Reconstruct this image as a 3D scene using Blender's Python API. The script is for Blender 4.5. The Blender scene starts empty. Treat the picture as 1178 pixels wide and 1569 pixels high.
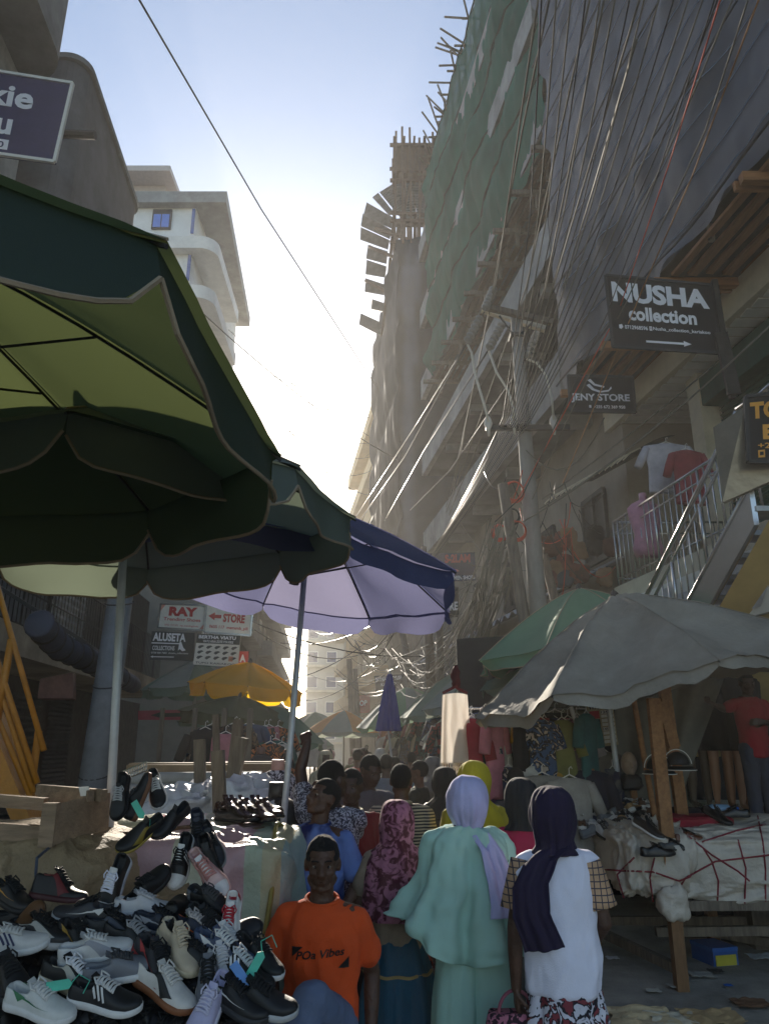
import bpy, math, random
import numpy as np
from mathutils import Vector, Matrix, noise as mnoise
R = math.radians
rng = random.Random(7)
SC = bpy.context.scene
COL = SC.collection
# ---------------------------------------------------------------- camera
PITCH = R(17.3); FPX = 1141.0; CX, CY = 589.0, 784.5; CAMH = 1.8
cam = bpy.data.cameras.new('camera'); camo = bpy.data.objects.new('camera', cam); COL.objects.link(camo)
camo.location = (0, 0, CAMH); camo.rotation_euler = (R(90) + PITCH, 0, 0)
cam.sensor_fit = 'VERTICAL'; cam.sensor_height = 36; cam.lens = FPX / 1569 * 36
cam.clip_start = 0.05; cam.clip_end = 2000
SC.camera = camo
# ---------------------------------------------------------------- light
SUN_AZ, SUN_EL = -8.2, 20.0
w = bpy.data.worlds.new('World'); SC.world = w; w.use_nodes = True
nt = w.node_tree; nt.nodes.clear()
sky = nt.nodes.new('ShaderNodeTexSky'); sky.sky_type = 'NISHITA'; sky.sun_disc = False
sky.sun_elevation = R(SUN_EL); sky.sun_rotation = R(SUN_AZ)
sky.air_density = 1.0; sky.dust_density = 0.7; sky.ozone_density = 1.2; sky.altitude = 0
bg = nt.nodes.new('ShaderNodeBackground'); bg.inputs['Strength'].default_value = 0.076
wo = nt.nodes.new('ShaderNodeOutputWorld')
nt.links.new(sky.outputs[0], bg.inputs[0]); nt.links.new(bg.outputs[0], wo.inputs[0])
sl = bpy.data.lights.new('sun', 'SUN'); sl.energy = 3.6; sl.angle = R(0.5); sl.color = (1.0, 0.9, 0.76)
so = bpy.data.objects.new('sun', sl); COL.objects.link(so)
sd = Vector((math.sin(R(SUN_AZ)) * math.cos(R(SUN_EL)), math.cos(R(SUN_AZ)) * math.cos(R(SUN_EL)), math.sin(R(SUN_EL))))
so.rotation_euler = sd.to_track_quat('Z', 'Y').to_euler(); so.location = (0, 0, 60)
SC.view_settings.view_transform = 'Standard'; SC.view_settings.look = 'None'
SC.view_settings.exposure = 1.5; SC.view_settings.gamma = 1
SC.render.engine = 'CYCLES'
cy = SC.cycles
cy.use_denoising = True; cy.max_bounces = 7; cy.diffuse_bounces = 3; cy.glossy_bounces = 2
cy.transmission_bounces = 3; cy.transparent_max_bounces = 8; cy.volume_bounces = 1
cy.sample_clamp_indirect = 4; cy.use_adaptive_sampling = True
cy.adaptive_threshold = 0.02
HAZE = 0.0018
# ---------------------------------------------------------------- helpers
def ray(px, py):
    a = (px - CX) / FPX; b = (CY - py) / FPX
    return Vector((a, math.cos(PITCH) - b * math.sin(PITCH), math.sin(PITCH) + b * math.cos(PITCH)))
CAM = Vector((0, 0, CAMH))
def at(px, py, Y):
    r = ray(px, py); return CAM + r * (Y / r.y)
def atz(px, py, z):
    r = ray(px, py); return CAM + r * ((z - CAMH) / r.z)
def atplane(px, py, x0, k):          # plane x = x0 + k*y
    r = ray(px, py); s = x0 / (r.x - k * r.y); return CAM + r * s
def V(*a): return Vector(a)
def lerp(a, b, t): return a + (b - a) * t
def tag(o, label=None, cat=None, group=None, kind=None):
    if label: o['label'] = label
    if cat: o['category'] = cat
    if group: o['group'] = group
    if kind: o['kind'] = kind
    return o
def thing(name, label, cat, loc=(0, 0, 0), rotz=0, group=None, rot=None):
    o = bpy.data.objects.new(name, None); COL.objects.link(o)
    o.location = loc; o.rotation_euler = rot if rot is not None else (0, 0, rotz); o.empty_display_size = .1
    return tag(o, label, cat, group)
def wloc(o):
    L = Vector((0, 0, 0))
    while o is not None:
        L += o.location; o = o.parent
    return L
KIDS = {}
def copy_tree(o, parent=None, loc=None, rot=None):
    c = o.copy(); COL.objects.link(c)
    if parent is not None: c.parent = parent
    if loc is not None: c.location = loc
    if rot is not None: c.rotation_euler = rot
    for ch in KIDS.get(o.name, []):
        k = copy_tree(ch, c); KIDS.setdefault(c.name, []).append(k)
    return c
class MB:
    def __init__(s): s.v = []; s.f = []; s.m = []; s.cur = 0
    def add(s, vs, fs):
        n = len(s.v); s.v.extend([tuple(x) for x in vs])
        s.f.extend([tuple(i + n for i in f) for f in fs]); s.m.extend([s.cur] * len(fs)); return s
    def box(s, c, d, rz=0, Rm=None):
        x, y, z = d[0] / 2, d[1] / 2, d[2] / 2
        M = Rm if Rm is not None else Matrix.Rotation(rz, 3, 'Z')
        c = Vector(c)
        vs = [c + M @ Vector((sx * x, sy * y, sz * z)) for sx in (-1, 1) for sy in (-1, 1) for sz in (-1, 1)]
        return s.add(vs, [(0, 1, 3, 2), (4, 6, 7, 5), (0, 4, 5, 1), (2, 3, 7, 6), (0, 2, 6, 4), (1, 5, 7, 3)])
    def beam(s, p0, p1, w, h, up=None, twist=0):
        p0 = Vector(p0); p1 = Vector(p1); d = (p1 - p0); L = d.length
        if L < 1e-6: return s
        d /= L; up = Vector(up) if up is not None else Vector((0, 0, 1))
        if abs(d.dot(up)) > .98: up = Vector((0, 1, 0))
        sx = d.cross(up).normalized(); uz = sx.cross(d)
        vs = []
        for p in (p0, p1):
            for a, b in ((-1, -1), (1, -1), (1, 1), (-1, 1)): vs.append(p + sx * a * w / 2 + uz * b * h / 2)
        return s.add(vs, [(3, 2, 1, 0), (4, 5, 6, 7), (0, 1, 5, 4), (1, 2, 6, 5), (2, 3, 7, 6), (3, 0, 4, 7)])
    def tube(s, pts, r, n=6, caps=True):
        pts = [Vector(p) for p in pts]; rings = []
        rr = r if hasattr(r, '__len__') else [r] * len(pts)
        prev = None
        for i, p in enumerate(pts):
            d = (pts[min(i + 1, len(pts) - 1)] - pts[max(i - 1, 0)])
            if d.length < 1e-9: d = Vector((0, 0, 1))
            d.normalize()
            if prev is None:
                u = Vector((0, 0, 1)) if abs(d.z) < .9 else Vector((1, 0, 0))
            else: u = prev
            a = (u - d * u.dot(d))
            if a.length < 1e-6: a = d.orthogonal()
            a.normalize(); prev = a; b = d.cross(a)
            rings.append([p + (a * math.cos(2 * math.pi * k / n) + b * math.sin(2 * math.pi * k / n)) * rr[i] for k in range(n)])
        return s.loft(rings, caps)
    def loft(s, rings, caps=True, closed=True):
        n = len(rings[0]); vs = [p for r_ in rings for p in r_]; fs = []
        for i in range(len(rings) - 1):
            for k in range(n if closed else n - 1):
                a = i * n + k; b = i * n + (k + 1) % n
                fs.append((a, b, b + n, a + n))
        if caps: fs.append(tuple(reversed(range(n)))); fs.append(tuple(range((len(rings) - 1) * n, len(rings) * n)))
        return s.add(vs, fs)
    def quad(s, a, b, c, d): return s.add([a, b, c, d], [(0, 1, 2, 3)])
    def slab(s, poly, off):
        poly = [Vector(p) for p in poly]; off = Vector(off); n = len(poly)
        vs = poly + [p + off for p in poly]
        fs = [tuple(reversed(range(n))), tuple(range(n, 2 * n))] + [(i, (i + 1) % n, (i + 1) % n + n, i + n) for i in range(n)]
        return s.add(vs, fs)
    def grid(s, fn, nu, nv):
        vs = [fn(i / nu, j / nv) for j in range(nv + 1) for i in range(nu + 1)]
        fs = [(j * (nu + 1) + i, j * (nu + 1) + i + 1, (j + 1) * (nu + 1) + i + 1, (j + 1) * (nu + 1) + i) for j in range(nv) for i in range(nu)]
        return s.add(vs, fs)
    def sphere(s, c, r, n=12, m=8, Rm=None):
        c = Vector(c); r = Vector(r) if hasattr(r, '__len__') else Vector((r, r, r)); rings = []
        for j in range(m + 1):
            t = math.pi * (j + .0) / m
            t = min(max(t, .02), math.pi - .02)
            ring = []
            for k in range(n):
                a = 2 * math.pi * k / n
                p = Vector((r.x * math.sin(t) * math.cos(a), r.y * math.sin(t) * math.sin(a), -r.z * math.cos(t)))
                ring.append(c + (Rm @ p if Rm is not None else p))
            rings.append(ring)
        return s.loft(rings)
    def build(s, name, mat, parent=None, smooth=False, local=False, solid=0, origin=None):
        me = bpy.data.meshes.new(name)
        if parent is not None:
            off = Vector((0, 0, 0)) if local else wloc(parent)
        else:
            if origin is not None: off = Vector(origin)
            elif local: off = Vector((0, 0, 0))
            else:
                a = np.array(s.v); off = Vector((a[:, 0].mean(), a[:, 1].mean(), a[:, 2].min()))
        me.from_pydata([(p[0] - off.x, p[1] - off.y, p[2] - off.z) for p in s.v], [], s.f)
        mats = mat if isinstance(mat, (list, tuple)) else [mat]
        for m_ in mats: me.materials.append(m_)
        if len(mats) > 1: me.polygons.foreach_set('material_index', s.m)
        if smooth: me.polygons.foreach_set('use_smooth', [True] * len(me.polygons))
        me.update()
        o = bpy.data.objects.new(name, me); COL.objects.link(o)
        if parent is not None: o.parent = parent; KIDS.setdefault(parent.name, []).append(o)
        else: o.location = off
        if solid:
            md = o.modifiers.new('s', 'SOLIDIFY'); md.thickness = solid; md.offset = 0
        return o
# ---------------------------------------------------------------- materials
def lin(c):
    if isinstance(c, str):
        c = [int(c[i:i + 2], 16) / 255 for i in (0, 2, 4)]
        return tuple(x / 12.92 if x <= .04045 else ((x + .055) / 1.055) ** 2.4 for x in c)
    return tuple(c)
MC = {}
def mat(c, rough=.8, var=.25, scale=6.0, bump=.25, metal=0.0, trans=0.0, tcol=None, stretch=None, spots=0, bscale=None, c2=None, coat=0, emit=0):
    key = (str(c), rough, var, scale, bump, metal, trans, str(tcol), str(stretch), spots, bscale, str(c2), coat, emit)
    if key in MC: return MC[key]
    m = bpy.data.materials.new('m%d' % len(MC)); m.use_nodes = True; MC[key] = m
    nt = m.node_tree; N = nt.nodes; L = nt.links; bs = N['Principled BSDF']; out = N['Material Output']
    col = lin(c); hi = tuple(min(1, x * (1 + var)) for x in col); lo = tuple(x * (1 - var) for x in col)
    if c2 is not None: hi = lin(c2); lo = col
    tc = N.new('ShaderNodeTexCoord'); mp = N.new('ShaderNodeMapping'); L.new(tc.outputs['Object'], mp.inputs[0])
    if stretch: mp.inputs['Scale'].default_value = stretch
    nz = N.new('ShaderNodeTexNoise'); nz.inputs['Scale'].default_value = scale; nz.inputs['Detail'].default_value = 7; nz.inputs['Roughness'].default_value = .65
    L.new(mp.outputs[0], nz.inputs['Vector'])
    cr = N.new('ShaderNodeValToRGB'); cr.color_ramp.elements[0].position = .32; cr.color_ramp.elements[1].position = .68
    cr.color_ramp.elements[0].color = (*lo, 1); cr.color_ramp.elements[1].color = (*hi, 1)
    L.new(nz.outputs[0], cr.inputs[0]); colout = cr.outputs[0]
    if spots:
        n2 = N.new('ShaderNodeTexNoise'); n2.inputs['Scale'].default_value = scale * .35; n2.inputs['Detail'].default_value = 9; n2.inputs['Roughness'].default_value = .7
        L.new(mp.outputs[0], n2.inputs['Vector'])
        r2 = N.new('ShaderNodeValToRGB'); r2.color_ramp.elements[0].position = .5; r2.color_ramp.elements[1].position = .66
        L.new(n2.outputs[0], r2.inputs[0])
        mx = N.new('ShaderNodeMix'); mx.data_type = 'RGBA'; mm = N.new('ShaderNodeMath'); mm.operation = 'MULTIPLY'; mm.inputs[1].default_value = spots
        L.new(r2.outputs[0], mm.inputs[0]); L.new(mm.outputs[0], mx.inputs[0]); L.new(colout, mx.inputs[6])
        mx.inputs[7].default_value = (*[x * .3 for x in col], 1); colout = mx.outputs[2]
    L.new(colout, bs.inputs['Base Color'])
    bs.inputs['Roughness'].default_value = rough; bs.inputs['Metallic'].default_value = metal
    if coat: bs.inputs['Coat Weight'].default_value = coat
    if bump:
        nb = N.new('ShaderNodeTexNoise'); nb.inputs['Scale'].default_value = bscale or scale * 5; nb.inputs['Detail'].default_value = 5
        L.new(mp.outputs[0], nb.inputs['Vector'])
        bp = N.new('ShaderNodeBump'); bp.inputs['Strength'].default_value = bump; bp.inputs['Distance'].default_value = .02
        L.new(nb.outputs[0], bp.inputs['Height']); L.new(bp.outputs[0], bs.inputs['Normal'])
    if trans:
        tr = N.new('ShaderNodeBsdfTranslucent'); t = lin(tcol) if tcol else col; tr.inputs[0].default_value = (*t, 1)
        ms = N.new('ShaderNodeMixShader'); ms.inputs[0].default_value = trans
        L.new(bs.outputs[0], ms.inputs[1]); L.new(tr.outputs[0], ms.inputs[2]); L.new(ms.outputs[0], out.inputs[0])
    return m
def pat(kind, c1, c2, scale=20, rough=.85, c3=None, trans=0, axis='Z', bump=.15):
    key = ('pat', kind, c1, c2, scale, rough, str(c3), trans, axis)
    if key in MC: return MC[key]
    m = bpy.data.materials.new('p%d' % len(MC)); m.use_nodes = True; MC[key] = m
    nt = m.node_tree; N = nt.nodes; L = nt.links; bs = N['Principled BSDF']; out = N['Material Output']
    a = lin(c1); b = lin(c2); tc = N.new('ShaderNodeTexCoord'); o = tc.outputs['Object']
    cr = N.new('ShaderNodeValToRGB'); e = cr.color_ramp.elements
    if kind == 'stripe':
        t = N.new('ShaderNodeTexWave'); t.wave_type = 'BANDS'; t.bands_direction = axis; t.inputs['Scale'].default_value = scale; t.inputs['Distortion'].default_value = .3
        L.new(o, t.inputs['Vector']); L.new(t.outputs[1], cr.inputs[0]); e[0].position = .42; e[1].position = .52
    elif kind == 'tie':
        t = N.new('ShaderNodeTexNoise'); t.inputs['Scale'].default_value = scale; t.inputs['Detail'].default_value = 3; t.inputs['Distortion'].default_value = 1.2
        L.new(o, t.inputs['Vector']); L.new(t.outputs[0], cr.inputs[0]); e[0].position = .44; e[1].position = .56
    elif kind == 'floral':
        t = N.new('ShaderNodeTexNoise'); t.inputs['Scale'].default_value = scale * .6; t.inputs['Detail'].default_value = 1.5; t.inputs['Distortion'].default_value = 2.5
        L.new(o, t.inputs['Vector']); L.new(t.outputs[0], cr.inputs[0]); e[0].position = .47; e[1].position = .5
    elif kind == 'dots':
        t = N.new('ShaderNodeTexVoronoi'); t.inputs['Scale'].default_value = scale; L.new(o, t.inputs['Vector']); L.new(t.outputs[0], cr.inputs[0]); e[0].position = .32; e[1].position = .36
    elif kind == 'plaid':
        w1 = N.new('ShaderNodeTexWave'); w1.bands_direction = 'Z'; w2 = N.new('ShaderNodeTexWave'); w2.bands_direction = 'X'
        for q in (w1, w2): q.inputs['Scale'].default_value = scale; L.new(o, q.inputs['Vector'])
        mx_ = N.new('ShaderNodeMath'); mx_.operation = 'MAXIMUM'; L.new(w1.outputs[1], mx_.inputs[0]); L.new(w2.outputs[1], mx_.inputs[1])
        L.new(mx_.outputs[0], cr.inputs[0]); e[0].position = .9; e[1].position = .94
    elif kind == 'bands':
        sp = N.new('ShaderNodeSeparateXYZ'); L.new(o, sp.inputs[0]); mu = N.new('ShaderNodeMath'); mu.operation = 'MULTIPLY_ADD'; mu.inputs[1].default_value = scale; mu.inputs[2].default_value = .5
        L.new(sp.outputs['XYZ'.index(axis)], mu.inputs[0]); L.new(mu.outputs[0], cr.inputs[0]); cr.color_ramp.interpolation = 'CONSTANT'
        for i, (p_, c_) in enumerate(c3):
            q = e[i] if i < 2 else e.new(p_)
            q.position = p_; q.color = (*lin(c_), 1)
    if kind != 'bands': e[0].color = (*a, 1); e[1].color = (*b, 1)
    if c3 and kind == 'floral':
        q = e.new(.58); q.color = (*b, 1); q = e.new(.6); q.color = (*lin(c3), 1)
    nz = N.new('ShaderNodeTexNoise'); nz.inputs['Scale'].default_value = 9; nz.inputs['Detail'].default_value = 6; L.new(o, nz.inputs['Vector'])
    mx = N.new('ShaderNodeMix'); mx.data_type = 'RGBA'; mx.blend_type = 'MULTIPLY'; mx.inputs[0].default_value = .5
    L.new(cr.outputs[0], mx.inputs[6]); L.new(nz.outputs[0], mx.inputs[7])
    hs = N.new('ShaderNodeHueSaturation'); hs.inputs['Value'].default_value = 1.3; L.new(mx.outputs[2], hs.inputs['Color'])
    L.new(hs.outputs[0], bs.inputs['Base Color']); bs.inputs['Roughness'].default_value = rough
    nb = N.new('ShaderNodeTexNoise'); nb.inputs['Scale'].default_value = 60; L.new(o, nb.inputs['Vector'])
    bp = N.new('ShaderNodeBump'); bp.inputs['Strength'].default_value = bump; bp.inputs['Distance'].default_value = .01
    L.new(nb.outputs[0], bp.inputs['Height']); L.new(bp.outputs[0], bs.inputs['Normal'])
    if trans:
        tr = N.new('ShaderNodeBsdfTranslucent'); L.new(hs.outputs[0], tr.inputs[0])
        ms = N.new('ShaderNodeMixShader'); ms.inputs[0].default_value = trans
        L.new(bs.outputs[0], ms.inputs[1]); L.new(tr.outputs[0], ms.inputs[2]); L.new(ms.outputs[0], out.inputs[0])
    return m
def nse(p, s=1.0): return mnoise.noise(Vector(p) * s)
def ridge(o, amp, fx=9, fz=5, seed=0):
    me = o.data; ns = [v.normal.copy() for v in me.vertices]
    for v, n in zip(me.vertices, ns):
        q = Vector((v.co.x * fx + seed, v.co.y * fx, v.co.z * fz + v.co.x * 2)); a = mnoise.noise(q); b = mnoise.noise(q * 2.1 + Vector((5, 5, 5)))
        v.co = v.co + n * amp * ((1 - 3 * abs(a)) + .45 * (1 - 3 * abs(b)))
    me.update(); return o
def onto(objs, px, py, Y, off=.006):
    r = ray(px, py).normalized(); best = None
    for o in objs:
        L = wloc(o); ok, loc, nn, _ = o.ray_cast(CAM - L, r)
        if ok and (best is None or (loc + L - CAM).length < (best - CAM).length): best = loc + L
    return (best - r * off) if best is not None else at(px, py, Y)
def wrinkle(o, amp, s, seed=0, axis=None):
    me = o.data; off = Vector((seed * 3.1, seed * 1.7, seed * .9)); me.calc_loop_triangles()
    ns = [v.normal.copy() for v in me.vertices]
    for v, n in zip(me.vertices, ns):
        q = v.co + off
        if axis is not None: q = Vector((q.x * axis[0], q.y * axis[1], q.z * axis[2]))
        d = mnoise.noise(q * s) + .5 * mnoise.noise(q * s * 2.3) 
        v.co = v.co + n * d * amp
    me.update(); return o
M_CONC = mat('8a8a88', var=.3, scale=1.6, spots=.5); M_CONCD = mat('5c5c5e', var=.35, scale=1.3, spots=.5)
M_WHITE = mat('e4e2da', var=.1, scale=1.5, spots=.25); M_CREAM = mat('cfc6b0', var=.15, scale=1.5, spots=.3)
M_BEIGE = mat('a89c80', var=.2, scale=1.5, spots=.3); M_WOOD = mat('8f6540', var=.35, scale=3, stretch=(6, .8, 6), bump=.4)
M_WOODD = mat('5f4632', var=.4, scale=3, stretch=(5, 5, .8), bump=.5); M_WOODG = mat('6d6255', var=.4, scale=4, stretch=(6, 6, .7), bump=.5)
M_STEEL = mat('b8b8b8', rough=.25, metal=.9, var=.08, bump=.05); M_IRON = mat('3a3836', rough=.6, metal=.3, var=.3)
M_TIN = mat('9a9c9e', rough=.45, metal=.6, var=.25, scale=4, spots=.3); M_BLACK = mat('111214', rough=.5, var=.3)
M_GLASS = mat('32456e', rough=.08, var=.2, scale=1, bump=0, coat=.6); M_DARK = mat('17161a', rough=.9, var=.4)
M_SHUT = mat('4a4c4e', rough=.6, metal=.3, var=.25, spots=.4); M_LETW = mat('e6e6ea', rough=.5, var=.05, bump=0)
M_GREENSH = mat('1f4a38', rough=.55, var=.3, scale=2, spots=.3)
M_ROPER = mat('7c2430', rough=.8, var=.2); M_WIREL = mat('6e6a60', rough=.75, var=.1, bump=0); M_WIRE = mat('191919', rough=.35, var=.1, bump=0)
# text as mesh
TC = {}
def text_mesh(s, bold=.02):
    k = (s, bold)
    if k not in TC:
        cu = bpy.data.curves.new('t', 'FONT'); cu.body = s; cu.size = 1; cu.offset = bold; cu.resolution_u = 3
        o = bpy.data.objects.new('t', cu); COL.objects.link(o)
        dg = bpy.context.evaluated_depsgraph_get(); me = bpy.data.meshes.new_from_object(o.evaluated_get(dg))
        vs = np.array([v.co[:] for v in me.vertices]); fs = [tuple(p.vertices) for p in me.polygons]
        bpy.data.objects.remove(o); bpy.data.curves.remove(cu); bpy.data.meshes.remove(me)
        TC[k] = (vs, fs)
    return TC[k]
def sign(name, label, cat, TL, TR, BR, BL, board, items, frame=None, thick=.05, group=None, root=None, bname='board'):
    """items: ('t', text, u0, v0, u1, v1, mat[, bold]) or ('p', [(u,v)..], mat[, partname]); u right, v down, in board fractions"""
    TL, TR, BR, BL = map(Vector, (TL, TR, BR, BL))
    n = (TR - TL).cross(BL - TL).normalized()
    if n.dot(CAM - TL) < 0: n = -n
    def P(u, v, d): return lerp(lerp(TL, TR, u), lerp(BL, BR, u), v) + n * d
    t = root or thing(name, label, cat, tuple((BL + BR) / 2), group=group)
    MB().slab([TL, TR, BR, BL], -n * thick).build(bname, board, t)
    if frame:
        m = MB()
        for a, b in ((TL, TR), (TR, BR), (BR, BL), (BL, TL)): m.beam(a, b, .035, .035, n)
        m.build('frame', frame, t)
    for it in items:
        m = MB()
        if it[0] == 't':
            _, s, u0, v0, u1, v1, mt = it[:7]; bold = it[7] if len(it) > 7 else .02
            vs, fs = text_mesh(s, bold)
            x0, x1 = vs[:, 0].min(), vs[:, 0].max(); y0, y1 = vs[:, 1].min(), vs[:, 1].max()
            m.add([P(u0 + (u1 - u0) * (x - x0) / (x1 - x0), v1 + (v0 - v1) * (y - y0) / (y1 - y0), .006) for x, y, z in vs], fs)
            m.build('lettering', mt, t)
        else:
            _, poly, mt = it[:3]; dd = it[4] if len(it) > 4 else .004
            m.add([P(u, v, dd) for u, v in poly], [tuple(range(len(poly)))])
            m.build(it[3] if len(it) > 3 else 'emblem', mt, t)
    return t
def cable(pts, r, mt, label, group, name='cable', sag=0, n=12, parent=None):
    p0, p1 = Vector(pts[0]), Vector(pts[-1])
    if len(pts) == 2:
        pts = [lerp(p0, p1, i / n) - Vector((0, 0, sag * 4 * (i / n) * (1 - i / n))) for i in range(n + 1)]
    o = MB().tube(pts, r, 5).build(name, mt, parent, smooth=True)
    if parent is None: tag(o, label, 'cable', group)
    return o
# ================================================================ the setting
def struct(o): o['kind'] = 'structure'; return o
def gz(x, y):
    return .012 * nse((x * .9, y * .9, 0)) + .02 * nse((x * .2, y * .2, 3))
m = MB(); m.grid(lambda u, v: (lerp(-14, 10, u), lerp(-3, 60, v), gz(lerp(-14, 10, u), lerp(-3, 60, v))), 120, 260)
struct(m.build('road', mat('9a958a', rough=.95, var=.3, scale=1.6, bump=.8, bscale=40, spots=.6), smooth=True, origin=(0, 0, 0)))
m = MB(); m.quad((-400, -60, -.06), (400, -60, -.06), (400, 900, -.06), (-400, 900, -.06))
struct(m.build('ground', mat('7a7468', var=.3, scale=.3), origin=(0, 0, 0)))
def PR(x0, Y, z): return V(x0 - .15 * Y, Y, z)
def PL(b, Y, z): return V(-b - .0845 * Y, Y, z)
def wallslab(P, x, Y0, Y1, z0, z1, th, mt, name, root):   # th>0 away from the street on the right
    m = MB(); a = P(x, Y0, z0); b = P(x, Y1, z0); c = P(x, Y1, z1); d = P(x, Y0, z1)
    m.slab([a, b, c, d], V(th, 0, 0)); return m.build(name, mt, root)
def opening(P, x, Y0, Y1, z0, z1, root, mt, fr, name='window', sgn=-1, pane='pane'):
    m = MB(); f = .06
    for a, b in (((Y0, z0), (Y1, z0)), ((Y1, z0), (Y1, z1)), ((Y1, z1), (Y0, z1)), ((Y0, z1), (Y0, z0)), (((Y0 + Y1) / 2, z0), ((Y0 + Y1) / 2, z1))):
        m.beam(P(x, *a) + V(sgn * .02, 0, 0), P(x, *b) + V(sgn * .02, 0, 0), .07, .1)
    w_ = m.build(name, fr, root)
    q = MB().slab([P(x, Y0, z0), P(x, Y1, z0), P(x, Y1, z1), P(x, Y0, z1)], V(sgn * .012, 0, 0)).build(pane, mt, w_)
    return w_
def railing(root, pts, h, step, mt, r=.018, rails=(0, 1), name='railing', bar=.009):
    m = MB()
    for a, b in zip(pts[:-1], pts[1:]):
        a, b = Vector(a), Vector(b); n = max(1, int((b - a).length / step)); up = V(0, 0, h)
        for t in rails: m.tube([a + up * t, b + up * t], r if t == 1 else r * .7, 8)
        for i in range(n + 1):
            q = lerp(a, b, i / n); m.tube([q, q + up], bar if i % 8 else r, 6)
    return m.build(name, mt, root, smooth=True)
def shutter(root, P, x, Y0, Y1, z0, z1, mt, sgn=-1, pitch=.09):
    m = MB(); n = int((z1 - z0) / pitch)
    def f(u, v):
        ph = v * n; return P(x, lerp(Y0, Y1, u), lerp(z0, z1, v)) + V(sgn * .018 * (1 + math.cos(2 * math.pi * ph)), 0, 0)
    m.grid(f, 1, n * 4); return m.build('shutter', mt, root)
# ---- right near building -------------------------------------------------
r1 = thing('shop_building', 'tall building with cream soffit, green shutters and a wide terrace behind the stainless stair', 'building', PR(7, 5, 0))
wallslab(PR, 7.3, 1, 12.6, 7.9, 27, 2, M_CONCD, 'upper_wall', r1)
wallslab(PR, 8.1, 1, 12.6, 0, 7.9, 1.2, mat('8c7350', var=.25, scale=1.2, spots=.3), 'wall', r1)
wallslab(PR, 6.2, 1, 13.2, 7.5, 7.95, 4, M_CREAM, 'floor_slab', r1)
m = MB()
for i in range(46):
    y = 1.5 + i * .25; m.beam(PR(6.3, y, 7.485), PR(8.3, y, 7.485) + V(0, .0, 0), .2, .02)
m.build('soffit', M_WHITE, r1)
for y in (10.9, 7.6, 12.9): m = MB(); m.box(PR(6.75, y, 5.7), (.32, .32, 3.6), R(8)); m.build('column', M_CREAM, r1)
shutter(r1, PR, 6.9, 3.2, 7.4, 4.0, 6.9, M_GREENSH); shutter(r1, PR, 6.9, 7.85, 10.7, 4.0, 6.9, M_GREENSH)
m = MB(); m.beam(PR(6.8, 3.2, 7.15), PR(6.8, 10.8, 7.15), .36, .5); m.build('shutter_box', M_GREENSH, r1)
wallslab(PR, 4.95, 6.6, 10.7, 3.72, 3.97, 3.4, M_CREAM, 'terrace_slab', r1)
wallslab(PR, 4.9, 6.9, 10.72, 3.05, 3.72, .06, M_WHITE, 'fascia_panel', r1)
wallslab(PR, 5.6, 10.75, 12.6, 3.7, 3.97, 3, M_CREAM, 'terrace_slab', r1)
shutter(r1, PR, 7.6, 4, 8.6, .3, 3.0, M_GREENSH)
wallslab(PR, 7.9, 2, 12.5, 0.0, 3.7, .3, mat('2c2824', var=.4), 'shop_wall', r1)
rl = thing('terrace_railing', 'stainless balustrade of upright bars along the terrace edge above the white fascia', 'railing', PR(4.97, 8.5, 3.97))
railing(rl, [PR(4.98, 7.3, 3.99), PR(4.98, 10.6, 3.99), PR(6.6, 10.6, 3.99)], .95, .13, M_STEEL, rails=(.1, .82, 1))
# stair: rises towards the camera
def SX(t): return lerp(3.23, 3.46, t)
def stairP(t, dx=0, dz=0): return V(SX(t) + dx, lerp(9.1, 6.7, t), lerp(2.55, 4.0, t) + dz)
st = thing('stair', 'stainless railed stair climbing to the upper floor with beige underside', 'stair', (3.4, 8, 0))
m = MB()
for i in range(9): m.box(stairP((i + .5) / 9, .65, 0) + V(0, 0, 0), (1.2, .3, .05))
m.build('tread', M_TIN, st)
m = MB(); m.slab([stairP(-.5, 0, .12), stairP(1, 0, .12), stairP(1, 0, -.24), stairP(-.5, 0, -.24)], V(.05, 0, 0)); m.build('stringer', M_STEEL, st)
m = MB()
m.grid(lambda u, v: stairP(lerp(-.35, 1.15, v), .07 + 1.7 * u, -.3 - .1 * math.sin(u * 3.1)), 10, 30)
m.build('underside', mat('c0a468', rough=.45, var=.2, scale=1.2, spots=.25), st)
m = MB(); n = 16
m.tube([stairP(-.05, 0, 1.0), stairP(1, 0, .92)], .028, 8); m.tube([stairP(-.05, 0, .82), stairP(1, 0, .74)], .02, 8); m.tube([stairP(-.05, 0, .14), stairP(1, 0, .14)], .02, 8)
for i in range(n + 1): m.tube([stairP(i / n, 0, .14), stairP(i / n, 0, .8)], .01 if i % 5 else .024, 6)
for k in (1.0, .8): m.tube([stairP(1, 0, k - .06), V(3.6, 6.5, 4.0 + k), V(3.62, 4.5, 4.0 + k)], .028, 8)
m.build('handrail', M_STEEL, st, smooth=True)
# ---- scaffold with dark sheeting
sc = thing('scaffold_cover', 'dark grey plastic sheeting lashed over the nearest scaffold', 'sheeting', PR(5.2, 8, 8))
def sheetP(u, v):
    Y = lerp(1.5, 12.4, u); z = lerp(8.05, 26, v)
    row = (z - 8) / 1.9; tie = math.exp(-((row - round(row)) * 5) ** 2); colm = (Y - .3 * round(row)) / 1.45
    pin = math.exp(-(((colm - round(colm)) * 5) ** 2 + ((row - round(row)) * 7) ** 2))
    d = .11 * nse((Y * .55, z * .5, 1)) + .06 * nse((Y * 1.7, z * .8, 5)) + .02 * nse((Y * 6, z * 2.5, 8)) - .03 * tie + .13 * pin
    if u > .985: Y += .22 * nse((0, z * 1.1, 4)) + .16 * abs(math.sin(z * 1.65))
    if v < .001: z += .1 * nse((Y, 0, 2))
    return PR(5.2, Y, z) + V(-d, 0, 0)
m = MB(); m.grid(sheetP, 130, 190)
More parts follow.
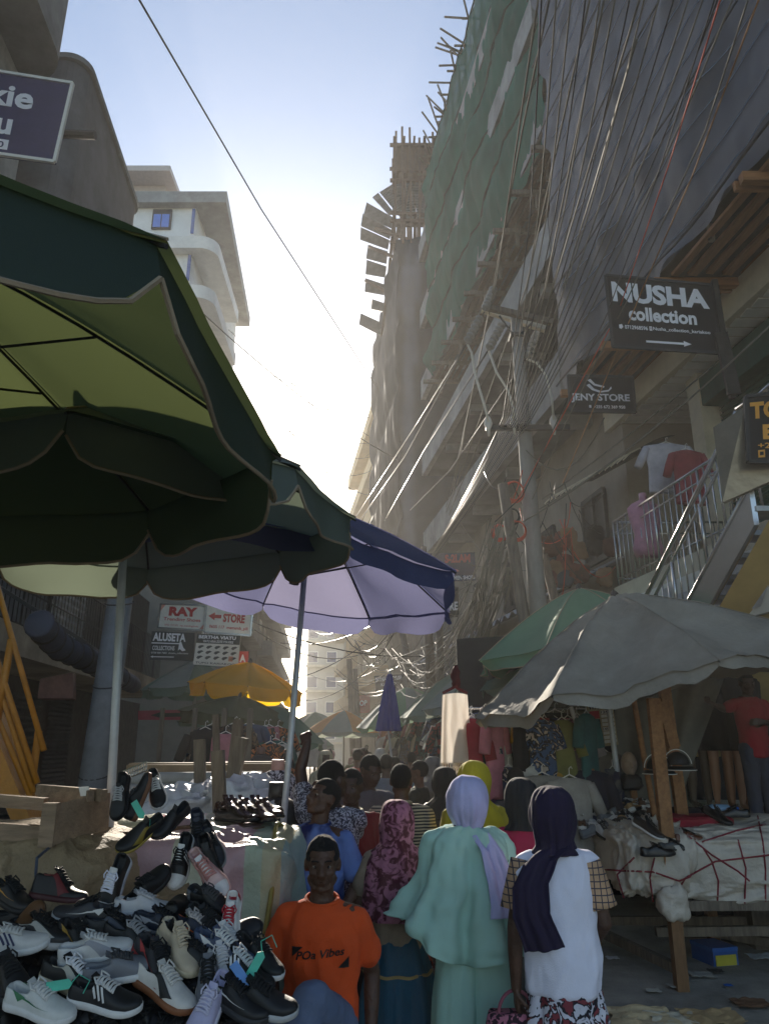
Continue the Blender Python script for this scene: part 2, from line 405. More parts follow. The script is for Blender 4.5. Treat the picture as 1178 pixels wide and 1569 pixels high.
m.build('sheeting', mat('383c45', rough=.5, var=.25, scale=2.2, bump=.5, bscale=90, spots=.3, trans=.06, tcol='a89070'), sc, smooth=True)
m = MB()
for i in range(10):
    z = 8.05 + i * 1.9 + .05
    m.tube([PR(5.2, y, z + .05 * math.sin(y * 2.2)) + V(-.14, 0, 0) for y in np.linspace(1.5, 12.5, 30)], .016, 5)
m.build('lashing_rope', M_WIRE, sc)
m = MB()
for i in range(34):
    z = 8.4 + i * .53 + rng.uniform(-.12, .12); x = PR(5.2, 0, 0).x
    m.tube([sheetP(u, (z + .02 * math.sin(u * 30) - 8.05) / 17.95) + V(-.012, 0, 0) for u in np.linspace(0, .98, 60)], .0075, 4)
m.build('blue_line', mat('7f93b0', rough=.5, bump=0), sc)
for z0, Y0, Y1 in ((8.0, 1.5, 8.8), (8.0, 9.0, 12.4), ):
    m = MB()
    for k in range(6):
        m.beam(PR(5.3 + k * .24, Y0, z0 - .02), PR(5.3 + k * .24, Y1, z0 - .02 + rng.uniform(-.03, .03)), .1 + .03 * (k % 2), .05)
    m.build('deck_board', M_WOOD, sc)
for y in (3, 5.0, 6.9, 8.9, 10.6, 12.3):
    m = MB(); m.beam(PR(5.05, y, z0 - .11), PR(7.3, y, z0 - .11), .1, .12)
    if y < 10: m.beam(PR(5.05, y + .13, z0 - .11), PR(7.3, y + .13, z0 - .11), .05, .12)
    m.build('cross_beam', mat('a06f45', var=.3, scale=3, stretch=(1, 6, 6), bump=.4), sc)
m = MB()
m.grid(lambda u, v: PR(lerp(5.25, 7.3, u), lerp(1.5, 12.5, v), 8.14 + .05 * nse((u * 3, v * 9, 1))), 10, 40); m.build('deck_sheet', M_DARK, sc)
m = MB()
for y in (2, 4, 6, 8, 10, 12): m.tube([PR(5.35, y, 7.9), PR(5.35, y, 26)], .045, 6)
m.build('pole', M_WOODG, sc)
# ---- right concrete frame building (Y 13..25)
r2 = thing('concrete_building', 'unfinished grey concrete building with stacked balcony slabs behind the power pole', 'building', PR(6, 18, 0))
for z0, z1 in ((8.2, 9.1), (11.3, 12.2), (14.4, 15.2), (17.5, 18.3), (20.6, 21.4)):
    wallslab(PR, 5.3, 12.9, 26, z0, z1, .18, M_CONC, 'parapet', r2)
    wallslab(PR, 5.48, 12.9, 26, z0, z0 + .2, 2.4, M_CONCD, 'floor_slab', r2)
    for y in range(14, 26, 3): m = MB(); m.beam(PR(5.5, y, z0 - .1), PR(7.6, y, z0 - .1), .25, .25); m.build('cantilever_beam', M_CONC, r2)
    for y in (13.6, 17.2, 20.8, 24.2): m = MB(); m.box(PR(7.3, y, z0 + 1.6), (.35, .35, 3)); m.build('column', M_CONC, r2)
wallslab(PR, 7.7, 12.9, 26, 8.2, 26, 2, mat('4a4744', var=.3, spots=.4), 'upper_wall', r2)
wallslab(PR, 6.3, 12.7, 26, 0, 8.2, 2, mat('94897a', var=.2, scale=1, spots=.35), 'wall', r2)
for y in (13.6, 16.2, 19, 22): opening(PR, 6.28, y, y + 1.0, 5.2, 6.5, r2, M_BLACK, M_IRON)
m = MB(); m.grid(lambda u, v: PR(lerp(4.7, 6.25, u), lerp(13, 25.6, v), 4.25 + .75 * u + .05 * math.sin(v * 160)), 3, 300); m.build('canopy', M_TIN, r2)
for y in (14, 16.8, 19.6, 22.4): shutter(r2, PR, 6.22, y, y + 2.2, .2, 3.2, M_SHUT)
# ---- green net
gn = thing('netted_scaffold', 'green debris netting hung over pole scaffolding above the grey balconies', 'scaffold', PR(5.6, 18, 14))
GK = .165
def PG(x0, Y, z): return V(x0 - GK * Y, Y, z)
def netP(u, v):
    Y = lerp(12.6, 24, u) ; z = lerp(14.3, 23.3, v)
    d = .25 * nse((Y * .5, z * .35, 9)) + .1 * nse((Y * 2.2, z * .6, 2)) + .05 * nse((Y * 6, z * 1.5, 3)) + .12 * abs(math.sin((z - 14.3) * math.pi / 1.8))
    if u > .98: Y += .5 * nse((1, z * .8, 3)); d += .35 * nse((7, z * .9, 3))
    if v < .01: z -= .3 * abs(nse((Y * .8, 1, 3)))
    return PG(5.6, Y, z) + V(-d, 0, 0)
def netmat(name, c, dens, sc_=260, rough=.8):
    m = bpy.data.materials.new(name); m.use_nodes = True; nt = m.node_tree; N = nt.nodes; L = nt.links; bs = N['Principled BSDF']; out = N['Material Output']
    tc = N.new('ShaderNodeTexCoord'); nz = N.new('ShaderNodeTexNoise'); nz.inputs['Scale'].default_value = .9; nz.inputs['Detail'].default_value = 8
    L.new(tc.outputs['Object'], nz.inputs['Vector']); cr = N.new('ShaderNodeValToRGB'); a = lin(c)
    cr.color_ramp.elements[0].color = (*[x * .7 for x in a], 1); cr.color_ramp.elements[1].color = (*[min(1, x * 1.3) for x in a], 1); cr.color_ramp.elements[0].position = .3; cr.color_ramp.elements[1].position = .7
    L.new(nz.outputs[0], cr.inputs[0]); L.new(cr.outputs[0], bs.inputs['Base Color']); bs.inputs['Roughness'].default_value = rough
    tl = N.new('ShaderNodeBsdfTranslucent'); L.new(cr.outputs[0], tl.inputs[0]); m1 = N.new('ShaderNodeMixShader'); m1.inputs[0].default_value = .45
    L.new(bs.outputs[0], m1.inputs[1]); L.new(tl.outputs[0], m1.inputs[2])
    tp = N.new('ShaderNodeBsdfTransparent'); m2 = N.new('ShaderNodeMixShader'); n3 = N.new('ShaderNodeTexNoise'); n3.inputs['Scale'].default_value = .7; n3.inputs['Detail'].default_value = 4
    L.new(tc.outputs['Object'], n3.inputs['Vector']); mr = N.new('ShaderNodeMapRange'); mr.inputs[1].default_value = .35; mr.inputs[2].default_value = .7; mr.inputs[3].default_value = dens[0]; mr.inputs[4].default_value = dens[1]
    L.new(n3.outputs[0], mr.inputs[0]); L.new(mr.outputs[0], m2.inputs[0]); L.new(tp.outputs[0], m2.inputs[1]); L.new(m1.outputs[0], m2.inputs[2]); L.new(m2.outputs[0], out.inputs[0])
    return m
M_NET = netmat('net_green', '246c5c', (1, .88))
m = MB(); m.grid(netP, 120, 110); m.build('net', M_NET, gn, smooth=True)
m = MB()
for i in range(1, 6):
    z = 14.3 + 1.8 * i; m.tube([netP(u, (z - 14.3) / 9) + V(-.03, 0, 0) for u in np.linspace(0, 1, 40)], .03, 4)
m.build('net_rope', mat('1c3a33'), gn)
m = MB()
for i in range(13):
    y = 12.8 + i * .95
    for dx in (.35, 1.3): m.tube([PG(5.6 + dx, y, 13.9), PG(5.6 + dx, y + rng.uniform(-.1, .1), 23.8 + rng.uniform(0, 1.4))], .045, 5)
for k in range(7):
    z = 14.3 + k * 1.5
    for dx in (.35, 1.3): m.tube([PG(5.6 + dx, 12.7, z), PG(5.6 + dx, 24.1, z)], .045, 5)
    for i in range(13):
        y = 12.8 + i * .95; m.tube([PG(5.3 if k > 5 else 5.75, y, z + .05), PG(7.3, y, z + .05)], .04, 5)
for i in range(26):
    y = rng.uniform(16, 24); z = rng.uniform(23, 23.7); m.tube([PG(5.75, y, z), PG(5.75 - rng.uniform(.2, .9), y + rng.uniform(-.7, .7), z + rng.uniform(-.1, 1.5))], .035, 5)
m.build('pole', M_WOODG, gn)
m = MB()
for i in range(8):
    m.beam(PG(5.75 + i * .22, 12.8, 14.15 + .02 * (i % 2)), PG(5.75 + i * .22, 24, 14.15 + .02 * (i % 2)), .13, .04)
m.build('deck_board', M_WOODD, gn)
for i in range(9): m = MB(); y = 13 + i * 1.35; m.beam(PG(5.3, y, 14.05), PG(7.4, y, 14.05), .1, .12); m.tube([PG(5.9, y, 14.05), PG(5.9, y, 13.6)], .05, 6); m.build('cross_beam', M_WOODG, gn)
# ---- dark meshed tower, formwork and flared tin sheets
tw = thing('shrouded_tower', 'tower under construction shrouded in dark grey mesh with timber formwork on top', 'tower', (1, 30, 0))
def towP(t, z):         # perimeter parameter: 0 near-right, .45 near-left corner, 1 far
    k = (z - 7.5) / 16
    if t < .45: p = lerp(V(3.2, 27.5, z), V(.55 - .1 * k, 28.0, z), t / .45)
    else: p = lerp(V(.55 - .1 * k, 28.0, z), V(-.95 + .25 * k, 38, z), (t - .45) / .55)
    n = V(-.4, -1, 0) if t < .45 else V(-1, -.3, 0)
    lv = (z - 7.5) / 2.9; d = .16 * nse((p.x * .6, p.y * .5, z * .22)) + .09 * nse((p.x * 2, p.y * 1.6, z * .5)) - .16 * math.exp(-((lv - round(lv)) * 7) ** 2)
    return p + n * d
m = MB(); m.grid(lambda u, v: towP(u, lerp(7.3, 23.2, v)), 100, 130)
m.build('mesh_cover', netmat('net_grey', '282e3a', (1, .97)), tw, smooth=True)
m = MB(); m.slab([V(1.4, 29, 0), V(4.5, 28.8, 0), V(4.5, 40, 0), V(.3, 38, 0)], V(0, 0, 23)); m.build('wall', M_CONCD, tw)
for k in range(5): m = MB(); z = 7.6 + k * 3.1; m.slab([V(1.2, 28.5, z), V(4, 28.3, z), V(4, 38.0, z), V(0, 37.8, z)], V(0, 0, .25)); m.build('floor_slab', M_CONC, tw)
m = MB()
pF = [atz(606, 370, 23.2), atz(655, 370, 23.2)]
X0, X1 = .45, 2.3
for z in (24.2, 26.4, 28.4):
    for y in (28, 29.5, 31): m.beam((X0 - .2, y, z), (X1, y, z), .12, .14)
    for x in np.linspace(X0, X1, 5): m.beam((x, 27.6, z + .1), (x, 31.3, z + .1), .1, .1)
for y in (28, 29.5, 31):
    for x in np.linspace(X0, X1, 6): m.beam((x, y, 23), (x + rng.uniform(-.1, .1), y, 28.6 + rng.uniform(0, .9)), .1, .1)
for i in range(3): m.beam((rng.uniform(X0, X1), 28, 23.3), (rng.uniform(X0, X1), 28, 28), .08, .08)
m.build('formwork', mat('5c4638', var=.3), tw)
m = MB(); m.slab([V(X0, 28.1, 28.55), V(X1 + 1, 28.1, 28.55), V(X1 + 1, 31, 28.55), V(X0, 31, 28.55)], V(0, 0, .08)); m.slab([V(X0, 28.2, 27.1), V(X1 + 1, 28.2, 27.1), V(X1 + 1, 28.2, 28.5), V(X0, 28.2, 28.5)], V(0, .06, 0)); m.build('formwork_panel', M_WOODD, tw)
def tin(px0, px1, Y, name='tin_sheet', tilt=0):   # corrugated sheet through four photo corners
    c = [at(*p[:2], p[2]) for p in (px0 + px1)]
    m = MB(); n = (c[1] - c[0]).cross(c[3] - c[0]).normalized()
    m.grid(lambda u, v: lerp(lerp(c[0], c[1], u), lerp(c[3], c[2], u), v) + n * .03 * math.cos(v * 2 * math.pi * 14), 3, 112)
    return m.build(name, mat('6f7276', rough=.6, metal=.3, var=.35, scale=3, spots=.5, stretch=(1, 1, 1)), tw, solid=.01)
for s in ([(581, 294, 29), (600, 282, 29), (630, 322, 29), (612, 332, 29)], [(570, 302, 29.3), (579, 295, 29.3), (603, 325, 29), (596, 330, 29)],
          [(605, 282, 28.6), (630, 277, 28.6), (638, 335, 28.6), (622, 336, 28.6)], [(630, 277, 28.3), (652, 278, 28.3), (652, 336, 28.3), (640, 335, 28.3)],
          [(562, 310, 29.6), (602, 333, 29), (600, 350, 29), (557, 330, 29.6)], [(556, 327, 30.2), (600, 352, 29.5), (597, 366, 29.5), (553, 346, 30.2)],
          [(553, 348, 30.8), (597, 368, 30), (594, 382, 30), (552, 367, 30.8)], [(564, 375, 31.5), (594, 385, 30.6), (592, 404, 30.6), (561, 396, 31.5)],
          [(562, 398, 32), (592, 408, 31), (590, 425, 31), (560, 420, 32)], [(560, 426, 32.6), (590, 436, 31.6), (588, 452, 31.6), (559, 447, 32.6)],
          [(570, 458, 33.5), (588, 464, 32.5), (586, 478, 32.5), (568, 474, 33.5)], [(553, 480, 35), (584, 494, 34), (583, 514, 34), (550, 497, 35)]):
    tin(s[:2], s[2:], 0)
m = MB()
for a, b in (((604, 330, 29), (594, 440, 31)), ((612, 335, 28.8), (598, 440, 31)), ((598, 326, 29), (652, 330, 28.2)), ((575, 350, 29.5), (640, 372, 28.5)), ((566, 378, 30.5), (612, 398, 29.5)), ((560, 430, 32), (600, 452, 31)), ((605, 345, 28.7), (648, 345, 28.2)), ((594, 440, 31), (585, 515, 34))):
    m.beam(at(*a), at(*b), .13, .13)
m.build('bracket', mat('5c4638', var=.3), tw)
# ---- far right buildings
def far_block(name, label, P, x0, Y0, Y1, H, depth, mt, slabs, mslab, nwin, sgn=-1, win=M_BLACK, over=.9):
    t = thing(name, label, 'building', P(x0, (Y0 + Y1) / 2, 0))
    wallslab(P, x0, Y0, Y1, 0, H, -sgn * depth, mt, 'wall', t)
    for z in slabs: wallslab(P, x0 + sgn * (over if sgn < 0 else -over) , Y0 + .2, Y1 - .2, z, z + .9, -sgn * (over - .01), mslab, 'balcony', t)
    for z in slabs[:-1] if len(slabs) > 1 else slabs:
        for i in range(nwin):
            y = lerp(Y0 + 1, Y1 - 2, i / max(1, nwin - 1)); opening(P, x0, y, y + 1.2, z + 1.1, z + 2.3, t, win, M_WHITE, sgn=sgn)
    return t
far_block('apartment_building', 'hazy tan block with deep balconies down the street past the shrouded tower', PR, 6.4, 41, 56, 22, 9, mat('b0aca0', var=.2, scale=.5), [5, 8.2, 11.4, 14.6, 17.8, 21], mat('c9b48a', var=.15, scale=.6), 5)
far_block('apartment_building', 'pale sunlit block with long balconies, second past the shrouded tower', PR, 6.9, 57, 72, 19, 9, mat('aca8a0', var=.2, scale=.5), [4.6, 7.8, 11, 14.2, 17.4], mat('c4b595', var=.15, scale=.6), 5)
t = thing('apartment_building', 'hazy many-windowed tower closing the far end of the street', 'building', (-4, 95, 0))
m = MB(); m.box((-5.2, 98, 12), (8.6, 10, 24)); m.build('wall', mat('bab6ac', var=.15, scale=.4), t)
for k in range(7):
    z = 3 + k * 3
    for i in range(4):
        x = -8.8 + i * 2.3; w_ = MB().box((x, 92.95, z), (1.3, .12, 1.4)).build('window', M_WHITE, t); MB().box((x, 92.88, z), (1.1, .04, 1.2)).build('pane', M_GLASS, w_)
    MB().box((-5.2, 92.6, z - 1.1), (8.8, .8, .25)).build('ledge', M_CREAM, t)
# ---- left buildings
MW = mat('66686e', var=.3, scale=1.4, spots=.75)
l1 = thing('balcony_building', 'weathered grey building with rounded balconies and spout pipes above the purple sign', 'building', PL(5, 9, 0))
def rounded(P, b, Y0, Y1, z0, z1, dep, r=.35, n=6):
    pts = []
    X = lambda x, y: P(b, y, z0) + V(-x, 0, 0)
    for i in range(n + 1): a = math.pi / 2 * i / n; pts.append(X(r - r * math.sin(a), Y0 + r - r * math.cos(a)) )
    pts = pts[::1]
    for i in range(n + 1): a = math.pi / 2 * i / n; pts.append(X(r - r * math.cos(a), Y1 - r + r * math.sin(a)))
    pts += [X(dep, Y1), X(dep, Y0)]
    return pts
def balc(b, Y0, Y1, z0, z1, dep, mt, coping=True, root=l1, r=.35):
    p = rounded(PL, b, Y0, Y1, z0, z1, dep, r); o = MB().slab(p, V(0, 0, z1 - z0)).build('balcony', mt, root)
    if coping:
        q = [x + V(.0, 0, z1 - z0) for x in rounded(PL, b - .05, Y0 - .05, Y1 + .05, z0, z1, dep, r)]; MB().slab(q, V(0, 0, .1)).build('coping', M_CONC, o)
wallslab(PL, 5.3, 2, 14.2, 3.2, 11.4, -3, MW, 'wall', l1)
wallslab(PL, 4.4, 1.5, 8.5, 3.2, 16, -3, mat('b9b8b4', var=.25, scale=1.5, spots=.85), 'wall', l1)
balc(3.9, 9.0, 12.6, 9.3, 12.0, 1.6, MW); balc(3.9, 8.6, 12.4, 6.0, 7.2, 1.6, MW); balc(4.1, 12.7, 14.2, 9.0, 10.9, 1.6, MW)
balc(3.75, 4.2, 8.2, 10.7, 12.6, 1.4, M_CONC, r=.5); balc(3.9, 3.6, 7.9, 6.2, 7.4, 1.4, MW, r=.5)
for y in (7.9, 10.5, 13.2):
    m = MB(); m.tube([PL(4.2, y + .4, 9.9), PL(3.3, y + .4, 9.85)], .06, 8); m.build('spout_pipe', M_IRON, l1)
MIV = mat('e2e1dc', var=.12, scale=.8, spots=.3)
l2 = thing('white_building', 'white apartment tower with blue-paned window and curved balconies against the sky', 'building', (-9, 30, 0))
m = MB(); m.box((-13.9, 33.2, 12.6), (10.6, 9.6, 25.2)); m.build('wall', MIV, l2)
m = MB(); m.slab([V(-18, 28, 25.2), V(-7.15, 28, 25.2), V(-7.9, 38.5, 25.2), V(-18, 38.5, 25.2)], V(0, 0, .6)); m.build('roof_slab', M_CONC, l2)
m = MB(); m.box((-12.5, 32, 26.7), (3.6, 4, 2.4)); m.box((-12.4, 31.5, 28), (4.4, 5, .3)); m.build('roof_house', mat('c7bbb4', var=.1), l2)
for z in (23.9, 21.4, 18.9, 16.4, 13.9):
    bb = MB().slab([p for p in ([V(-10.3, 27.9, z - 1.2), V(-8.2, 27.9, z - 1.2)] + [V(-8.2 + .75 * math.sin(a), 28.65 - .75 * math.cos(a), z - 1.2) for a in np.linspace(.2, 1.57, 8)] + [V(-7.6, 34, z - 1.2), V(-10.3, 34, z - 1.2)])], V(0, 0, .62)).build('balcony', M_WHITE, l2)
for x, z in ((-10.1, 24.55), (-10.1, 22.1), (-10.1, 19.6)):
    w_ = MB().box((x, 28.36, z), (.86, .12, 1.05)).build('window', M_BLACK, l2)
    for sx in (-.19, .19): MB().box((x + sx, 28.28, z - .12), (.33, .04, .68)).build('pane', mat('5f86d8', rough=.15, var=.1, bump=0), w_)
    MB().box((x + 1.42, 28.34, z - .1), (.13, .08, 1.3)).build('drain_pipe', mat('4a68a8', bump=0), l2)
# lower left shops
l3 = thing('shop_building', 'dark shop row with grey roller shutters and a railed gallery under the big green umbrellas', 'building', PL(5, 12, 0))
wallslab(PL, 5.6, 4, 24, 0, 3.0, -2, mat('4d4a47', var=.3, spots=.3), 'wall', l3)
wallslab(PL, 5.6, 4, 24, 3.2, 6.2, -2, mat('4a4846', var=.3), 'upper_wall', l3)
wallslab(PL, 4.3, 8, 21, 3.0, 3.42, -1.6, mat('9c8f7c', var=.3, scale=1.5, spots=.8), 'gallery_slab', l3)
for y0 in (8.4, 10.2, 12.0, 13.8, 15.8): shutter(l3, PL, 5.55, y0, y0 + 1.5, .25, 2.7, M_SHUT, sgn=1)
for y0 in (9.5, 12.5, 15): shutter(l3, PL, 5.5, y0, y0 + 2.2, 3.5, 5.8, mat('8c9096', rough=.5, metal=.3), sgn=1, pitch=.16)
m = MB()
for y0 in (8.15, 9.95, 11.8): 
    for k in range(14): m.box(PL(5.5, y0, .35 + k * .17), (.16, .2, .155))
m.build('pilaster', mat('57534f', var=.2), l3)
railing(l3, [PL(4.35, 8.2, 3.45), PL(4.35, 20.5, 3.45)], 1.0, .16, M_IRON, rails=(0, .5, 1))
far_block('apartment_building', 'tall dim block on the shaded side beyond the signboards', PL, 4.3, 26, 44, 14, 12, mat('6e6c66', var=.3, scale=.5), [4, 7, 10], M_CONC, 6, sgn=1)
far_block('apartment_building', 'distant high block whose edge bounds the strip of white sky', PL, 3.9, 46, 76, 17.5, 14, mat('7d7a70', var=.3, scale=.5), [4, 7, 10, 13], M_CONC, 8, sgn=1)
# ---- haze
m = MB(); m.box((-5, 60, 15.5), (50, 140, 35)); hz = m.build('haze', M_WHITE, origin=(0, 0, 0)); hz['kind'] = 'stuff'
hm = bpy.data.materials.new('haze'); hm.use_nodes = True; hm.node_tree.nodes.clear()
pv = hm.node_tree.nodes.new('ShaderNodeVolumePrincipled'); pv.inputs['Density'].default_value = HAZE; pv.inputs['Color'].default_value = (1, .97, .92, 1); pv.inputs['Anisotropy'].default_value = .45
oo = hm.node_tree.nodes.new('ShaderNodeOutputMaterial'); hm.node_tree.links.new(pv.outputs[0], oo.inputs['Volume'])
hz.data.materials.clear(); hz.data.materials.append(hm)
# ================================================================ poles and cables
def downto(p_top, p_low, z=0):
    d = p_low - p_top; return p_top + d * ((z - p_top.z) / d.z)
pt = at(790, 483, 12); pb = downto(pt, at(822, 905, 12.0))
pp = thing('power_pole', 'tall concrete pole with two cross arms and hanging insulator discs', 'power pole', pb)
MB().tube([pb, lerp(pb, pt, .5), pt], [.17, .145, .105], 14).build('pole', mat('8d8a84', var=.2, scale=4, spots=.3, stretch=(1, 1, .3)), pp, smooth=True)
m = MB(); m.beam(at(742, 470, 11.85), at(846, 494, 11.85), .1, .1); m.build('cross_arm', M_WOODG, pp)
m = MB(); m.beam(at(738, 474, 12.15), at(836, 505, 12.15), .1, .1); m.build('cross_arm', M_CREAM, pp)
m = MB(); m.beam(at(744, 656, 11.85), at(872, 655, 11.85), .08, .09); m.build('cross_arm', M_IRON, pp)
m = MB(); m.tube([at(765, 484, 11.9), at(788, 516, 11.9)], .02, 6); m.tube([at(815, 494, 11.9), at(793, 516, 11.9)], .02, 6); m.box(at(792, 517, 12) , (.28, .28, .06)); m.build('brace', M_IRON, pp)
for a, b in (((737, 484), (714, 527)), ((770, 494), (747, 537)), ((824, 508), (806, 548)), ((757, 440), (742, 476))):
    m = MB(); A = at(*a, 11.9); B = at(*b, 11.7); m.tube([A, B], .014, 5); d = (B - A).normalized()
    for i in range(6):
        q = lerp(A, B, .12 + i * .15); m.tube([q - d * .035, q - d * .01, q + d * .02, q + d * .03], [.015, .085, .07, .015], 12)
    m.build('insulator_string', mat('8f8d88', rough=.25, var=.1, bump=0), pp, smooth=True)
for x, y in ((748, 650), (787, 648), (848, 648)):
    m = MB(); q = at(x, y, 11.8); m.tube([q + V(0, 0, -.22), q + V(0, 0, -.1), q, q + V(0, 0, .1), q + V(0, 0, .15)], [.02, .03, .075, .05, .02], 10); m.build('pin_insulator', mat('d8d4ca', rough=.2, var=.05, bump=0), pp, smooth=True)
for pts in ([(716, 528), (722, 540), (728, 575), (745, 632), (748, 648)], [(749, 538), (760, 570), (778, 598), (786, 625), (787, 646)], [(806, 550), (822, 556), (836, 575), (845, 610), (848, 645)]):
    MB().tube([at(x, y, 11.75) for x, y in pts], .022, 6).build('jumper_wire', mat('d9d2c0', rough=.4, metal=.2, var=.05, bump=0), pp, smooth=True)
M_OR = mat('c8431d', rough=.5, var=.2, bump=0)
for cx_, cy_, r_ in ((788, 752, .14), (766, 815, .1), (792, 812, .13), (785, 790, .1)):
    m = MB(); q = at(cx_, cy_, 11.6)
    for k in range(4):
        m.tube([q + V(math.cos(a) * (r_ + .01 * k), .02 * k, math.sin(a) * (r_ * 1.1 + .012 * k)) for a in np.linspace(0, 6.5, 22)], .009, 4)
    tag(m.build('cable_coil', M_OR if cx_ != 785 else M_WIRE, smooth=True), {788: 'orange cable coil tied high on the concrete pole', 766: 'small orange coil on the wooden pole', 792: 'orange cable coil tied low between concrete and wooden pole', 785: 'black cable coil knotted between two orange coils'}[cx_], 'cable coil')
for lab, a, b, Y, r0 in (('leaning wooden pole wrapped in orange coils beside the concrete pole', (770, 742), (797, 915), 11.4, .1), ('short wooden prop pole on the far side of the concrete pole', (832, 850), (846, 905), 12.4, .09),
                         ('leaning timber pole among cables behind the folded blue umbrella', (615, 965), (633, 1062), 24, .13), ('straight timber pole rising over receding green umbrellas', (656, 955), (662, 1042), 20, .12),
                         ('pale pole beside the straight timber pole', (673, 950), (674, 1040), 18, .1), ('thin pole standing before the shoe signboard', (649, 838), (652, 905), 19, .09), ('slim distant pole in front of the far tower', (535, 1010), (540, 1120), 34, .14), ('dark slim distant pole left of the stylish signboard', (544, 1025), (548, 1110), 31, .12)):
    A = at(*a, Y); B = downto(A, at(*b, Y)); tag(MB().tube([B, lerp(B, A, .5), A], [r0 * 1.15, r0, r0 * .85], 10).build('pole', M_WOODG, smooth=True), lab, 'pole')
A = at(190, 880, 9.6); B = downto(A, at(146, 1190, 9.3)); A = A + (A - B) * .06
lp = thing('leaning_pole', 'thick grey concrete post leaning beside the shutters behind the white umbrella pole', 'pole', B)
MB().tube([B, lerp(B, A, .5), A], [.19, .17, .15], 16).build('post', mat('77797c', var=.2, scale=3, spots=.3), lp, smooth=True)
for t_ in (.35, .6, .85): m = MB(); q = lerp(B, A, t_); m.tube([q + V(math.cos(a) * .18, math.sin(a) * .18, .06 * math.sin(a)) for a in np.linspace(0, 6.4, 18)], .008, 4); m.build('binding_wire', M_IRON, lp)
# power lines: photo pixel + distance
def cab(pts, r, mt, lab, grp, sag=0):
    r = r * .88
    P = [at(*p) for p in pts]; Q = []
    for i in range(len(P) - 1):
        for k in range(8):
            t = k / 8; Q.append(lerp(P[i], P[i + 1], t) - V(0, 0, sag * 4 * t * (1 - t)))
    Q.append(P[-1]); return cable(Q, r, mt, lab, grp)
LG = 'street cables running down the street overhead'
for pts in ([(830, -40, 5.8), (762, 420, 11), (693, 745, 20), (651, 880, 36)], [(845, -20, 5.8), (800, 200, 8), (752, 460, 12), (695, 748, 20), (646, 905, 36)], [(905, -10, 5.8), (806, 440, 11.3), (697, 750, 20), (655, 870, 36)],
            [(925, 0, 5.8), (835, 440, 11.3), (699, 760, 20), (640, 915, 38)], [(985, -20, 5.2), (880, 330, 9), (800, 600, 16), (700, 770, 26)], [(975, 60, 5.4), (905, 300, 9), (850, 480, 13)]):
    cab(pts, .015, M_WIREL, 'heavy overhead line sweeping from above the sheeting down between the balconies', LG)
for pts, mt, lab in (([(1100, -20, 4.5), (1010, 260, 6.6), (930, 480, 9), (800, 760, 11), (758, 800, 11.4)], M_WIRE, 'thick black service cable crossing in front of the black signboard'),
                     ([(1112, -30, 4.5), (1025, 250, 6.6), (946, 480, 9), (790, 770, 11.3)], M_OR, 'orange service cable crossing the dark sheeting'),
                     ([(1165, -10, 4.5), (1060, 270, 6.6), (985, 440, 8.4), (862, 740, 11)], mat('a8784c', bump=0), 'tan service cable crossing the black signboard'),
                     ([(1150, -15, 4.5), (1080, 200, 6), (960, 460, 8.6), (870, 640, 10.5), (815, 765, 11.6)], M_WIREL, 'pale service cable nearest to the brown cross beam')):
    cab(pts, .0095, mt, lab, LG)
for pts in ([(714, 528, 11.8), (635, 655, 20), (540, 800, 44)], [(747, 538, 11.8), (650, 690, 20), (560, 850, 44)], [(806, 549, 11.8), (690, 720, 20), (572, 838, 44)], [(742, 478, 11.8), (620, 700, 22), (525, 835, 44)]):
    cab(pts, .018, M_WIRE, 'dark high line running from the insulators towards the far sky', LG)
for i in range(14):
    x0_ = 830 + i * 23; cab([(x0_, -20, 5.2), (lerp(x0_, 790, .45), 330, 8.2), (lerp(x0_, 760, .85), 640, 11.5), (700 - i * 5, 780 + i * 9, 17)], .011, M_WIREL if i % 3 else M_WIRE, 'slender service line sweeping down from above to the tangle of wires', 'slender lines sweeping to the tangle', .06)
tag(cab([(208, -10, 9), (400, 320, 17), (575, 590, 33)], .022, M_WIRE, '', ''), 'single thin wire slanting alone across the open sky', 'cable')
SK = 'thin wires strung between the white building and the tower'
for a, b, s in (((350, 505, 30), (565, 668, 36), .3), ((362, 545, 34), (566, 612, 36), .6), ((366, 570, 34), (566, 640, 40), .4), ((385, 600, 36), (566, 680, 40), .8), ((420, 640, 36), (568, 700, 42), .9), ((440, 655, 30), (572, 760, 40), .7), ((440, 690, 34), (572, 720, 42), .8), ((300, 470, 20), (640, 720, 30), .5), ((470, 940, 30), (640, 925, 28), .3), ((380, 1050, 24), (560, 985, 30), .4),
                ((390, 965, 22), (560, 1000, 30), .5), ((430, 985, 26), (600, 940, 24), .4), ((440, 1070, 30), (580, 1010, 30), .6), ((360, 940, 20), (700, 1000, 22), .5)):
    cab([a, b], .02, M_WIRE, 'thin slack wire strung high across the street gap', SK, s)
TG = 'tangled sunlit service wires around the poles'
r_ = random.Random(3)
for i in range(50):
    a = (r_.uniform(745, 792), r_.uniform(790, 880), r_.uniform(11.0, 11.8)); b = (r_.uniform(585, 700), r_.uniform(975, 1060), r_.uniform(19, 26))
    cab([a, b], .011, M_WIREL, 'pale slack wire in the tangle falling from the leaning pole', TG, r_.uniform(.3, 1.8))
for i in range(34):
    x = r_.uniform(600, 770); y = 1010 - (x - 625) * .9 + r_.uniform(-60, 50); Y = lerp(22, 12, (x - 625) / 145)
    w_ = r_.uniform(30, 95); cab([(x - w_ * .5, y + w_ * .3, Y + 1), (x + w_ * .5, y - w_ * .3, Y)], .009, M_WIREL, 'bright loop of loose wire sagging beside the receding umbrellas', TG, r_.uniform(.15, .6))
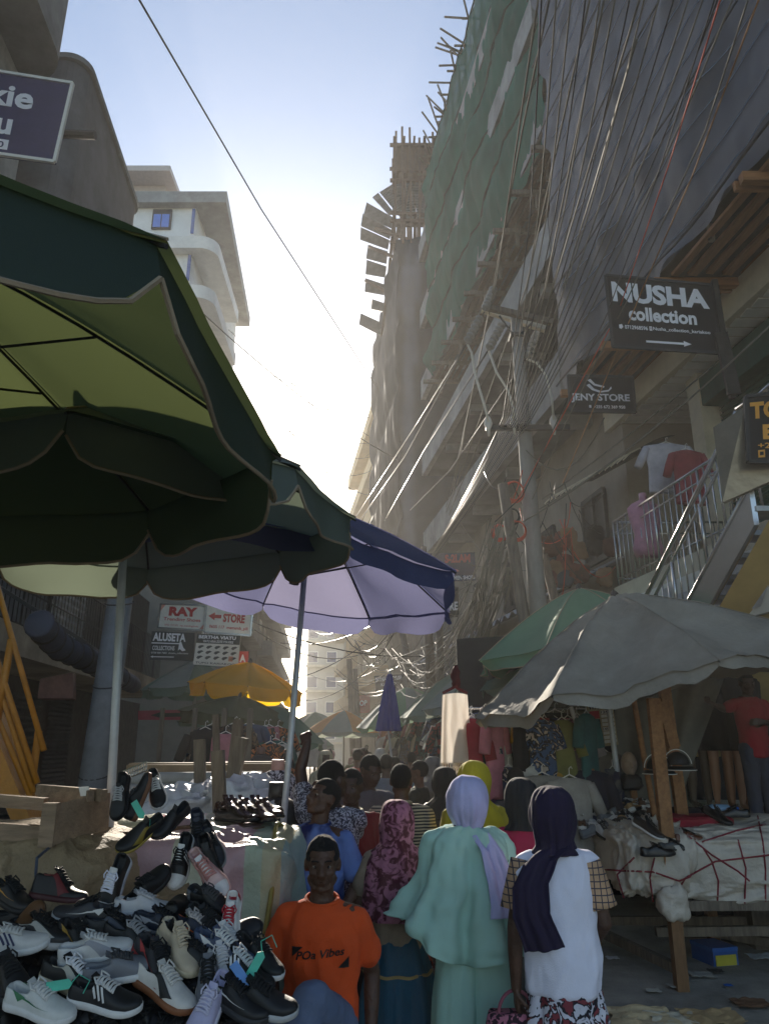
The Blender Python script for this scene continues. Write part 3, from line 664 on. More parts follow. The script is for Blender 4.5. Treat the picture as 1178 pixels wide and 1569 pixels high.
for i in range(22):
    x = r_.uniform(770, 905); y = r_.uniform(720, 860)
    cab([(x, y, 11.9), (x + r_.uniform(-60, 70), y + r_.uniform(-30, 110), 12.6)], .009, M_WIRE if i % 3 else M_OR, 'loose wire hanging around the foot of the concrete pole', TG, r_.uniform(.05, .5))
for a, b, s in (((806, 690, 11.8), (925, 640, 11.2), .6), ((830, 765, 11.5), (1110, 545, 8.4), .05), ((800, 800, 11.4), (1178, 500, 7.0), .15), ((826, 780, 11.5), (1040, 620, 9.8), .1), ((560, 700, 40), (700, 560, 26), .2), ((600, 1010, 22), (770, 905, 14), .2), ((700, 790, 22), (830, 870, 13), .6)):
    cab([a, b], .013, M_WIREL, 'pale service line leading from the concrete pole to a shopfront', 'service lines from the concrete pole', s)
r_ = random.Random(5)
for i in range(26):
    Y = r_.uniform(20, 46); x = r_.uniform(535, 600); y = r_.uniform(905, 1060)
    cab([(x - r_.uniform(20, 70), y + r_.uniform(-8, 30), Y), (x + r_.uniform(10, 60), y - r_.uniform(0, 40), Y - 3)], .014, M_WIREL if i % 2 else M_WIRE, 'distant wire crossing the hazy end of the street', 'distant wires at the hazy end of the street', r_.uniform(.2, 1.2))
# ================================================================ signs
def px(Y, *c): return [at(x, y, Y) for x, y in c]
M_BLK = mat('0a0b0f', rough=.75, var=.15, bump=.05); M_NAVY = mat('34335c', rough=.5, var=.12, bump=.05); M_RED = mat('b02c2c', rough=.5, var=.1); M_ORG = mat('d6942e', rough=.5, var=.08, bump=0)
sign('shop_sign', 'purple signboard with white lettering cut by the picture edge, under the weathered balcony', 'sign', *px(6.6, (-112, 92), (112, 128), (84, 248), (-132, 218)), M_NAVY,
     [('t', 'kie', .46, .14, .77, .42, M_LETW, .03), ('t', 'tu', .45, .52, .66, .76, M_LETW, .03), ('p', [(.38, .82), (.66, .82), (.66, .94), (.38, .94)], M_LETW), ('t', '080', .5, .845, .63, .92, M_NAVY, .02, )], frame=M_WHITE)
k = 3.114
def c5(x, y): return (800 + x / k, 400 + y / k)
TL, TR, BR, BL = c5(395, 68), c5(908, 116), c5(945, 440), c5(430, 408)
sg = sign('shop_sign', 'large black signboard with bold white lettering and a white arrow on a steel post', 'sign', at(*TL, 8.9), at(*TR, 8.4), at(*BR, 8.4), at(*BL, 8.9), M_BLK,
     [('t', 'NUSHA', .05, .08, .95, .37, M_LETW, .045), ('t', 'collection', .19, .42, .82, .62, M_LETW, .035), ('t', '0712968596', .14, .69, .36, .745, M_LETW, .02), ('t', 'Nusha_collection_kariakoo', .41, .69, .93, .745, M_LETW, .02),
      ('p', [(.085, .69), (.115, .68), (.125, .72), (.105, .75), (.085, .74)], M_LETW), ('p', [(.375, .685), (.4, .685), (.4, .745), (.375, .745)], M_LETW), ('p', [(.385, .7), (.392, .7), (.392, .73), (.385, .73)], M_BLK, 'emblem', .008),
      ('p', [(.33, .885), (.68, .885), (.68, .86), (.75, .9), (.68, .94), (.68, .915), (.33, .915)], M_LETW, 'arrow')], frame=M_BLACK)
m = MB(); m.beam(at(1093, 430, 8.35), at(1122, 610, 8.35), .07, .07); m.beam(at(1103, 510, 8.3), at(1124, 604, 8.3), .16, .05); m.build('post', M_IRON, sg)
TL, TR, BR, BL = c5(217, 547), c5(525, 553), c5(540, 722), c5(228, 716)
sign('shop_sign', 'small black signboard with white shoe outline hung under the plank deck', 'sign', at(*TL, 10.6), at(*TR, 10.3), at(*BR, 10.3), at(*BL, 10.6), M_BLK,
     [('t', 'JENY STORE', .03, .5, .93, .76, M_LETW, .03), ('t', '+255 672 369 958', .37, .82, .85, .91, M_LETW, .02), ('p', [(.28, .26), (.33, .22), (.4, .36), (.5, .42), (.62, .38), (.66, .28), (.67, .34), (.62, .43), (.48, .47), (.36, .4), (.3, .3)], M_LETW), ('p', [(.3, .12), (.35, .08), (.42, .22), (.56, .28), (.55, .33), (.4, .27)], M_LETW), ('p', [(.3, .82), (.335, .82), (.335, .9), (.3, .9)], M_LETW)], frame=M_BLACK)
s4 = sign('shop_sign', 'black and orange signboard fixed on the upper stair landing', 'sign', *px(6.3, (1141, 608), (1262, 594), (1262, 712), (1146, 707)), M_BLK,
     [('t', 'TO', .05, .1, .44, .36, M_ORG, .05), ('t', 'B', .2, .45, .38, .67, M_ORG, .05), ('t', '+255', .13, .72, .45, .8, M_ORG), ('p', [(.13, .83), (.22, .82), (.22, .93), (.13, .94)], M_ORG), ('p', [(.15, .855), (.2, .85), (.2, .9), (.15, .91)], M_BLK, 'emblem', .008)], frame=M_BLACK)
sign('picture_board', 'steel panel showing a red high heel and white handbag beside the orange lettering', 'sign', at(1092, 655, 6.6), at(1141, 622, 6.35), at(1262, 700, 6.3), at(1106, 770, 6.6), mat('8a8478', rough=.3, metal=.6, var=.2, scale=2),
     [('p', [(.1, .4), (.16, .32), (.22, .5), (.36, .72), (.5, .8), (.7, .76), (.72, .84), (.5, .93), (.3, .84), (.22, .72), (.21, 1.0 - .04), (.18, .95), (.17, .7), (.1, .55)], M_RED, 'heel_picture'), ('p', [(.3, .25), (.62, .2), (.66, .6), (.55, .76), (.4, .66)], mat('c9c9c9', bump=0), 'bag_picture'),
      ('p', [(.36, .26), (.37, .12), (.44, .04), (.52, .1), (.55, .23), (.52, .23), (.48, .12), (.44, .09), (.4, .14), (.39, .26)], M_RED, 'handle_picture')])
sign('shop_sign', 'navy signboard with a pink shoe over distant umbrellas', 'sign', *px(19.5, (655, 848), (727, 846), (729, 889), (656, 892)), mat('26284a', var=.2),
     [('t', 'S-2LAM', .36, .06, .9, .36, M_RED, .05), ('p', [(.36, .56), (.4, .48), (.48, .56), (.62, .6), (.66, .66), (.5, .7), (.36, .69)], mat('c97f85', bump=0)), ('t', 'MEN SHOES', .54, .82, .98, .96, M_LETW, .04), ('t', '+20 811 8015', .1, .84, .46, .96, M_LETW, .03)])
sign('shop_sign', 'small black signboard ending in white capitals at the tip of the blue umbrella', 'sign', *px(17.5, (650, 903), (702, 900), (703, 945), (652, 948)), M_BLK, [('t', 'STORE', .3, .48, .97, .78, M_LETW, .04)])
sign('shop_sign', 'grey signboard half hidden behind the folded blue umbrella', 'sign', *px(34, (573, 1036), (618, 1032), (621, 1053), (576, 1058)), mat('4b4648', var=.2), [('t', 'MYNAH STYLISH', .04, .12, .97, .4, M_LETW, .04), ('t', 'KARIAKOO', .2, .55, .8, .75, M_LETW, .03)])
sign('banner', 'faded red signboard low at the hazy end of the street', 'sign', *px(38, (536, 1066), (567, 1064), (567, 1092), (536, 1094)), mat('9c3a30', var=.2), [('t', 'SHOP', .15, .3, .85, .6, M_LETW, .03)])
sign('banner', 'little orange red board before the far tower', 'sign', *px(44, (491, 1101), (504, 1101), (504, 1113), (491, 1113)), mat('b5573c', var=.2), [('p', [(.2, .3), (.8, .3), (.8, .5), (.2, .5)], M_LETW)])
M_PW = mat('d8d4cc', rough=.6, var=.08, spots=.15)
sign('shop_sign', 'white signboard with big red three letter name at upper corner of the cluster', 'sign', *px(14, (247, 925), (316, 928), (314, 966), (242, 962)), M_PW,
     [('t', 'RAY', .2, .1, .82, .48, M_RED, .06), ('t', 'Trending Shoes', .1, .54, .9, .72, M_RED, .02), ('t', '0762 157 371  ray_trendingshoes', .14, .82, .86, .91, M_RED, .01), ('p', [(0, 0), (.12, 0), (0, .35)], mat('c98a7c', bump=0)), ('p', [(1, 1), (.86, 1), (1, .7)], mat('c98a7c', bump=0))], frame=M_STEEL)
sign('shop_sign', 'white signboard with red arrow pointing sideways tucked behind the blue umbrella rim', 'sign', *px(13.9, (317, 925), (388, 930), (384, 974), (313, 969)), M_PW,
     [('t', 'STORE', .38, .3, .85, .6, M_RED, .05), ('t', '0655 117  mamamb_pili', .1, .72, .93, .86, M_RED, .02), ('p', [(.06, .42), (.2, .28), (.2, .36), (.34, .36), (.34, .48), (.2, .48), (.2, .56)], M_RED, 'arrow')], frame=M_STEEL)
M_SG = mat('23282a', rough=.5, var=.15)
sign('shop_sign', 'dark signboard with white serif name, boot picture and arrow below the red lettered board', 'sign', *px(13.8, (233, 967), (299, 970), (296, 1012), (229, 1011)), M_SG,
     [('t', 'ALUSETA', .04, .04, .8, .34, M_LETW, .04), ('t', 'COLLECTIONS', .05, .5, .56, .66, M_LETW, .02), ('p', [(.02, .39), (.66, .39), (.66, .43), (.02, .43)], M_LETW), ('p', [(.64, .66), (.66, .36), (.7, .34), (.76, .55), (.82, .64), (.74, .68), (.68, .6)], M_LETW), ('t', '0758 000 7682  aluseta_collections', .03, .72, .88, .79, M_LETW, .01), ('p', [(.02, .89), (.08, .85), (.08, .875), (.56, .875), (.56, .905), (.08, .905), (.08, .93)], M_LETW, 'arrow')])
sandals = []
for rr_ in range(3):
    for cc in range(5):
        u = .05 + cc * .19; v = .36 + rr_ * .17; sandals.append(('p', [(u, v + .08), (u + .03, v + .02), (u + .1, v), (u + .15, v + .03), (u + .11, v + .06), (u + .05, v + .12)], mat('4c4a4a', bump=0), 'sandal_picture'))
sign('shop_sign', 'white board printed with rows of sandals under a dark heading', 'sign', *px(13.6, (303, 971), (369, 974), (364, 1022), (296, 1018)), M_PW,
     [('p', [(0, 0), (1, 0), (1, .3), (0, .3)], M_SG, 'heading'), ('t', 'BERTHA VIATU', .04, .04, .9, .15, M_LETW, .04, ), ('t', 'VIATU AINA ZOTE VYA KIKE', .15, .19, .85, .27, M_LETW, .02)] + sandals + [('p', [(.78, .68), (.88, .68), (.88, .84), (.78, .84)], mat('c98f78', bump=0)), ('t', 'TUPO KARIAKOO', .05, .9, .95, .96, M_SG, .01)])
sign('shop_sign', 'narrow red board with one white capital beside the sandal board', 'sign', *px(14.5, (366, 998), (381, 998), (380, 1022), (366, 1022)), M_RED, [('t', 'A', .1, .2, .75, .7, M_LETW, .04)])
sign('banner', 'dark red banner with black arrow under the grey green umbrella', 'sign', *px(14.6, (212, 1089), (306, 1087), (306, 1103), (212, 1103)), mat('8c2c40', var=.2), [('p', [(.2, .5), (.42, .1), (.42, .3), (.85, .3), (.85, .7), (.42, .7), (.42, .9)], M_BLK, 'arrow')])
cells = []
for i, (cc, tx) in enumerate((('b02c3c', '12459'), ('2c2c34', ''), ('b02c2c', '145917'), ('b02c2c', ''))):
    v = .16 + i * .2; cells += [('p', [(.04, v), (.42, v), (.42, v + .18), (.04, v + .18)], mat(cc, bump=0)), ('p', [(.48, v), (.96, v), (.96, v + .08), (.48, v + .08)], M_PW), ('p', [(.48, v + .1), (.96, v + .1), (.96, v + .17), (.48, v + .17)], M_PW)]
    if tx: cells.append(('t', tx, .5, v + .01, .94, v + .07, M_BLK, .02))
    if tx: cells[-1] = ('t', tx, .5, v + .01, .94, v + .07, M_BLK, .02)
wk = sign('price_board', 'cream board of red and white number cells hung beside the clothes', 'sign', *px(7.9, (899, 1080), (938, 1077), (947, 1141), (908, 1146)), mat('a89878', var=.15), [c for c in cells if c[0] == 'p'] , )
for c_ in [c for c in cells if c[0] == 't'] + [('t', 'WAKALA', .03, .02, .97, .12, M_BLK, .03)]:
    cs = px(7.88, (899, 1080), (938, 1077), (947, 1141), (908, 1146)); vs, fs = text_mesh(c_[1], .02); x0, x1 = vs[:, 0].min(), vs[:, 0].max(); y0, y1 = vs[:, 1].min(), vs[:, 1].max()
    MB().add([lerp(lerp(cs[0], cs[1], c_[2] + (c_[4] - c_[2]) * (x - x0) / (x1 - x0)), lerp(cs[3], cs[2], c_[2] + (c_[4] - c_[2]) * (x - x0) / (x1 - x0)), c_[5] + (c_[3] - c_[5]) * (y - y0) / (y1 - y0)) for x, y, z in vs], fs).build('lettering', M_BLK, wk)
# fascia lettering on the terrace
vs, fs = text_mesh('Jacky', .04); m = MB(); 
def FP(u, v): return PR(4.9, lerp(9.4, 7.05, u), lerp(3.12, 3.66, v)) + V(-.012, 0, 0)
x0, x1 = vs[:, 0].min(), vs[:, 0].max(); y0, y1 = vs[:, 1].min(), vs[:, 1].max()
m.add([FP((x - x0) / (x1 - x0), (y - y0) / (y1 - y0)) for x, y, z in vs], fs); m.build('fascia_lettering', mat('b8b8bc', bump=0), r1)
# ================================================================ umbrellas
def umbrella(label, c, zr, Rr, rise, mats, mpole, yaw=0, tilt=(0, 0), vh=.2, mpipe=None, detail=True, group='market umbrellas', nr=8, sag=.04, pole_to=None, mval=None, pole_r=.02, wob=.02, seed=0, inw=.03):
    base = V(c[0], c[1], 0) if pole_to is None else Vector(pole_to)
    t = thing('market_umbrella', label, 'umbrella', base, group=group)
    C0 = V(c[0], c[1], zr); T = Matrix.Rotation(tilt[0], 3, 'X') @ Matrix.Rotation(tilt[1], 3, 'Y'); rs = random.Random(seed)
    so_ = seed * 5.3
    def W(x, y, z): return C0 + T @ V(x, y, z)
    vz = [rs.uniform(-.04, .02) * (Rr) for _ in range(nr)]
    def rim(a):
        k = (a - yaw) / (2 * math.pi / nr); f = k - math.floor(k); i = int(math.floor(k)) % nr
        return f, vz[i] * (1 - f) + vz[(i + 1) % nr] * f
    def cp(a, r):
        f, dz = rim(a); half = math.pi / nr
        rad = Rr * r * math.cos(half) / math.cos((f - .5) * 2 * half) * (1 - inw * r * math.sin(math.pi * f))
        z = rise * (1 - r ** 1.35) - sag * math.sin(math.pi * f) * math.sin(math.pi * min(1, r * .9)) * 1.5 + dz * r * r
        wv = wob * nse((rad * math.cos(a) * 2.2 + so_, rad * math.sin(a) * 2.2, r)) + wob * .6 * nse((rad * math.cos(a) * 7 + so_, rad * math.sin(a) * 7, 3))
        return rad * math.cos(a), rad * math.sin(a), z + wv * (1 if 0.03 < f < .97 else .3)
    nu = 12 if detail else 5; nvv = 14 if detail else 5
    m = MB(); m.grid(lambda u, v: W(*cp(yaw + u * 2 * math.pi, max(.01, v))), nu * nr, nvv)
    for i in range(len(m.f)): m.m[i] = ((i % (nu * nr)) // nu) % len(mats)
    m.build('canopy', list(mats), t, smooth=True)
    if vh:
        mv = mval or mats[0]
        def vp(k, u, v):
            a = yaw + (k + u) * 2 * math.pi / nr; x, y, z = cp(a - (1e-6 if u == 1 else 0), 1)
            d = vh * (1 - .6 * abs(2 * u - 1) ** 9) * v; o = .035 * math.sin(u * 9 + k) * v + .06 * v * math.sin(math.pi * u)
            rr = math.hypot(x, y); return W(x * (1 + (o - .03) / rr), y * (1 + (o - .03) / rr), z - d)
        if detail:
            for k in range(nr):
                q = MB(); q.grid(lambda u, v: vp(k, u, v), 12, 5); vo = q.build('valance', mv, t, smooth=True)
                if mpipe: MB().tube([vp(k, u, 1) for u in np.linspace(0, 1, 18)], .0065, 5).build('piping', mpipe, vo)
        else:
            q = MB()
            for k in range(nr): q.grid(lambda u, v: vp(k, u, v), 5, 2)
            q.build('valance', mv, t, smooth=True)
    top = W(0, 0, rise + .05)
    if detail:
        for k in range(nr):
            a = yaw + k * 2 * math.pi / nr; q = MB()
            q.tube([W(x, y, z - .014) for x, y, z in (cp(a + 1e-4, r) for r in np.linspace(.02, 1.0, 9))], .006, 5); rb = q.build('rib', M_IRON, t)
            q = MB(); x, y, z = cp(a + 1e-4, .55); q.tube([W(0, 0, rise - .55), W(x, y, z - .02)], .005, 5); q.build('strut', M_IRON, rb)
        for k in range(nr):
            a = yaw + k * 2 * math.pi / nr; q = MB(); q.tube([W(x, y, z + .004) for x, y, z in (cp(a + 1e-4, r) for r in np.linspace(.02, 1.0, 12))], .0045, 4); q.build('seam', mpipe or mats[-1], t)
        q = MB(); q.tube([W(0, 0, rise - .6), W(0, 0, rise - .5)], .035, 8); q.build('runner', M_BLACK, t)
        q = MB(); q.tube([W(0, 0, rise - .01), W(0, 0, rise + .03), W(0, 0, rise + .07)], [.05, .04, .012], 8); q.build('finial', M_BLACK, t)
    q = MB(); q.tube([base, lerp(base, top, .5), W(0, 0, rise)], [pole_r * 1.1, pole_r * 1.05, pole_r], 10); q.build('pole', mpole, t, smooth=True)
    return t
M_PIPE = mat('8a7a64', var=.1); M_PWH = mat('b9bcc0', rough=.4, metal=.2, var=.1, spots=.2)
gA = mat('223029', rough=.75, var=.15, scale=2, trans=.24, tcol='727e50', bscale=300, bump=.2); gB = mat('586058', rough=.75, var=.15, scale=2, trans=.28, tcol='87937f', bscale=300, bump=.2)
blu = mat('363e58', rough=.7, var=.15, scale=2, bump=.3, bscale=40, trans=.35, tcol='8a8cb4')
umbrella('huge dark green umbrella with beige piping filling the upper corner overhead', (-1.71, 1.97), 2.79, 1.42, .62, [gA], M_PWH, yaw=R(17.4), vh=.22, mpipe=M_PIPE, seed=1, inw=.0, sag=.02, wob=.012, pole_to=(-1.75, 2.0, 0))
umbrella('grey green umbrella on a white pole tucked below the huge green one', (-1.3, 3.5), 2.9, 1.17, .45, [gB], M_PWH, yaw=R(10), vh=.2, mpipe=M_PIPE, seed=2, inw=.01, sag=.02, wob=.012, pole_to=downto(at(240, 800, 3.8), at(203, 1170, 3.9)))
umbrella('sunlit blue and lilac umbrella whose white pole two men hold', (-.62, 5.15), 2.97, 1.2, .5, [blu, mat('74749a', rough=.7, var=.12, scale=2, trans=.38, tcol='a4a2c2', bump=.3, bscale=40)], M_PWH, yaw=R(20), vh=.14, seed=3, pole_to=downto(at(482, 880, 5.2), at(448, 1200, 5.1)), tilt=(R(-4), R(9)))
gr = mat('8c867a', rough=.85, var=.2, scale=2.5, bump=.5, bscale=24, trans=.12, tcol='a09070', spots=.3); grL = mat('b5a68c', rough=.85, var=.1, scale=2.5, bump=.3, trans=.2, tcol='c0a878')
umbrella('big faded grey umbrella shading the near shoe stall', (2.38, 7), 2.36, 1.6, .8, [gr], M_WOOD, yaw=R(-90), vh=.1, tilt=(R(-2), R(-13)), seed=4, sag=.1, wob=.085, pole_to=(2.5, 7.1, 0), pole_r=.025)
gG = mat('6f9678', rough=.8, var=.12, scale=2, trans=.3, tcol='9ab890', bump=.2); gG2 = mat('6a7e70', rough=.8, var=.12, trans=.25, tcol='8fa890'); gG3 = mat('84908c', rough=.8, var=.12, trans=.3, tcol='b0b8a8')
umbrella('pale green umbrella just behind the big faded grey one', (2.55, 9.4), 2.85, 1.45, .85, [gG], M_WOOD, yaw=R(12), vh=.14, seed=5, tilt=(0, R(-4)), mpipe=grL)
for i, (lab, c, zr, Rr, rs_, ms_, tl) in enumerate((
    ('grey green umbrella whose tip hangs over the red hanger and scarf', (2.3, 11.3), 2.72, 1.42, .8, [gG2], (0, R(-14))),
    ('dull grey umbrella second behind the white hanging scarf', (1.95, 13.6), 2.6, 1.35, .7, [gG3], (0, R(-10))),
    ('grey umbrella with a red corner low behind the hanging scarf', (1.75, 12.2), 2.15, 1.3, .55, [gG3], (0, R(-12))),
    ('dark green umbrella left of the dull grey one, beside the folded blue umbrella', (1.6, 16), 2.5, 1.35, .75, [gG2], (0, R(-8))),
    ('green white umbrella beyond the folded blue umbrella', (.7, 21), 2.4, 1.5, .9, [gG, gG3], (0, R(-8))),
    ('small green umbrella farther down behind the folded blue umbrella', (1.4, 24), 2.2, 1.4, .8, [gG2], (0, 0)),
    ('white and orange umbrella in the middle of the hazy street', (-1.25, 24), 2.15, 1.25, .65, [gG3, mat('c89058', var=.1, trans=.3, tcol='e0a868')], (0, 0)),
    ('dark green umbrella just left of the white and orange one', (-2.6, 29), 2.2, 1.5, .75, [gG2, gG3], (0, 0)),
    ('small white and green umbrella low over the distant crowd', (-2.45, 26), 1.75, .8, .45, [gG3, gG2], (0, 0)),
    ('cream umbrella farthest down the hazy street', (-.4, 34), 2.3, 1.4, .7, [gG3, grL], (0, 0)),
    ('dim umbrella under the balconies at the hazy far end', (1.2, 31), 2.3, 1.4, .7, [gG2], (0, 0)))):
    umbrella(lab, c, zr, Rr, rs_, ms_, M_WOODG, yaw=R(10 * i), vh=.12, detail=i < 4, seed=10 + i, tilt=tl)
yel = mat('c9a32e', rough=.7, var=.08, trans=.55, tcol='f0c020', bump=.2)
umbrella('bright yellow umbrella over the timber posts', (-2.35, 13), 2.72, .98, .42, [yel], M_PWH, yaw=R(12), vh=.2, seed=30, tilt=(0, R(6)), pole_to=at(353, 1200, 12.6) * 1)
umbrella('faded grey green umbrella left of the bright yellow one', (-3.75, 15.2), 2.85, 1.08, .55, [gG2, gG3], M_PWH, yaw=R(5), vh=.16, seed=31)
umbrella('dark olive umbrella directly below the bright yellow one', (-2.3, 12.1), 2.22, .92, .3, [mat('5c5c40', var=.15, trans=.3, tcol='707050')], M_PWH, yaw=R(8), vh=.17, seed=32, tilt=(0, R(6)))
umbrella('drooping dark umbrella behind the blue umbrella pole', (-1.75, 12.4), 1.98, .85, .4, [gG2], M_PWH, yaw=R(20), vh=.1, detail=False, seed=33, tilt=(0, R(12)))
umbrella('dark grey umbrella low under the olive one', (-3.2, 16), 2.25, 1.1, .4, [gG2], M_PWH, yaw=R(20), vh=.1, detail=False, seed=34)
# folded blue umbrella
A = at(597, 1033, 14); B = at(595, 1120, 14)
fu = thing('folded_umbrella', 'folded royal blue umbrella standing upright over the crowd', 'umbrella', V(B.x + .25, 14, 0))
m = MB(); rings = []
for i in range(24):
    t_ = i / 23; q = lerp(A, B, t_); rr = .03 + .16 * t_ ** .8
    rings.append([q + V(math.cos(a) * rr * (1 + .28 * math.sin(8 * a)), math.sin(a) * rr * (1 + .28 * math.sin(8 * a)), 0) for a in np.linspace(0, 2 * math.pi, 40, endpoint=False)])
m.loft(rings); m.build('canopy', mat('303a86', rough=.7, var=.15, trans=.2, tcol='5060c0'), fu, smooth=True)
MB().tube([A + V(0, 0, .06), B, V(B.x + .25, 14, 0)], .02, 8).build('pole', M_PWH, fu)
# ================================================================ people
def cap(mb, p0, p1, r0, r1=None, n=14, q=4):
    p0, p1 = Vector(p0), Vector(p1); r1 = r0 if r1 is None else r1; d = p1 - p0
    if d.length < 1e-6: d = V(0, 0, 1e-4)
    d.normalize(); pts = []; rs = []
    for i in range(q): a = math.pi / 2 * (i + .3) / (q + .3); pts.append(p0 - d * r0 * math.cos(a)); rs.append(r0 * math.sin(a))
    pts += [p0, p1]; rs += [r0, r1]
    for i in range(q): a = math.pi / 2 * (1 - (i + 1) / (q + .3)); pts.append(p1 + d * r1 * math.cos(a)); rs.append(r1 * math.sin(a))
    return mb.tube(pts, rs, n)
def eloft(mb, rings, n=28, T=None):    # rings (z, cx, cy, rx, ry)
    rr = [[V(cx + rx * math.cos(a), cy + ry * math.sin(a), z) for a in np.linspace(0, 2 * math.pi, n, endpoint=False)] for z, cx, cy, rx, ry in rings]
    if T: rr = [[T(p) for p in r_] for r_ in rr]
    return mb.loft(rr)
def remesh(mb, voxel, smooth=3, sf=.5):
    me = bpy.data.meshes.new('tmp'); me.from_pydata([tuple(p) for p in mb.v], [], mb.f); me.update()
    o = bpy.data.objects.new('tmp', me); COL.objects.link(o)
    a = o.modifiers.new('r', 'REMESH'); a.mode = 'VOXEL'; a.voxel_size = voxel
    if smooth: b = o.modifiers.new('s', 'SMOOTH'); b.factor = sf; b.iterations = smooth
    dg = bpy.context.evaluated_depsgraph_get(); ev = bpy.data.meshes.new_from_object(o.evaluated_get(dg))
    bpy.data.objects.remove(o); bpy.data.meshes.remove(me); return ev
def put(me, name, mt, parent, world=False):
    me.name = name; me.materials.clear(); me.materials.append(mt)
    me.polygons.foreach_set('use_smooth', [True] * len(me.polygons))
    o = bpy.data.objects.new(name, me); COL.objects.link(o)
    if parent is not None: o.parent = parent; KIDS.setdefault(parent.name, []).append(o)
    return o
def hand(mb, w, d, nrm, side, curl, s, fine=True):
    """w wrist, d finger direction, nrm palm normal, side +1/-1 which way the thumb leaves (d x n)"""
    d = Vector(d).normalized(); nrm = Vector(nrm); nrm = (nrm - d * nrm.dot(d)).normalized(); t = d.cross(nrm) * side
    def P(a, b, c): return w + (d * a + t * b + nrm * c) * s
    for b in (-.03, -.01, .01, .03): cap(mb, P(.012, b * .62, 0), P(.082, b, .002 + (.03 - abs(b)) * -.1), .0155 * s, .0135 * s, 8, 3)
    if not fine:
        cap(mb, P(.07, 0, 0), P(.13, 0, .03), .024 * s, .016 * s, 8, 3); return
    for i, (b, L) in enumerate(((.03, .072), (.0105, .08), (-.0105, .075), (-.03, .058))):
        p = P(.085, b, 0); ang = 0
        for j, f in enumerate((.45, .32, .25)):
            ang += curl * (.75 if j == 0 else 1) * (1 + .12 * i); dd = d * math.cos(ang) + nrm * math.sin(ang) + t * (b * 1.2)
            q = p + dd.normalized() * L * f * s; cap(mb, p, q, (.0096 - .0008 * j) * s, (.0088 - .0008 * j) * s, 8, 3); p = q
    p = P(.02, .026, .004); a = P(.052, .054, .016 + .02 * curl); cap(mb, p, a, .013 * s, .0105 * s, 8, 3); b_ = P(.085, .058 - .02 * curl, .026 + .035 * curl); cap(mb, a, b_, .0102 * s, .0085 * s, 8, 3)
def drape(name, rings, mt, parent, n=80, k=9, amp=.012, seed=0, hem=None, cut=None, solid=.004, closed_top=True, xf=None, sub=4, wr=.006, rdg=.0045):
    Z = np.array([r_[:5] for r_ in rings], float); m_ = len(rings); tt = np.linspace(0, m_ - 1, (m_ - 1) * sub + 1)
    def cr(col):     # catmull-rom, clamped
        y = Z[:, col]; out = []
        for t in tt:
            i = min(int(t), m_ - 2); f = t - i; p = [y[max(i - 1, 0)], y[i], y[i + 1], y[min(i + 2, m_ - 1)]]
            v_ = .5 * ((2 * p[1]) + (-p[0] + p[2]) * f + (2 * p[0] - 5 * p[1] + 4 * p[2] - p[3]) * f * f + (-p[0] + 3 * p[1] - 3 * p[2] + p[3]) * f ** 3)
            lo, hi = min(p[1], p[2]), max(p[1], p[2]); out.append(min(max(v_, lo), hi))
        return out
    C = [cr(i) for i in range(5)]; rs = random.Random(seed); ph = [rs.uniform(0, 6.3) for _ in range(4)]; vs = []; so_ = seed * 2.7
    M = len(tt)
    for j in range(M):
        f = j / (M - 1)
        for i in range(n):
            a = 2 * math.pi * i / n
            fo = amp * f ** 1.3 * (math.sin(k * a + ph[0] + .9 * math.sin(a + f)) + .6 * math.sin((k * 1.7 // 1) * a + ph[1] + f * 1.5) + .3 * math.sin((k * 3) * a + ph[2]))
            wn = wr * (mnoise.noise(V(math.cos(a) * 2 + so_, math.sin(a) * 2, C[0][j] * 6)) + .6 * mnoise.noise(V(math.cos(a) * 4 + so_, math.sin(a) * 4, C[0][j] * 18 + a)))
            rx = C[3][j] + (fo + wn) * min(1, C[3][j] * 12); ry = C[4][j] + (fo + wn) * min(1, C[4][j] * 12)
            z = C[0][j] + (hem(a) * f ** 2 if hem else 0)
            p = V(C[1][j] + rx * math.cos(a), C[2][j] + ry * math.sin(a), z); vs.append(xf(p) if xf else p)
    fs = []
    for j in range(M - 1):
        for i in range(n):
            q = (j * n + i, j * n + (i + 1) % n, (j + 1) * n + (i + 1) % n, (j + 1) * n + i)
            if cut and cut(sum((vs[x] for x in q), V(0, 0, 0)) / 4): continue
            fs.append(q)
    if closed_top: fs.append(tuple(reversed(range(n))))
    m = MB(); m.v = [tuple(p) for p in vs]; m.f = [tuple(reversed(q)) for q in fs]; m.m = [0] * len(fs)
    o = m.build(name, mt, parent, smooth=True, local=True, solid=solid)
    if rdg: ridge(o, rdg, 8, 4.5, seed)
    return o
cl = lambda c, **k: mat(c, rough=.85, bump=.3, bscale=250, **k)
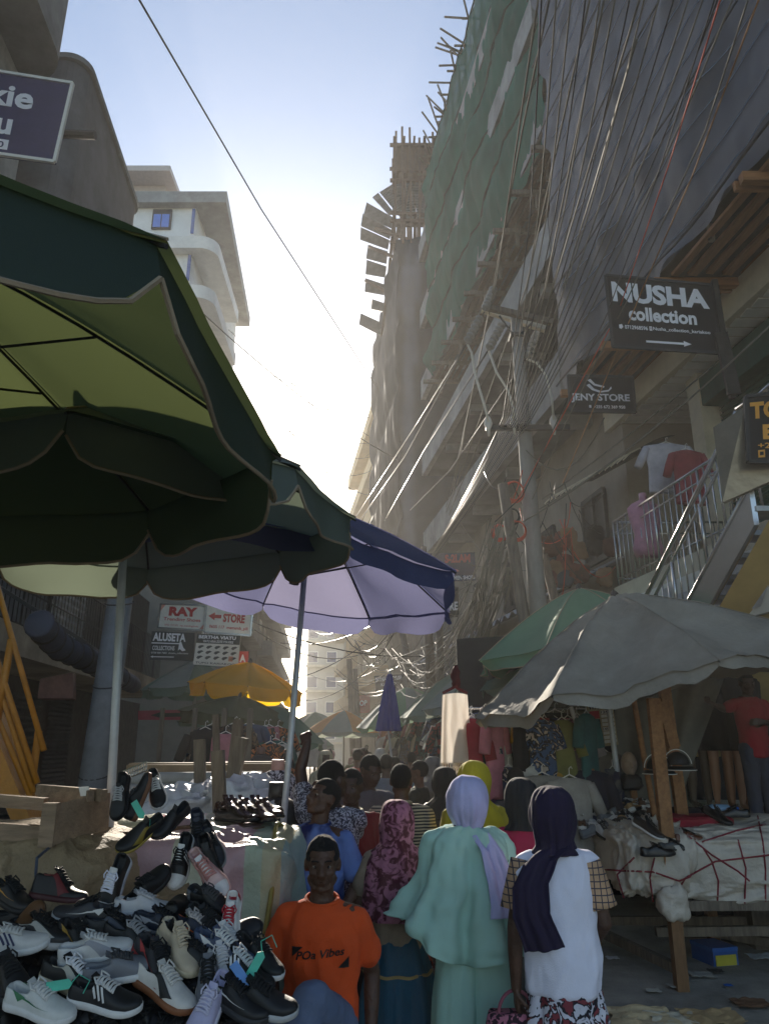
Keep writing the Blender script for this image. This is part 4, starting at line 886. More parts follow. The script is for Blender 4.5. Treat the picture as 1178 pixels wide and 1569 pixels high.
# ================================================================ stalls
def lump(name, lo, hi, mt, parent=None, amp=.05, freq=3, seed=0, n=26, sq=.28, dent=0, stretch=(1, 1, 1)):
    lo, hi = Vector(lo), Vector(hi); c = (lo + hi) / 2; h = (hi - lo) / 2; m = MB(); rows = []
    for j in range(n + 1):
        t = math.pi * j / n; row = []
        for i in range(2 * n):
            a = math.pi * i / n; f = lambda v: math.copysign(abs(v) ** sq, v)
            ct, stt = max(-1, min(1, math.cos(t))), max(.0005, math.sin(t))
            q = V(h.x * f(math.cos(a)) * stt ** sq, h.y * f(math.sin(a)) * stt ** sq, -h.z * f(ct)); d = q.normalized()
            w_ = V((c + q).x * stretch[0], (c + q).y * stretch[1], (c + q).z * stretch[2]) * freq + V(seed, 0, 0)
            k = amp * (mnoise.noise(w_) + .3 * mnoise.noise(w_ * 2.7) + .75 * (.6 - 2.2 * abs(mnoise.noise(w_ * 1.6 + V(9, 9, 9)))) + .35 * (.6 - 2.2 * abs(mnoise.noise(w_ * 3.7 + V(3, 9, 1)))))
            row.append(c + q + d * k)
        rows.append(row)
    m.loft(rows); return m.build(name, mt, parent, smooth=True)
SACK = mat('937f62', rough=.75, var=.2, scale=3, bump=.5, bscale=60, spots=.35); TARP = mat('bcb2a4', rough=.5, var=.15, scale=3, bump=.5, bscale=30, spots=.3)
def rope_loop(parent, c, hx, hz, mt=M_ROPER, r=.008, axis='x', x=0, y=0, name='rope'):
    pass
lt = thing('stall_table', 'rough timber table carrying the sacking bales and shoe heap', 'table', (-1.9, 4, 0))
MB().box((-2.2, 4.3, .62), (3.4, 1.7, .06)).build('top', M_WOODG, lt)
for x in (-3.7, -2.2, -.62):
    for y in (3.6, 5.0): MB().box((x, y, .3), (.08, .08, .6)).build('leg', M_WOODG, lt)
b1 = thing('sacking_bale', 'long brown sacking bale tied with red rope behind the shoe heap', 'bale', (-2.2, 3.7, .65), group='wrapped bales on the stalls')
lump('sack', (-3.9, 3.3, .62), (-1.1, 4.15, 1.44), SACK, b1, .06, 3.4, 1, 70)
lump('fold', (-1.55, 3.28, .6), (-.78, 3.8, 1.2), SACK, b1, .07, 3.4, 6, 30, .5, stretch=(2.2, 1, .6))
for zz, x0 in ((1.22, -3.8), ):
    m = MB(); m.tube([V(x, 3.235 - .01 * math.sin(x * 9), zz - .12 * (x + 3.8) / 2.6 + .02 * math.sin(x * 5)) for x in np.linspace(-3.8, -1.1, 30)], .01, 6); m.build('rope', M_ROPER, b1)
for x in (-1.95, -1.35):
    m = MB(); m.tube([V(x + .03 * math.sin(z * 8), 3.235 if z < 1.4 else 3.3 + (z - 1.4) * 8, z) for z in np.linspace(.8, 1.47, 14)], .006, 5); m.build('seam', mat('3c4454'), b1)
b2 = thing('striped_bale', 'pale bale striped in faded pink, yellow and green tied at its end by yellow cord', 'bale', (-.95, 4.05, .65), group='wrapped bales on the stalls')
STR = pat('bands', '9aa088', '8a9a78', .75, rough=.45, c3=[(0, 'a8a890'), (.35, 'a88a90'), (.5, 'b0b09c'), (.62, 'a8868a'), (.74, '9aa490'), (.8, 'a8a080'), (.86, '8a9c98'), (.92, '98a890')], axis='X', bump=.4)
lump('sack', (-1.75, 3.62, .55), (-.43, 4.5, 1.40), STR, b2, .06, 3.6, 3, 64, stretch=(1, 1, .5))
m = MB(); m.tube([V(-.52 + .02 * math.sin(a * 3), 4.06 + .45 * math.cos(a), .98 + .43 * math.sin(a)) for a in np.linspace(0, 6.3, 40)], .012, 6); m.build('cord', mat('8c7c3c'), b2)
m = MB(); m.tube([V(x, 3.68 + .35 * (x + 1.6), 1.405 + .012 * math.sin(x * 12)) for x in np.linspace(-1.6, -.6, 20)], .009, 6); m.build('cord', M_WOODD, b2)
hp = thing('display_board', 'dark sloping board and sheet under the heap of trainers', 'board', (-1.6, 2.7, 0))
m = MB(); m.grid(lambda u, v: (lerp(-3.2, -.5, u), lerp(2.0, 3.0, v), 1.0 + .62 * (lerp(2.0, 3.0, v) - 2.45) - .15 + .03 * nse((u * 9, v * 6, 2))), 40, 24); m.build('sheet', M_DARK, hp, solid=.01)
for x in (-3, -1.7, -.5): m = MB(); m.beam((x, 2.1, 0), (x, 2.1, .6), .06, .06); m.build('leg', M_WOODG, hp)
for x in (-2.9, -.6): m = MB(); m.beam((x, 2.95, 0), (x, 2.95, 1.1), .06, .06); m.build('leg', M_WOODG, hp)
wc = thing('broken_pallet', 'broken open timber frame lying on top of the brown sacking bale', 'frame', at(70, 1290, 3.4))
for a, b, w_, h_ in (((-60, 1222, 3.5), (70, 1232, 3.5), .05, .05), ((-60, 1272, 3.4), (68, 1280, 3.4), .05, .075), ((72, 1298, 3.35), (80, 1230, 3.35), .06, .04), ((60, 1210, 3.95), (160, 1219, 3.5), .03, .05), ((62, 1224, 3.8), (140, 1220, 3.5), .03, .05)):
    m = MB(); m.beam(at(*a), at(*b), w_, h_); m.build('rail', mat('8c7660', var=.3, scale=4, stretch=(1, 6, 6), bump=.4), wc)
m = MB(); m.slab([at(80, 1233, 3.33), at(166, 1215, 3.62), at(163, 1272, 3.62), at(80, 1296, 3.33)], V(.0, .03, 0)); m.build('board', mat('8c7660', var=.3, scale=4, stretch=(1, 6, 6), bump=.4), wc)
m = MB(); m.slab([at(121, 1206, 3.5), at(135, 1205, 3.5), at(139, 1219, 3.5), at(124, 1220, 3.5)], V(0, .01, 0)); tag(m.build('paper_label', M_PW), 'cream paper label stuck on the broken timber frame', 'label')
gridt = thing('wire_grid', 'small wire display grid fixed to the white umbrella pole', 'wire rack', at(200, 1190, 3.6))
m = MB()
for i in range(12): x = 182 + i * 3.9; m.tube([at(x, 1185 - i * 1.6, 3.6), at(x - 1, 1198 - i * 1.6, 3.6)], .003, 4)
for dy in (0, 7, 13): m.tube([at(181, 1185 + dy, 3.6), at(226, 1167 + dy, 3.6)], .004, 4)
m.build('wires', M_STEEL, gridt)
# yellow stair
ys = thing('yellow_stair', 'yellow painted steel stair rail at the picture edge', 'stair', at(30, 1290, 6))
M_YEL = mat('b0741c', rough=.5, var=.2, spots=.3)
m = MB(); 
for a, b in (((-20, 840), (68, 1150)), ((-40, 900), (58, 1200)), ((-30, 960), (52, 1215)), ((-40, 1010), (48, 1222))): m.tube([at(*a, 6.1), at(*b, 5.9)], .022, 8)
m.build('rail', M_YEL, ys, smooth=True)
for a, b in (((18, 980), (-6, 1120)), ((60, 1120), (40, 1265)), ((-22, 900), (-40, 1000))): m = MB(); m.tube([at(*a, 6), at(*b, 6)], .03, 8); m.build('post', M_YEL, ys, smooth=True)
m = MB(); m.slab([at(-60, 1000, 5.9), at(50, 1262, 5.9), at(30, 1290, 5.9), at(-60, 1060, 5.9)], V(-.05, .4, 0)); m.build('stringer', M_YEL, ys)
# rolled awning
aw = thing('rolled_awning', 'blue grey tarpaulin awning rolled up along the shop row', 'awning', at(150, 1010, 10))
m = MB(); pts = [at(60, 955, 8.2), at(90, 990, 9), at(130, 1008, 10), at(160, 1025, 11.5), at(205, 1050, 14)]; fine_ = []
for i in range(120): t_ = i / 119 * 4; j = min(int(t_), 3); fine_.append(lerp(pts[j], pts[j + 1], t_ - j))
m.tube(fine_, [.14 + .02 * math.sin(i * 1.9) + .02 * nse((i * .3, 0, 0)) for i in range(120)], 14); m.build('roll', mat('3c4252', rough=.7, var=.25, scale=3, bump=.4), aw, smooth=True)
for i in range(8, 112, 12): m = MB(); m.tube([fine_[i] + V(math.cos(a) * .16, 0, math.sin(a) * .16) for a in np.linspace(0, 6.3, 16)], .012, 4); m.build('tie', M_IRON, aw)
for i in (20, 60, 100): m = MB(); m.beam(fine_[i] + V(0, 0, .2), fine_[i] + V(-1.2, 0, .9), .04, .04); m.build('bracket', M_IRON, aw)
tag(MB().slab([at(62, 1040, 9.0), at(112, 1030, 9.0), at(112, 1070, 9.0), at(58, 1070, 9.0)], V(-.1, .35, 0)).build('meter_box', mat('6a4a40', var=.3)), 'brown metal meter box hung under the rolled awning', 'box')
# timber posts and umbrella holders
for lab, a, b, Y, w_ in (('squared grey post rising from the plastic bags', (306, 1133), (307, 1245), 5.6, .07), ('squared grey post in the middle of the bags', (334, 1150), (338, 1262), 5.0, .075), ('tilted thick post holding the yellow umbrella pole', (371, 1130), (345, 1250), 5.6, .09), ('upper splice post bound to the tilted thick one', (366, 1102), (360, 1150), 5.9, .07), ('thin post with bindings beside the clothes rack', (331, 1095), (332, 1160), 6.4, .05)):
    m = MB(); A = at(*a, Y); B = at(*b, Y); B2 = B + (B - A).normalized() * .25; m.beam(A, B2, w_, w_, up=(0, 1, 0)); t = m.build('timber_post', M_WOODG); tag(t, lab, 'post')
# goods on back tables
tb = thing('stall_table', 'second plank table behind the striped bale with bags and crates', 'table', (-2.6, 6.4, 0))
MB().box((-2.9, 6.2, 1.12), (3.4, 2.2, .05)).build('top', M_WOODG, tb)
for x in (-4.4, -1.4):
    for y in (5.3, 7.1): MB().box((x, y, .55), (.07, .07, 1.1)).build('leg', M_WOODG, tb)
PLS = mat('b8bcc4', rough=.2, var=.2, scale=8, bump=.8, bscale=14, coat=.5)
for i, (x, y, Y, w_, h_, lab) in enumerate(((290, 1240, 5.5, .26, .12, 'crumpled clear plastic bag beside the first grey post'), (325, 1236, 5.6, .28, .14, 'crumpled clear plastic bag between the grey posts'), (372, 1232, 5.5, .26, .15, 'shiny plastic bag behind the leather shoes'), (255, 1240, 5.6, .22, .1, 'white plastic bag next to the brown soled shoe'), (400, 1250, 5.3, .16, .09, 'small plastic bag before the blue barrel'), (345, 1226, 5.9, .3, .1, 'flat white bag farther back on the plank table'))):
    c_ = at(x, y, Y); t = lump('plastic_bag', c_ - V(w_, .25, h_), c_ + V(w_, .25, h_), PLS, None, .09, 7, i * 3, 22, .7); tag(t, lab, 'bag', 'plastic bags on the plank table')
for i, (x, y, Y, w_, h_, c_, lab) in enumerate(((280, 1192, 6.6, .42, .11, '8a7358', 'long cardboard carton on the plank table'), (300, 1212, 6.2, .55, .05, '8a8c8a', 'rolled grey plastic sheet in front of the long carton'), (390, 1200, 7.0, .3, .17, '7a6450', 'wooden crate near the orange vest keeper'), (250, 1200, 6.8, .3, .08, 'a87884', 'folded pink bedding on the plank table'), (245, 1268, 5.2, .22, .035, '8a2c34', 'red tray at the edge of the plank table'), (470, 1155, 16, .4, .25, 'a0a09c', 'pale box carried over the distant crowd'))):
    p = at(x, y, Y); m = MB()
    if 'rolled' in lab:
        m.tube([p + V(-w_, 0, 0), p + V(w_, .1, .02)], .05, 12); m.tube([p + V(-w_, .05, .09), p + V(w_ * .9, .1, .1)], .045, 12)
    elif 'bedding' in lab:
        lump('x', p - V(w_, .2, h_), p + V(w_, .2, h_), mat(c_), None, .03, 5, 4, 14, .5).name = 'bedding'; o = bpy.data.objects['bedding']; tag(o, lab, 'bedding'); continue
    else:
        m.box(p, (w_ * 2, .4, h_ * 2), .1); m.box(p + V(0, -.005, h_ + .006), (w_ * 2.02, .2, .012), .1)
        if 'crate' in lab:
            for k in range(3): m.box(p + V(0, -.21, -h_ + .05 + k * .11), (w_ * 2.05, .02, .08), .1)
    o = m.build('carton' if 'carton' in lab or 'box' in lab else ('crate' if 'crate' in lab else ('tray' if 'tray' in lab else 'plastic_roll')), mat(c_, var=.2)); tag(o, lab, o.name.split('.')[0].replace('_', ' '))
br = thing('barrel', 'blue plastic barrel behind the plastic bags', 'barrel', at(392, 1290, 6.2))
q = at(392, 1212, 6.2); m = MB(); m.tube([q + V(0, 0, -.55), q + V(0, 0, -.4), q + V(0, 0, -.2), q + V(0, 0, -.05), q], [.17, .19, .2, .19, .18], 20); m.build('drum', mat('1c4a9c', rough=.4, var=.15), br, smooth=True)
m = MB()
for z in (0, -.25): m.tube([q + V(math.cos(a) * .195, math.sin(a) * .195, z) for a in np.linspace(0, 6.2832, 24)], .014, 6)
m.build('rim', mat('2a5cac', rough=.4), br)
# torso forms
def torso(label, p, mt, neck='b08a80', dark=False, h=.62, grp='mannequin torsos at the stalls'):
    t = thing('mannequin_torso', label, 'mannequin', p - V(0, 0, h), group=grp); k = h / .62; z0 = p.z - h
    m = MB(); eloft(m, [(z0 + z * k, p.x, p.y, a * k, b * k) for z, a, b in ((0, .13, .09), (.08, .15, .1), (.22, .12, .085), (.4, .16, .1), (.5, .17, .09), (.55, .12, .075), (.58, .06, .055))]); o = m.build('clothed_form', mt, t, smooth=True)
    m = MB(); m.tube([V(p.x, p.y, z0 + .56 * k), V(p.x, p.y, z0 + .66 * k)], [.055, .05], 16); m.build('neck', mat(neck, rough=.4), t, smooth=True)
    m = MB(); m.tube([V(p.x, p.y, z0 - .5), V(p.x, p.y, z0 + .05)], .015, 8); m.build('stand', M_IRON, t); return t
torso('dress form in a black and white patterned blouse beside the white pole', at(426, 1172, 6.3), pat('floral', 'a8a8b4', '1c1c2c', 40))
torso('black clad dress form holding a white slip near the striped bale', at(424, 1210, 5.2), M_BLACK, neck='141416', h=.7)
torso('dark dress form at the back of the shaded stalls', at(400, 1150, 9.5), cl('20202c'), neck='6a4c44')
torso('pink topped dress form on the terrace behind the steel railing', at(984, 762, 9.9), cl('b07c90'), neck='b07c90', h=.85)
# right stall bale
b3 = thing('wrapped_bale', 'big pale tarpaulin bale bound with crossing dark red rope on timber legs', 'bale', (3.6, 7.2, .6), group='wrapped bales on the stalls')
bo3 = [lump('wrap', (2.05, 6.5, .6), (5.2, 8.0, 1.13), TARP, b3, .09, 3.8, 12, 96, .3, stretch=(.7, 1, 1.6))]
bo3.append(lump('end_bundle', (1.9, 6.5, .64), (2.55, 7.7, 1.14), TARP, b3, .08, 4.2, 15, 60, .45, stretch=(2.5, 1, .7)))
lump('knot', (2.16, 6.4, .5), (2.38, 6.62, .74), TARP, b3, .03, 9, 3, 16, .7)
for pts in ([(1015, 1400), (1050, 1345), (1095, 1320), (1178, 1310), (1230, 1308)], [(1160, 1250), (1168, 1290), (1172, 1330), (1172, 1400)], [(1040, 1270), (1090, 1310), (1130, 1335), (1150, 1352)], [(1098, 1392), (1100, 1350), (1090, 1320), (1075, 1297)], [(920, 1332), (950, 1334), (1000, 1336), (1040, 1350), (1060, 1342)], [(1140, 1390), (1142, 1330), (1128, 1280)], [(1000, 1382), (995, 1345), (1003, 1310)], [(955, 1375), (945, 1340), (975, 1310)], [(1075, 1290), (1130, 1272), (1178, 1262)]):
    m = MB(); q = []; pts = [(lerp(pts[i][0], pts[i + 1][0], k / 8), lerp(pts[i][1], pts[i + 1][1], k / 8)) for i in range(len(pts) - 1) for k in range(8)]; P_ = [onto(bo3, x, y, 6.6, .004) for x, y in pts]
    for i in range(len(P_) - 1):
        q.append(P_[i])
    m.tube(q + [P_[-1]], .007, 6); m.build('rope', M_ROPER, b3, smooth=True)
fr = thing('trestle', 'knocked together timber trestle under the tarpaulin bale', 'trestle', (3.5, 7, 0))
for i, (a, b, w_) in enumerate((((2.27, 6.52, 0), (2.27, 6.52, .62), .09), ((2.0, 7.9, 0), (1.98, 7.9, .7), .07), ((3.1, 7.9, 0), (3.1, 7.9, .62), .09), ((4.3, 6.6, 0), (4.3, 6.6, .62), .09), ((3.75, 7.3, 0), (3.75, 7.3, .6), .06))):
    m = MB(); m.beam(a, b, w_, w_); m.build('leg', mat('7a5a3c', var=.3, scale=4, stretch=(5, 5, .8)), fr)
for a, b in (((2.27, 6.52, .14), (2.0, 7.9, .12)), ((2.0, 7.9, .2), (5.0, 7.8, .22)), ((2.27, 7.0, .3), (4.3, 6.9, .34)), ((3.1, 7.9, .1), (4.3, 6.6, .1)), ((2.27, 6.55, .58), (4.8, 6.6, .58))):
    m = MB(); m.beam(a, b, .06, .07); m.build('rail', M_WOODG, fr)
for lab, a, b, Y, w_, mt in (('tall timber post in front of the wrapped bale', (1000, 1070), (1026, 1330), 6.55, .1, M_WOOD), ('leaning timber post holding the big grey umbrella', (1016, 1048), (1046, 1262), 7.2, .1, M_WOOD), ('short timber batten nailed on the leaning post', (1013, 1075), (1032, 1145), 7.05, .1, M_WOOD),
                             ('timber post under the white pipe by the clothes', (903, 1178), (921, 1330), 7.4, .07, M_WOOD), ('white pipe leaning over the timber post by the clothes', (874, 1083), (905, 1182), 7.5, .04, M_PWH), ('white pipe in front of the price board', (931, 1074), (955, 1262), 7.6, .05, M_PWH), ('short orange brown post under the mannequin head', (967, 1195), (977, 1262), 7.7, .06, M_WOOD)):
    m = MB(); A = at(*a, Y); B = at(*b, Y)
    if mt is M_PWH: m.tube([A, B], w_ * .55, 10)
    else: m.beam(A, B, w_, w_ * .7, up=(0, 1, 0))
    tag(m.build('timber_post' if mt is M_WOOD else 'pipe', mt), lab, 'post' if mt is M_WOOD else 'pipe', None)
m = MB()
def hang(u, v):
    x = lerp(lerp(942, 940, v), lerp(1112, 1036, v), u); y = lerp(lerp(1085, 1030, u), lerp(1250, 1240, u), v); return at(x, y, 8.1 + .05 * math.sin(u * 14) + .12 * nse((u * 3, v * 2, 4)))
m.grid(hang, 40, 40); tag(m.build('hanging_tarpaulin', mat('6c685e', rough=.8, var=.25, scale=2, bump=.4, spots=.4), smooth=True, solid=.006), 'dull grey tarpaulin hung like a wall behind the timber posts', 'tarpaulin')
pf = thing('stall_platform', 'white covered platform behind the wrapped bale', 'platform', (4.2, 8.7, 0))
MB().box((4.4, 9.2, 1.07), (3.4, 2.1, .1)).build('top', M_WHITE, pf); MB().box((4.4, 8.22, .5), (3.3, .05, 1.0)).build('skirt_board', M_DARK, pf)
tag(MB().slab([V(1.0, 10.4, 0), V(5.5, 10.0, 0), V(5.5, 10.05, 3.4), V(1.0, 10.45, 3.2)], V(0, .04, 0)).build('shade_backdrop', mat('1a1a1e', var=.4), None), 'dark sheet standing in for the shade at the back of the clothes stall', 'screen')  # near-black sheet added for the darkness behind the clothes racks
# mannequin legs
def legs_form(label, x, y, skirt_c, fc, h=.98, rot=0):
    t = thing('leg_mannequin', label, 'mannequin', (x, y, 1.13), R(rot), group='mannequins on the platform')
    for s_ in (-1, 1):
        g = MB(); cap(g, V(s_ * .07, 0, .85), V(s_ * .075, -.01, .45), .075, .05); cap(g, V(s_ * .075, -.01, .45), V(s_ * .075, .0, .3), .05, .052); cap(g, V(s_ * .075, 0, .3), V(s_ * .08, .02, .07), .052, .03); cap(g, V(s_ * .08, .02, .05), V(s_ * .09, -.12, .02), .03, .022)
        put(remesh(g, .012, 2), 'leg', mat(fc, rough=.35, var=.06, bump=0), t)
    drape('skirt', [(1.5, 0, 0, .05, .05), (1.42, 0, 0, .15, .08), (1.15, 0, 0, .13, .09), (.95, 0, 0, .17, .12), (.6, 0, 0, .16, .12)], cl(skirt_c), t, k=6, amp=.01, seed=int(x * 10))
    return t
for i, (xx, yy, c_, f_, lab) in enumerate(((1072, 8.7, '14161e', '6a5a4c', 'dark grey skirted mannequin deepest in the row'), (1108, 8.5, '0e0e12', 'a87c60', 'mannequin in a navy black knee skirt, first of the bright legged row'), (1128, 8.6, '3a0c18', '9c7054', 'mannequin in a dark maroon knee dress'), (1146, 8.4, '08080c', 'a07860', 'mannequin in a black skirt with a small emblem'), (1165, 8.6, '141418', '946c54', 'mannequin in black half hidden behind the red jersey'), (1048, 9.0, '1c2026', '4a4038', 'shadowy mannequin beside the grey tarpaulin'))):
    legs_form(lab, (xx - 589) / 1141 * yy * .94, yy, c_, f_, rot=-8 + i * 4)
mh = thing('face_mannequin', 'pale mannequin face above a black scarf on a short post', 'mannequin', at(965, 1195, 7.6)); q = at(963, 1170, 7.6)
g = MB(); g.sphere(q, (.075, .09, .11), 20, 14); cap(g, q + V(0, -.09, .0), q + V(0, -.1, -.025), .01, .014, 8); g.sphere(q + V(0, -.06, -.07), (.03, .03, .03), 10, 8); cap(g, q - V(0, 0, .08), q - V(0, 0, .2), .045)
for s_ in (-1, 1): cap(g, q + V(s_ * .012, -.085, .025), q + V(s_ * .045, -.075, .03), .01)
me = remesh(g, .007, 3)
for v in me.vertices:
    v.co -= wloc(mh)
    for s_ in (-1, 1):
        d2 = (v.co + wloc(mh) - (q + V(s_ * .03, -.085, .008))).length_squared
        v.co.y += .012 * math.exp(-d2 / .0003)
put(me, 'head', mat('a8907c', rough=.35, var=.05, bump=0), mh); lump('scarf', q - V(.1, .1, .24), q - V(-.1, -.1, .1), M_BLACK, mh, .02, 9, 2, 14, .6)
# cap hanging
for i, (x, y, lab) in enumerate(((1000, 1178, 'black cap with white piping hung on the timber post'), (1030, 1172, 'second black cap with white piping, nearer the mannequins'))):
    p = at(x + 8, y, 6.9); t = thing('cap', lab, 'cap', p, group='caps on the timber post'); m = MB(); m.grid(lambda u, v: p + V(.1 * math.cos(u * 6.2832) * math.sin(v * 1.57), .09 * math.sin(u * 6.2832) * math.sin(v * 1.57), .11 * math.cos(v * 1.57) + .0), 20, 8); m.build('crown', M_BLACK, t, smooth=True, solid=.004)
    m = MB(); m.grid(lambda u, v: p + V(.12 * math.cos(math.pi * (1 + u)) * (1 + .15 * v), -.1 * abs(math.sin(math.pi * u)) * (1 + .9 * v), -.01 - .03 * v), 16, 4); m.build('peak', M_BLACK, t, smooth=True, solid=.004)
    m = MB(); m.tube([p + V(.125 * math.cos(math.pi * (1 + u)) * 1.15, -.1 * abs(math.sin(math.pi * u)) * 1.9, -.04) for u in np.linspace(0, 1, 20)], .004, 5); m.tube([p + V(.122 * math.sin(a), 0, .13 * math.cos(a)) for a in np.linspace(-1.5, 1.5, 16)], .004, 5); m.build('piping', M_PW, t)
# small goods on the bale
c_ = at(1062, 1258, 7.1); t = lump('folded_shirt', c_ - V(.32, .22, .05), c_ + V(.3, .22, .05), cl('8c1c2c'), None, .03, 6, 5, 20, .5); tag(t, 'dark red shirt folded on the wrapped bale', 'shirt')
c_ = at(1045, 1245, 7.4); t = lump('folded_shirt', c_ - V(.3, .15, .04), c_ + V(.3, .15, .04), cl('20141c'), None, .03, 6, 8, 16, .5); tag(t, 'black and red shirt crumpled behind the red one', 'shirt')
bt = thing('plastic_bottle', 'clear blue plastic water bottle lying on the bale', 'bottle', at(1103, 1245, 7.2)); q = at(1103, 1240, 7.2); m = MB(); m.tube([q + V(-.1, 0, 0), q + V(-.08, 0, 0), q + V(.06, 0, 0), q + V(.1, 0, 0), q + V(.14, 0, 0)], [.03, .045, .045, .02, .018], 16); m.build('bottle_body', mat('7c9cb8', rough=.1, var=.1, coat=.6, bump=0), bt, smooth=True); MB().tube([q + V(.14, 0, 0), q + V(.16, 0, 0)], .02, 12).build('bottle_cap', mat('2c5cac'), bt)
bx = thing('shoe_box', 'small blue shoe box with a yellow end under the wrapped bale', 'box', atz(1108, 1478, 0)); q = atz(1108, 1478, 0); m = MB(); m.box(q + V(-.03, .1, .06), (.24, .3, .12), .25); m.build('box', mat('1c4c8c', var=.1), bx); m = MB(); m.box(q + V(-.03, .1, .125), (.25, .31, .03), .25); m.build('lid', mat('24589c', var=.1), bx); m = MB(); m.box(q + V(.005, -.052, .045), (.2, .008, .08), .25); m.build('end_label', mat('a8a030', var=.1), bx)
r_ = random.Random(77)
for i, (x, y, w_, c_, lab, cat_) in enumerate(((980, 1560, .22, 'c9b48c', 'large torn flap of pale cardboard lying in the sun', 'cardboard'), (1030, 1565, .16, 'c9c0a8', 'crumpled paper sheet beside the torn cardboard', 'paper'), (1090, 1562, .18, 'b89c70', 'flat cardboard strip at the lower edge', 'cardboard'), (938, 1470, .05, 'c0c0c4', 'small white paper ball near the trestle', 'paper'), (1075, 1496, .09, '9a968c', 'flat grey paper scrap on the ground before the blue box', 'paper'), (1035, 1513, .07, 'a09c94', 'pale paper scrap below the trestle leg', 'paper'), (1165, 1468, .1, 'a8b0b4', 'clear plastic scrap beyond the blue box', 'plastic'), (1150, 1540, .12, '6a4c34', 'brown board scrap near the lower corner', 'board'), (1095, 1490, .06, '3a342c', 'dark sole lying on the ground', 'sole'), (1000, 1520, .05, 'b0aca0', 'tiny paper fleck on the open ground', 'paper'), (1115, 1512, .03, '2c5ca8', 'tiny blue wrapper on the ground', 'wrapper'))):
    q = atz(x, y, .01); m = MB(); sd_ = i * 1.3
    def fl(u, v): return q + V((u - .5) * 2 * w_ * (1 + .3 * nse((v * 3, sd_, 0))), (v - .5) * 1.6 * w_ * (1 + .3 * nse((u * 3, sd_, 5))), .012 + abs(nse((u * 3 + sd_, v * 3, 1))) * w_ * .22)
    m.grid(fl, 14, 14); tag(m.build('%s_scrap' % cat_ if cat_ != 'sole' else 'shoe_sole', mat(c_, var=.15, bump=.4), solid=.003), lab, cat_ + ' scrap' if cat_ != 'sole' else 'sole')
# ---- hanging clothes
def garment(label, p, w_, L, mt, kind='shirt', grp='clothes hung at the right stall', seed=0, yaw=0):
    t = thing('hanging_' + kind, label, 'garment', p - V(0, 0, L), group=grp); cs, sn = math.cos(yaw), math.sin(yaw); rs = random.Random(seed)
    if kind == 'shirt': prof = [(0, .18), (.04, .5), (.1, .52), (.5, .46), (1, .5)]
    elif kind == 'dress': prof = [(0, .18), (.04, .42), (.15, .42), (.35, .34), (1, .56)]
    elif kind == 'trousers': prof = [(0, .34), (.1, .38), (1, .42)]
    else: prof = [(0, .42), (.5, .46), (1, .5)]
    ph = rs.uniform(0, 6); n = 36; M_ = 22; rings = []
    for j in range(M_ + 1):
        v = j / M_; hw = float(np.interp(v, [q[0] for q in prof], [q[1] for q in prof])) * w_; ring = []
        for i in range(n):
            a = 2 * math.pi * i / n; f = 1 if v > .06 else .4; fo = .012 * math.sin(a * 7 + ph + v * 2) * v + .02 * nse((math.cos(a) * 2 + seed, v * 3, math.sin(a)))
            x = hw * math.cos(a); y = (.05 * f + fo) * math.sin(a) + fo * .6
            ring.append(p + V(x * cs - y * sn, x * sn + y * cs, -v * L + (.015 * math.sin(a * 5 + ph) if j == M_ else 0)))
        rings.append(ring)
    m = MB(); m.loft(rings)
    m.build('cloth', mt, t, smooth=True)
    if kind in ('shirt', 'dress'):
        for s_ in (-1, 1):
            A = p + V(s_ * w_ * .45 * cs, s_ * w_ * .45 * sn, -.06 * L - .02); B = A + V(s_ * w_ * .24 * cs, s_ * w_ * .24 * sn, -min(.4, L * .4)); m = MB(); m.tube([A, lerp(A, B, .5), B], [.05, .06, .055], 12); m.build('sleeve', mt, t, smooth=True)
    m = MB(); m.tube([p + V(-w_ * .3 * cs, -w_ * .3 * sn, -.03), p + V(0, 0, .03), p + V(w_ * .3 * cs, w_ * .3 * sn, -.03)], .006, 5); m.tube([p + V(0, 0, .03), p + V(0, 0, .08), p + V(.02, 0, .1), p + V(.03, 0, .08)], .004, 5); m.build('hanger', M_PW, t)
    return t
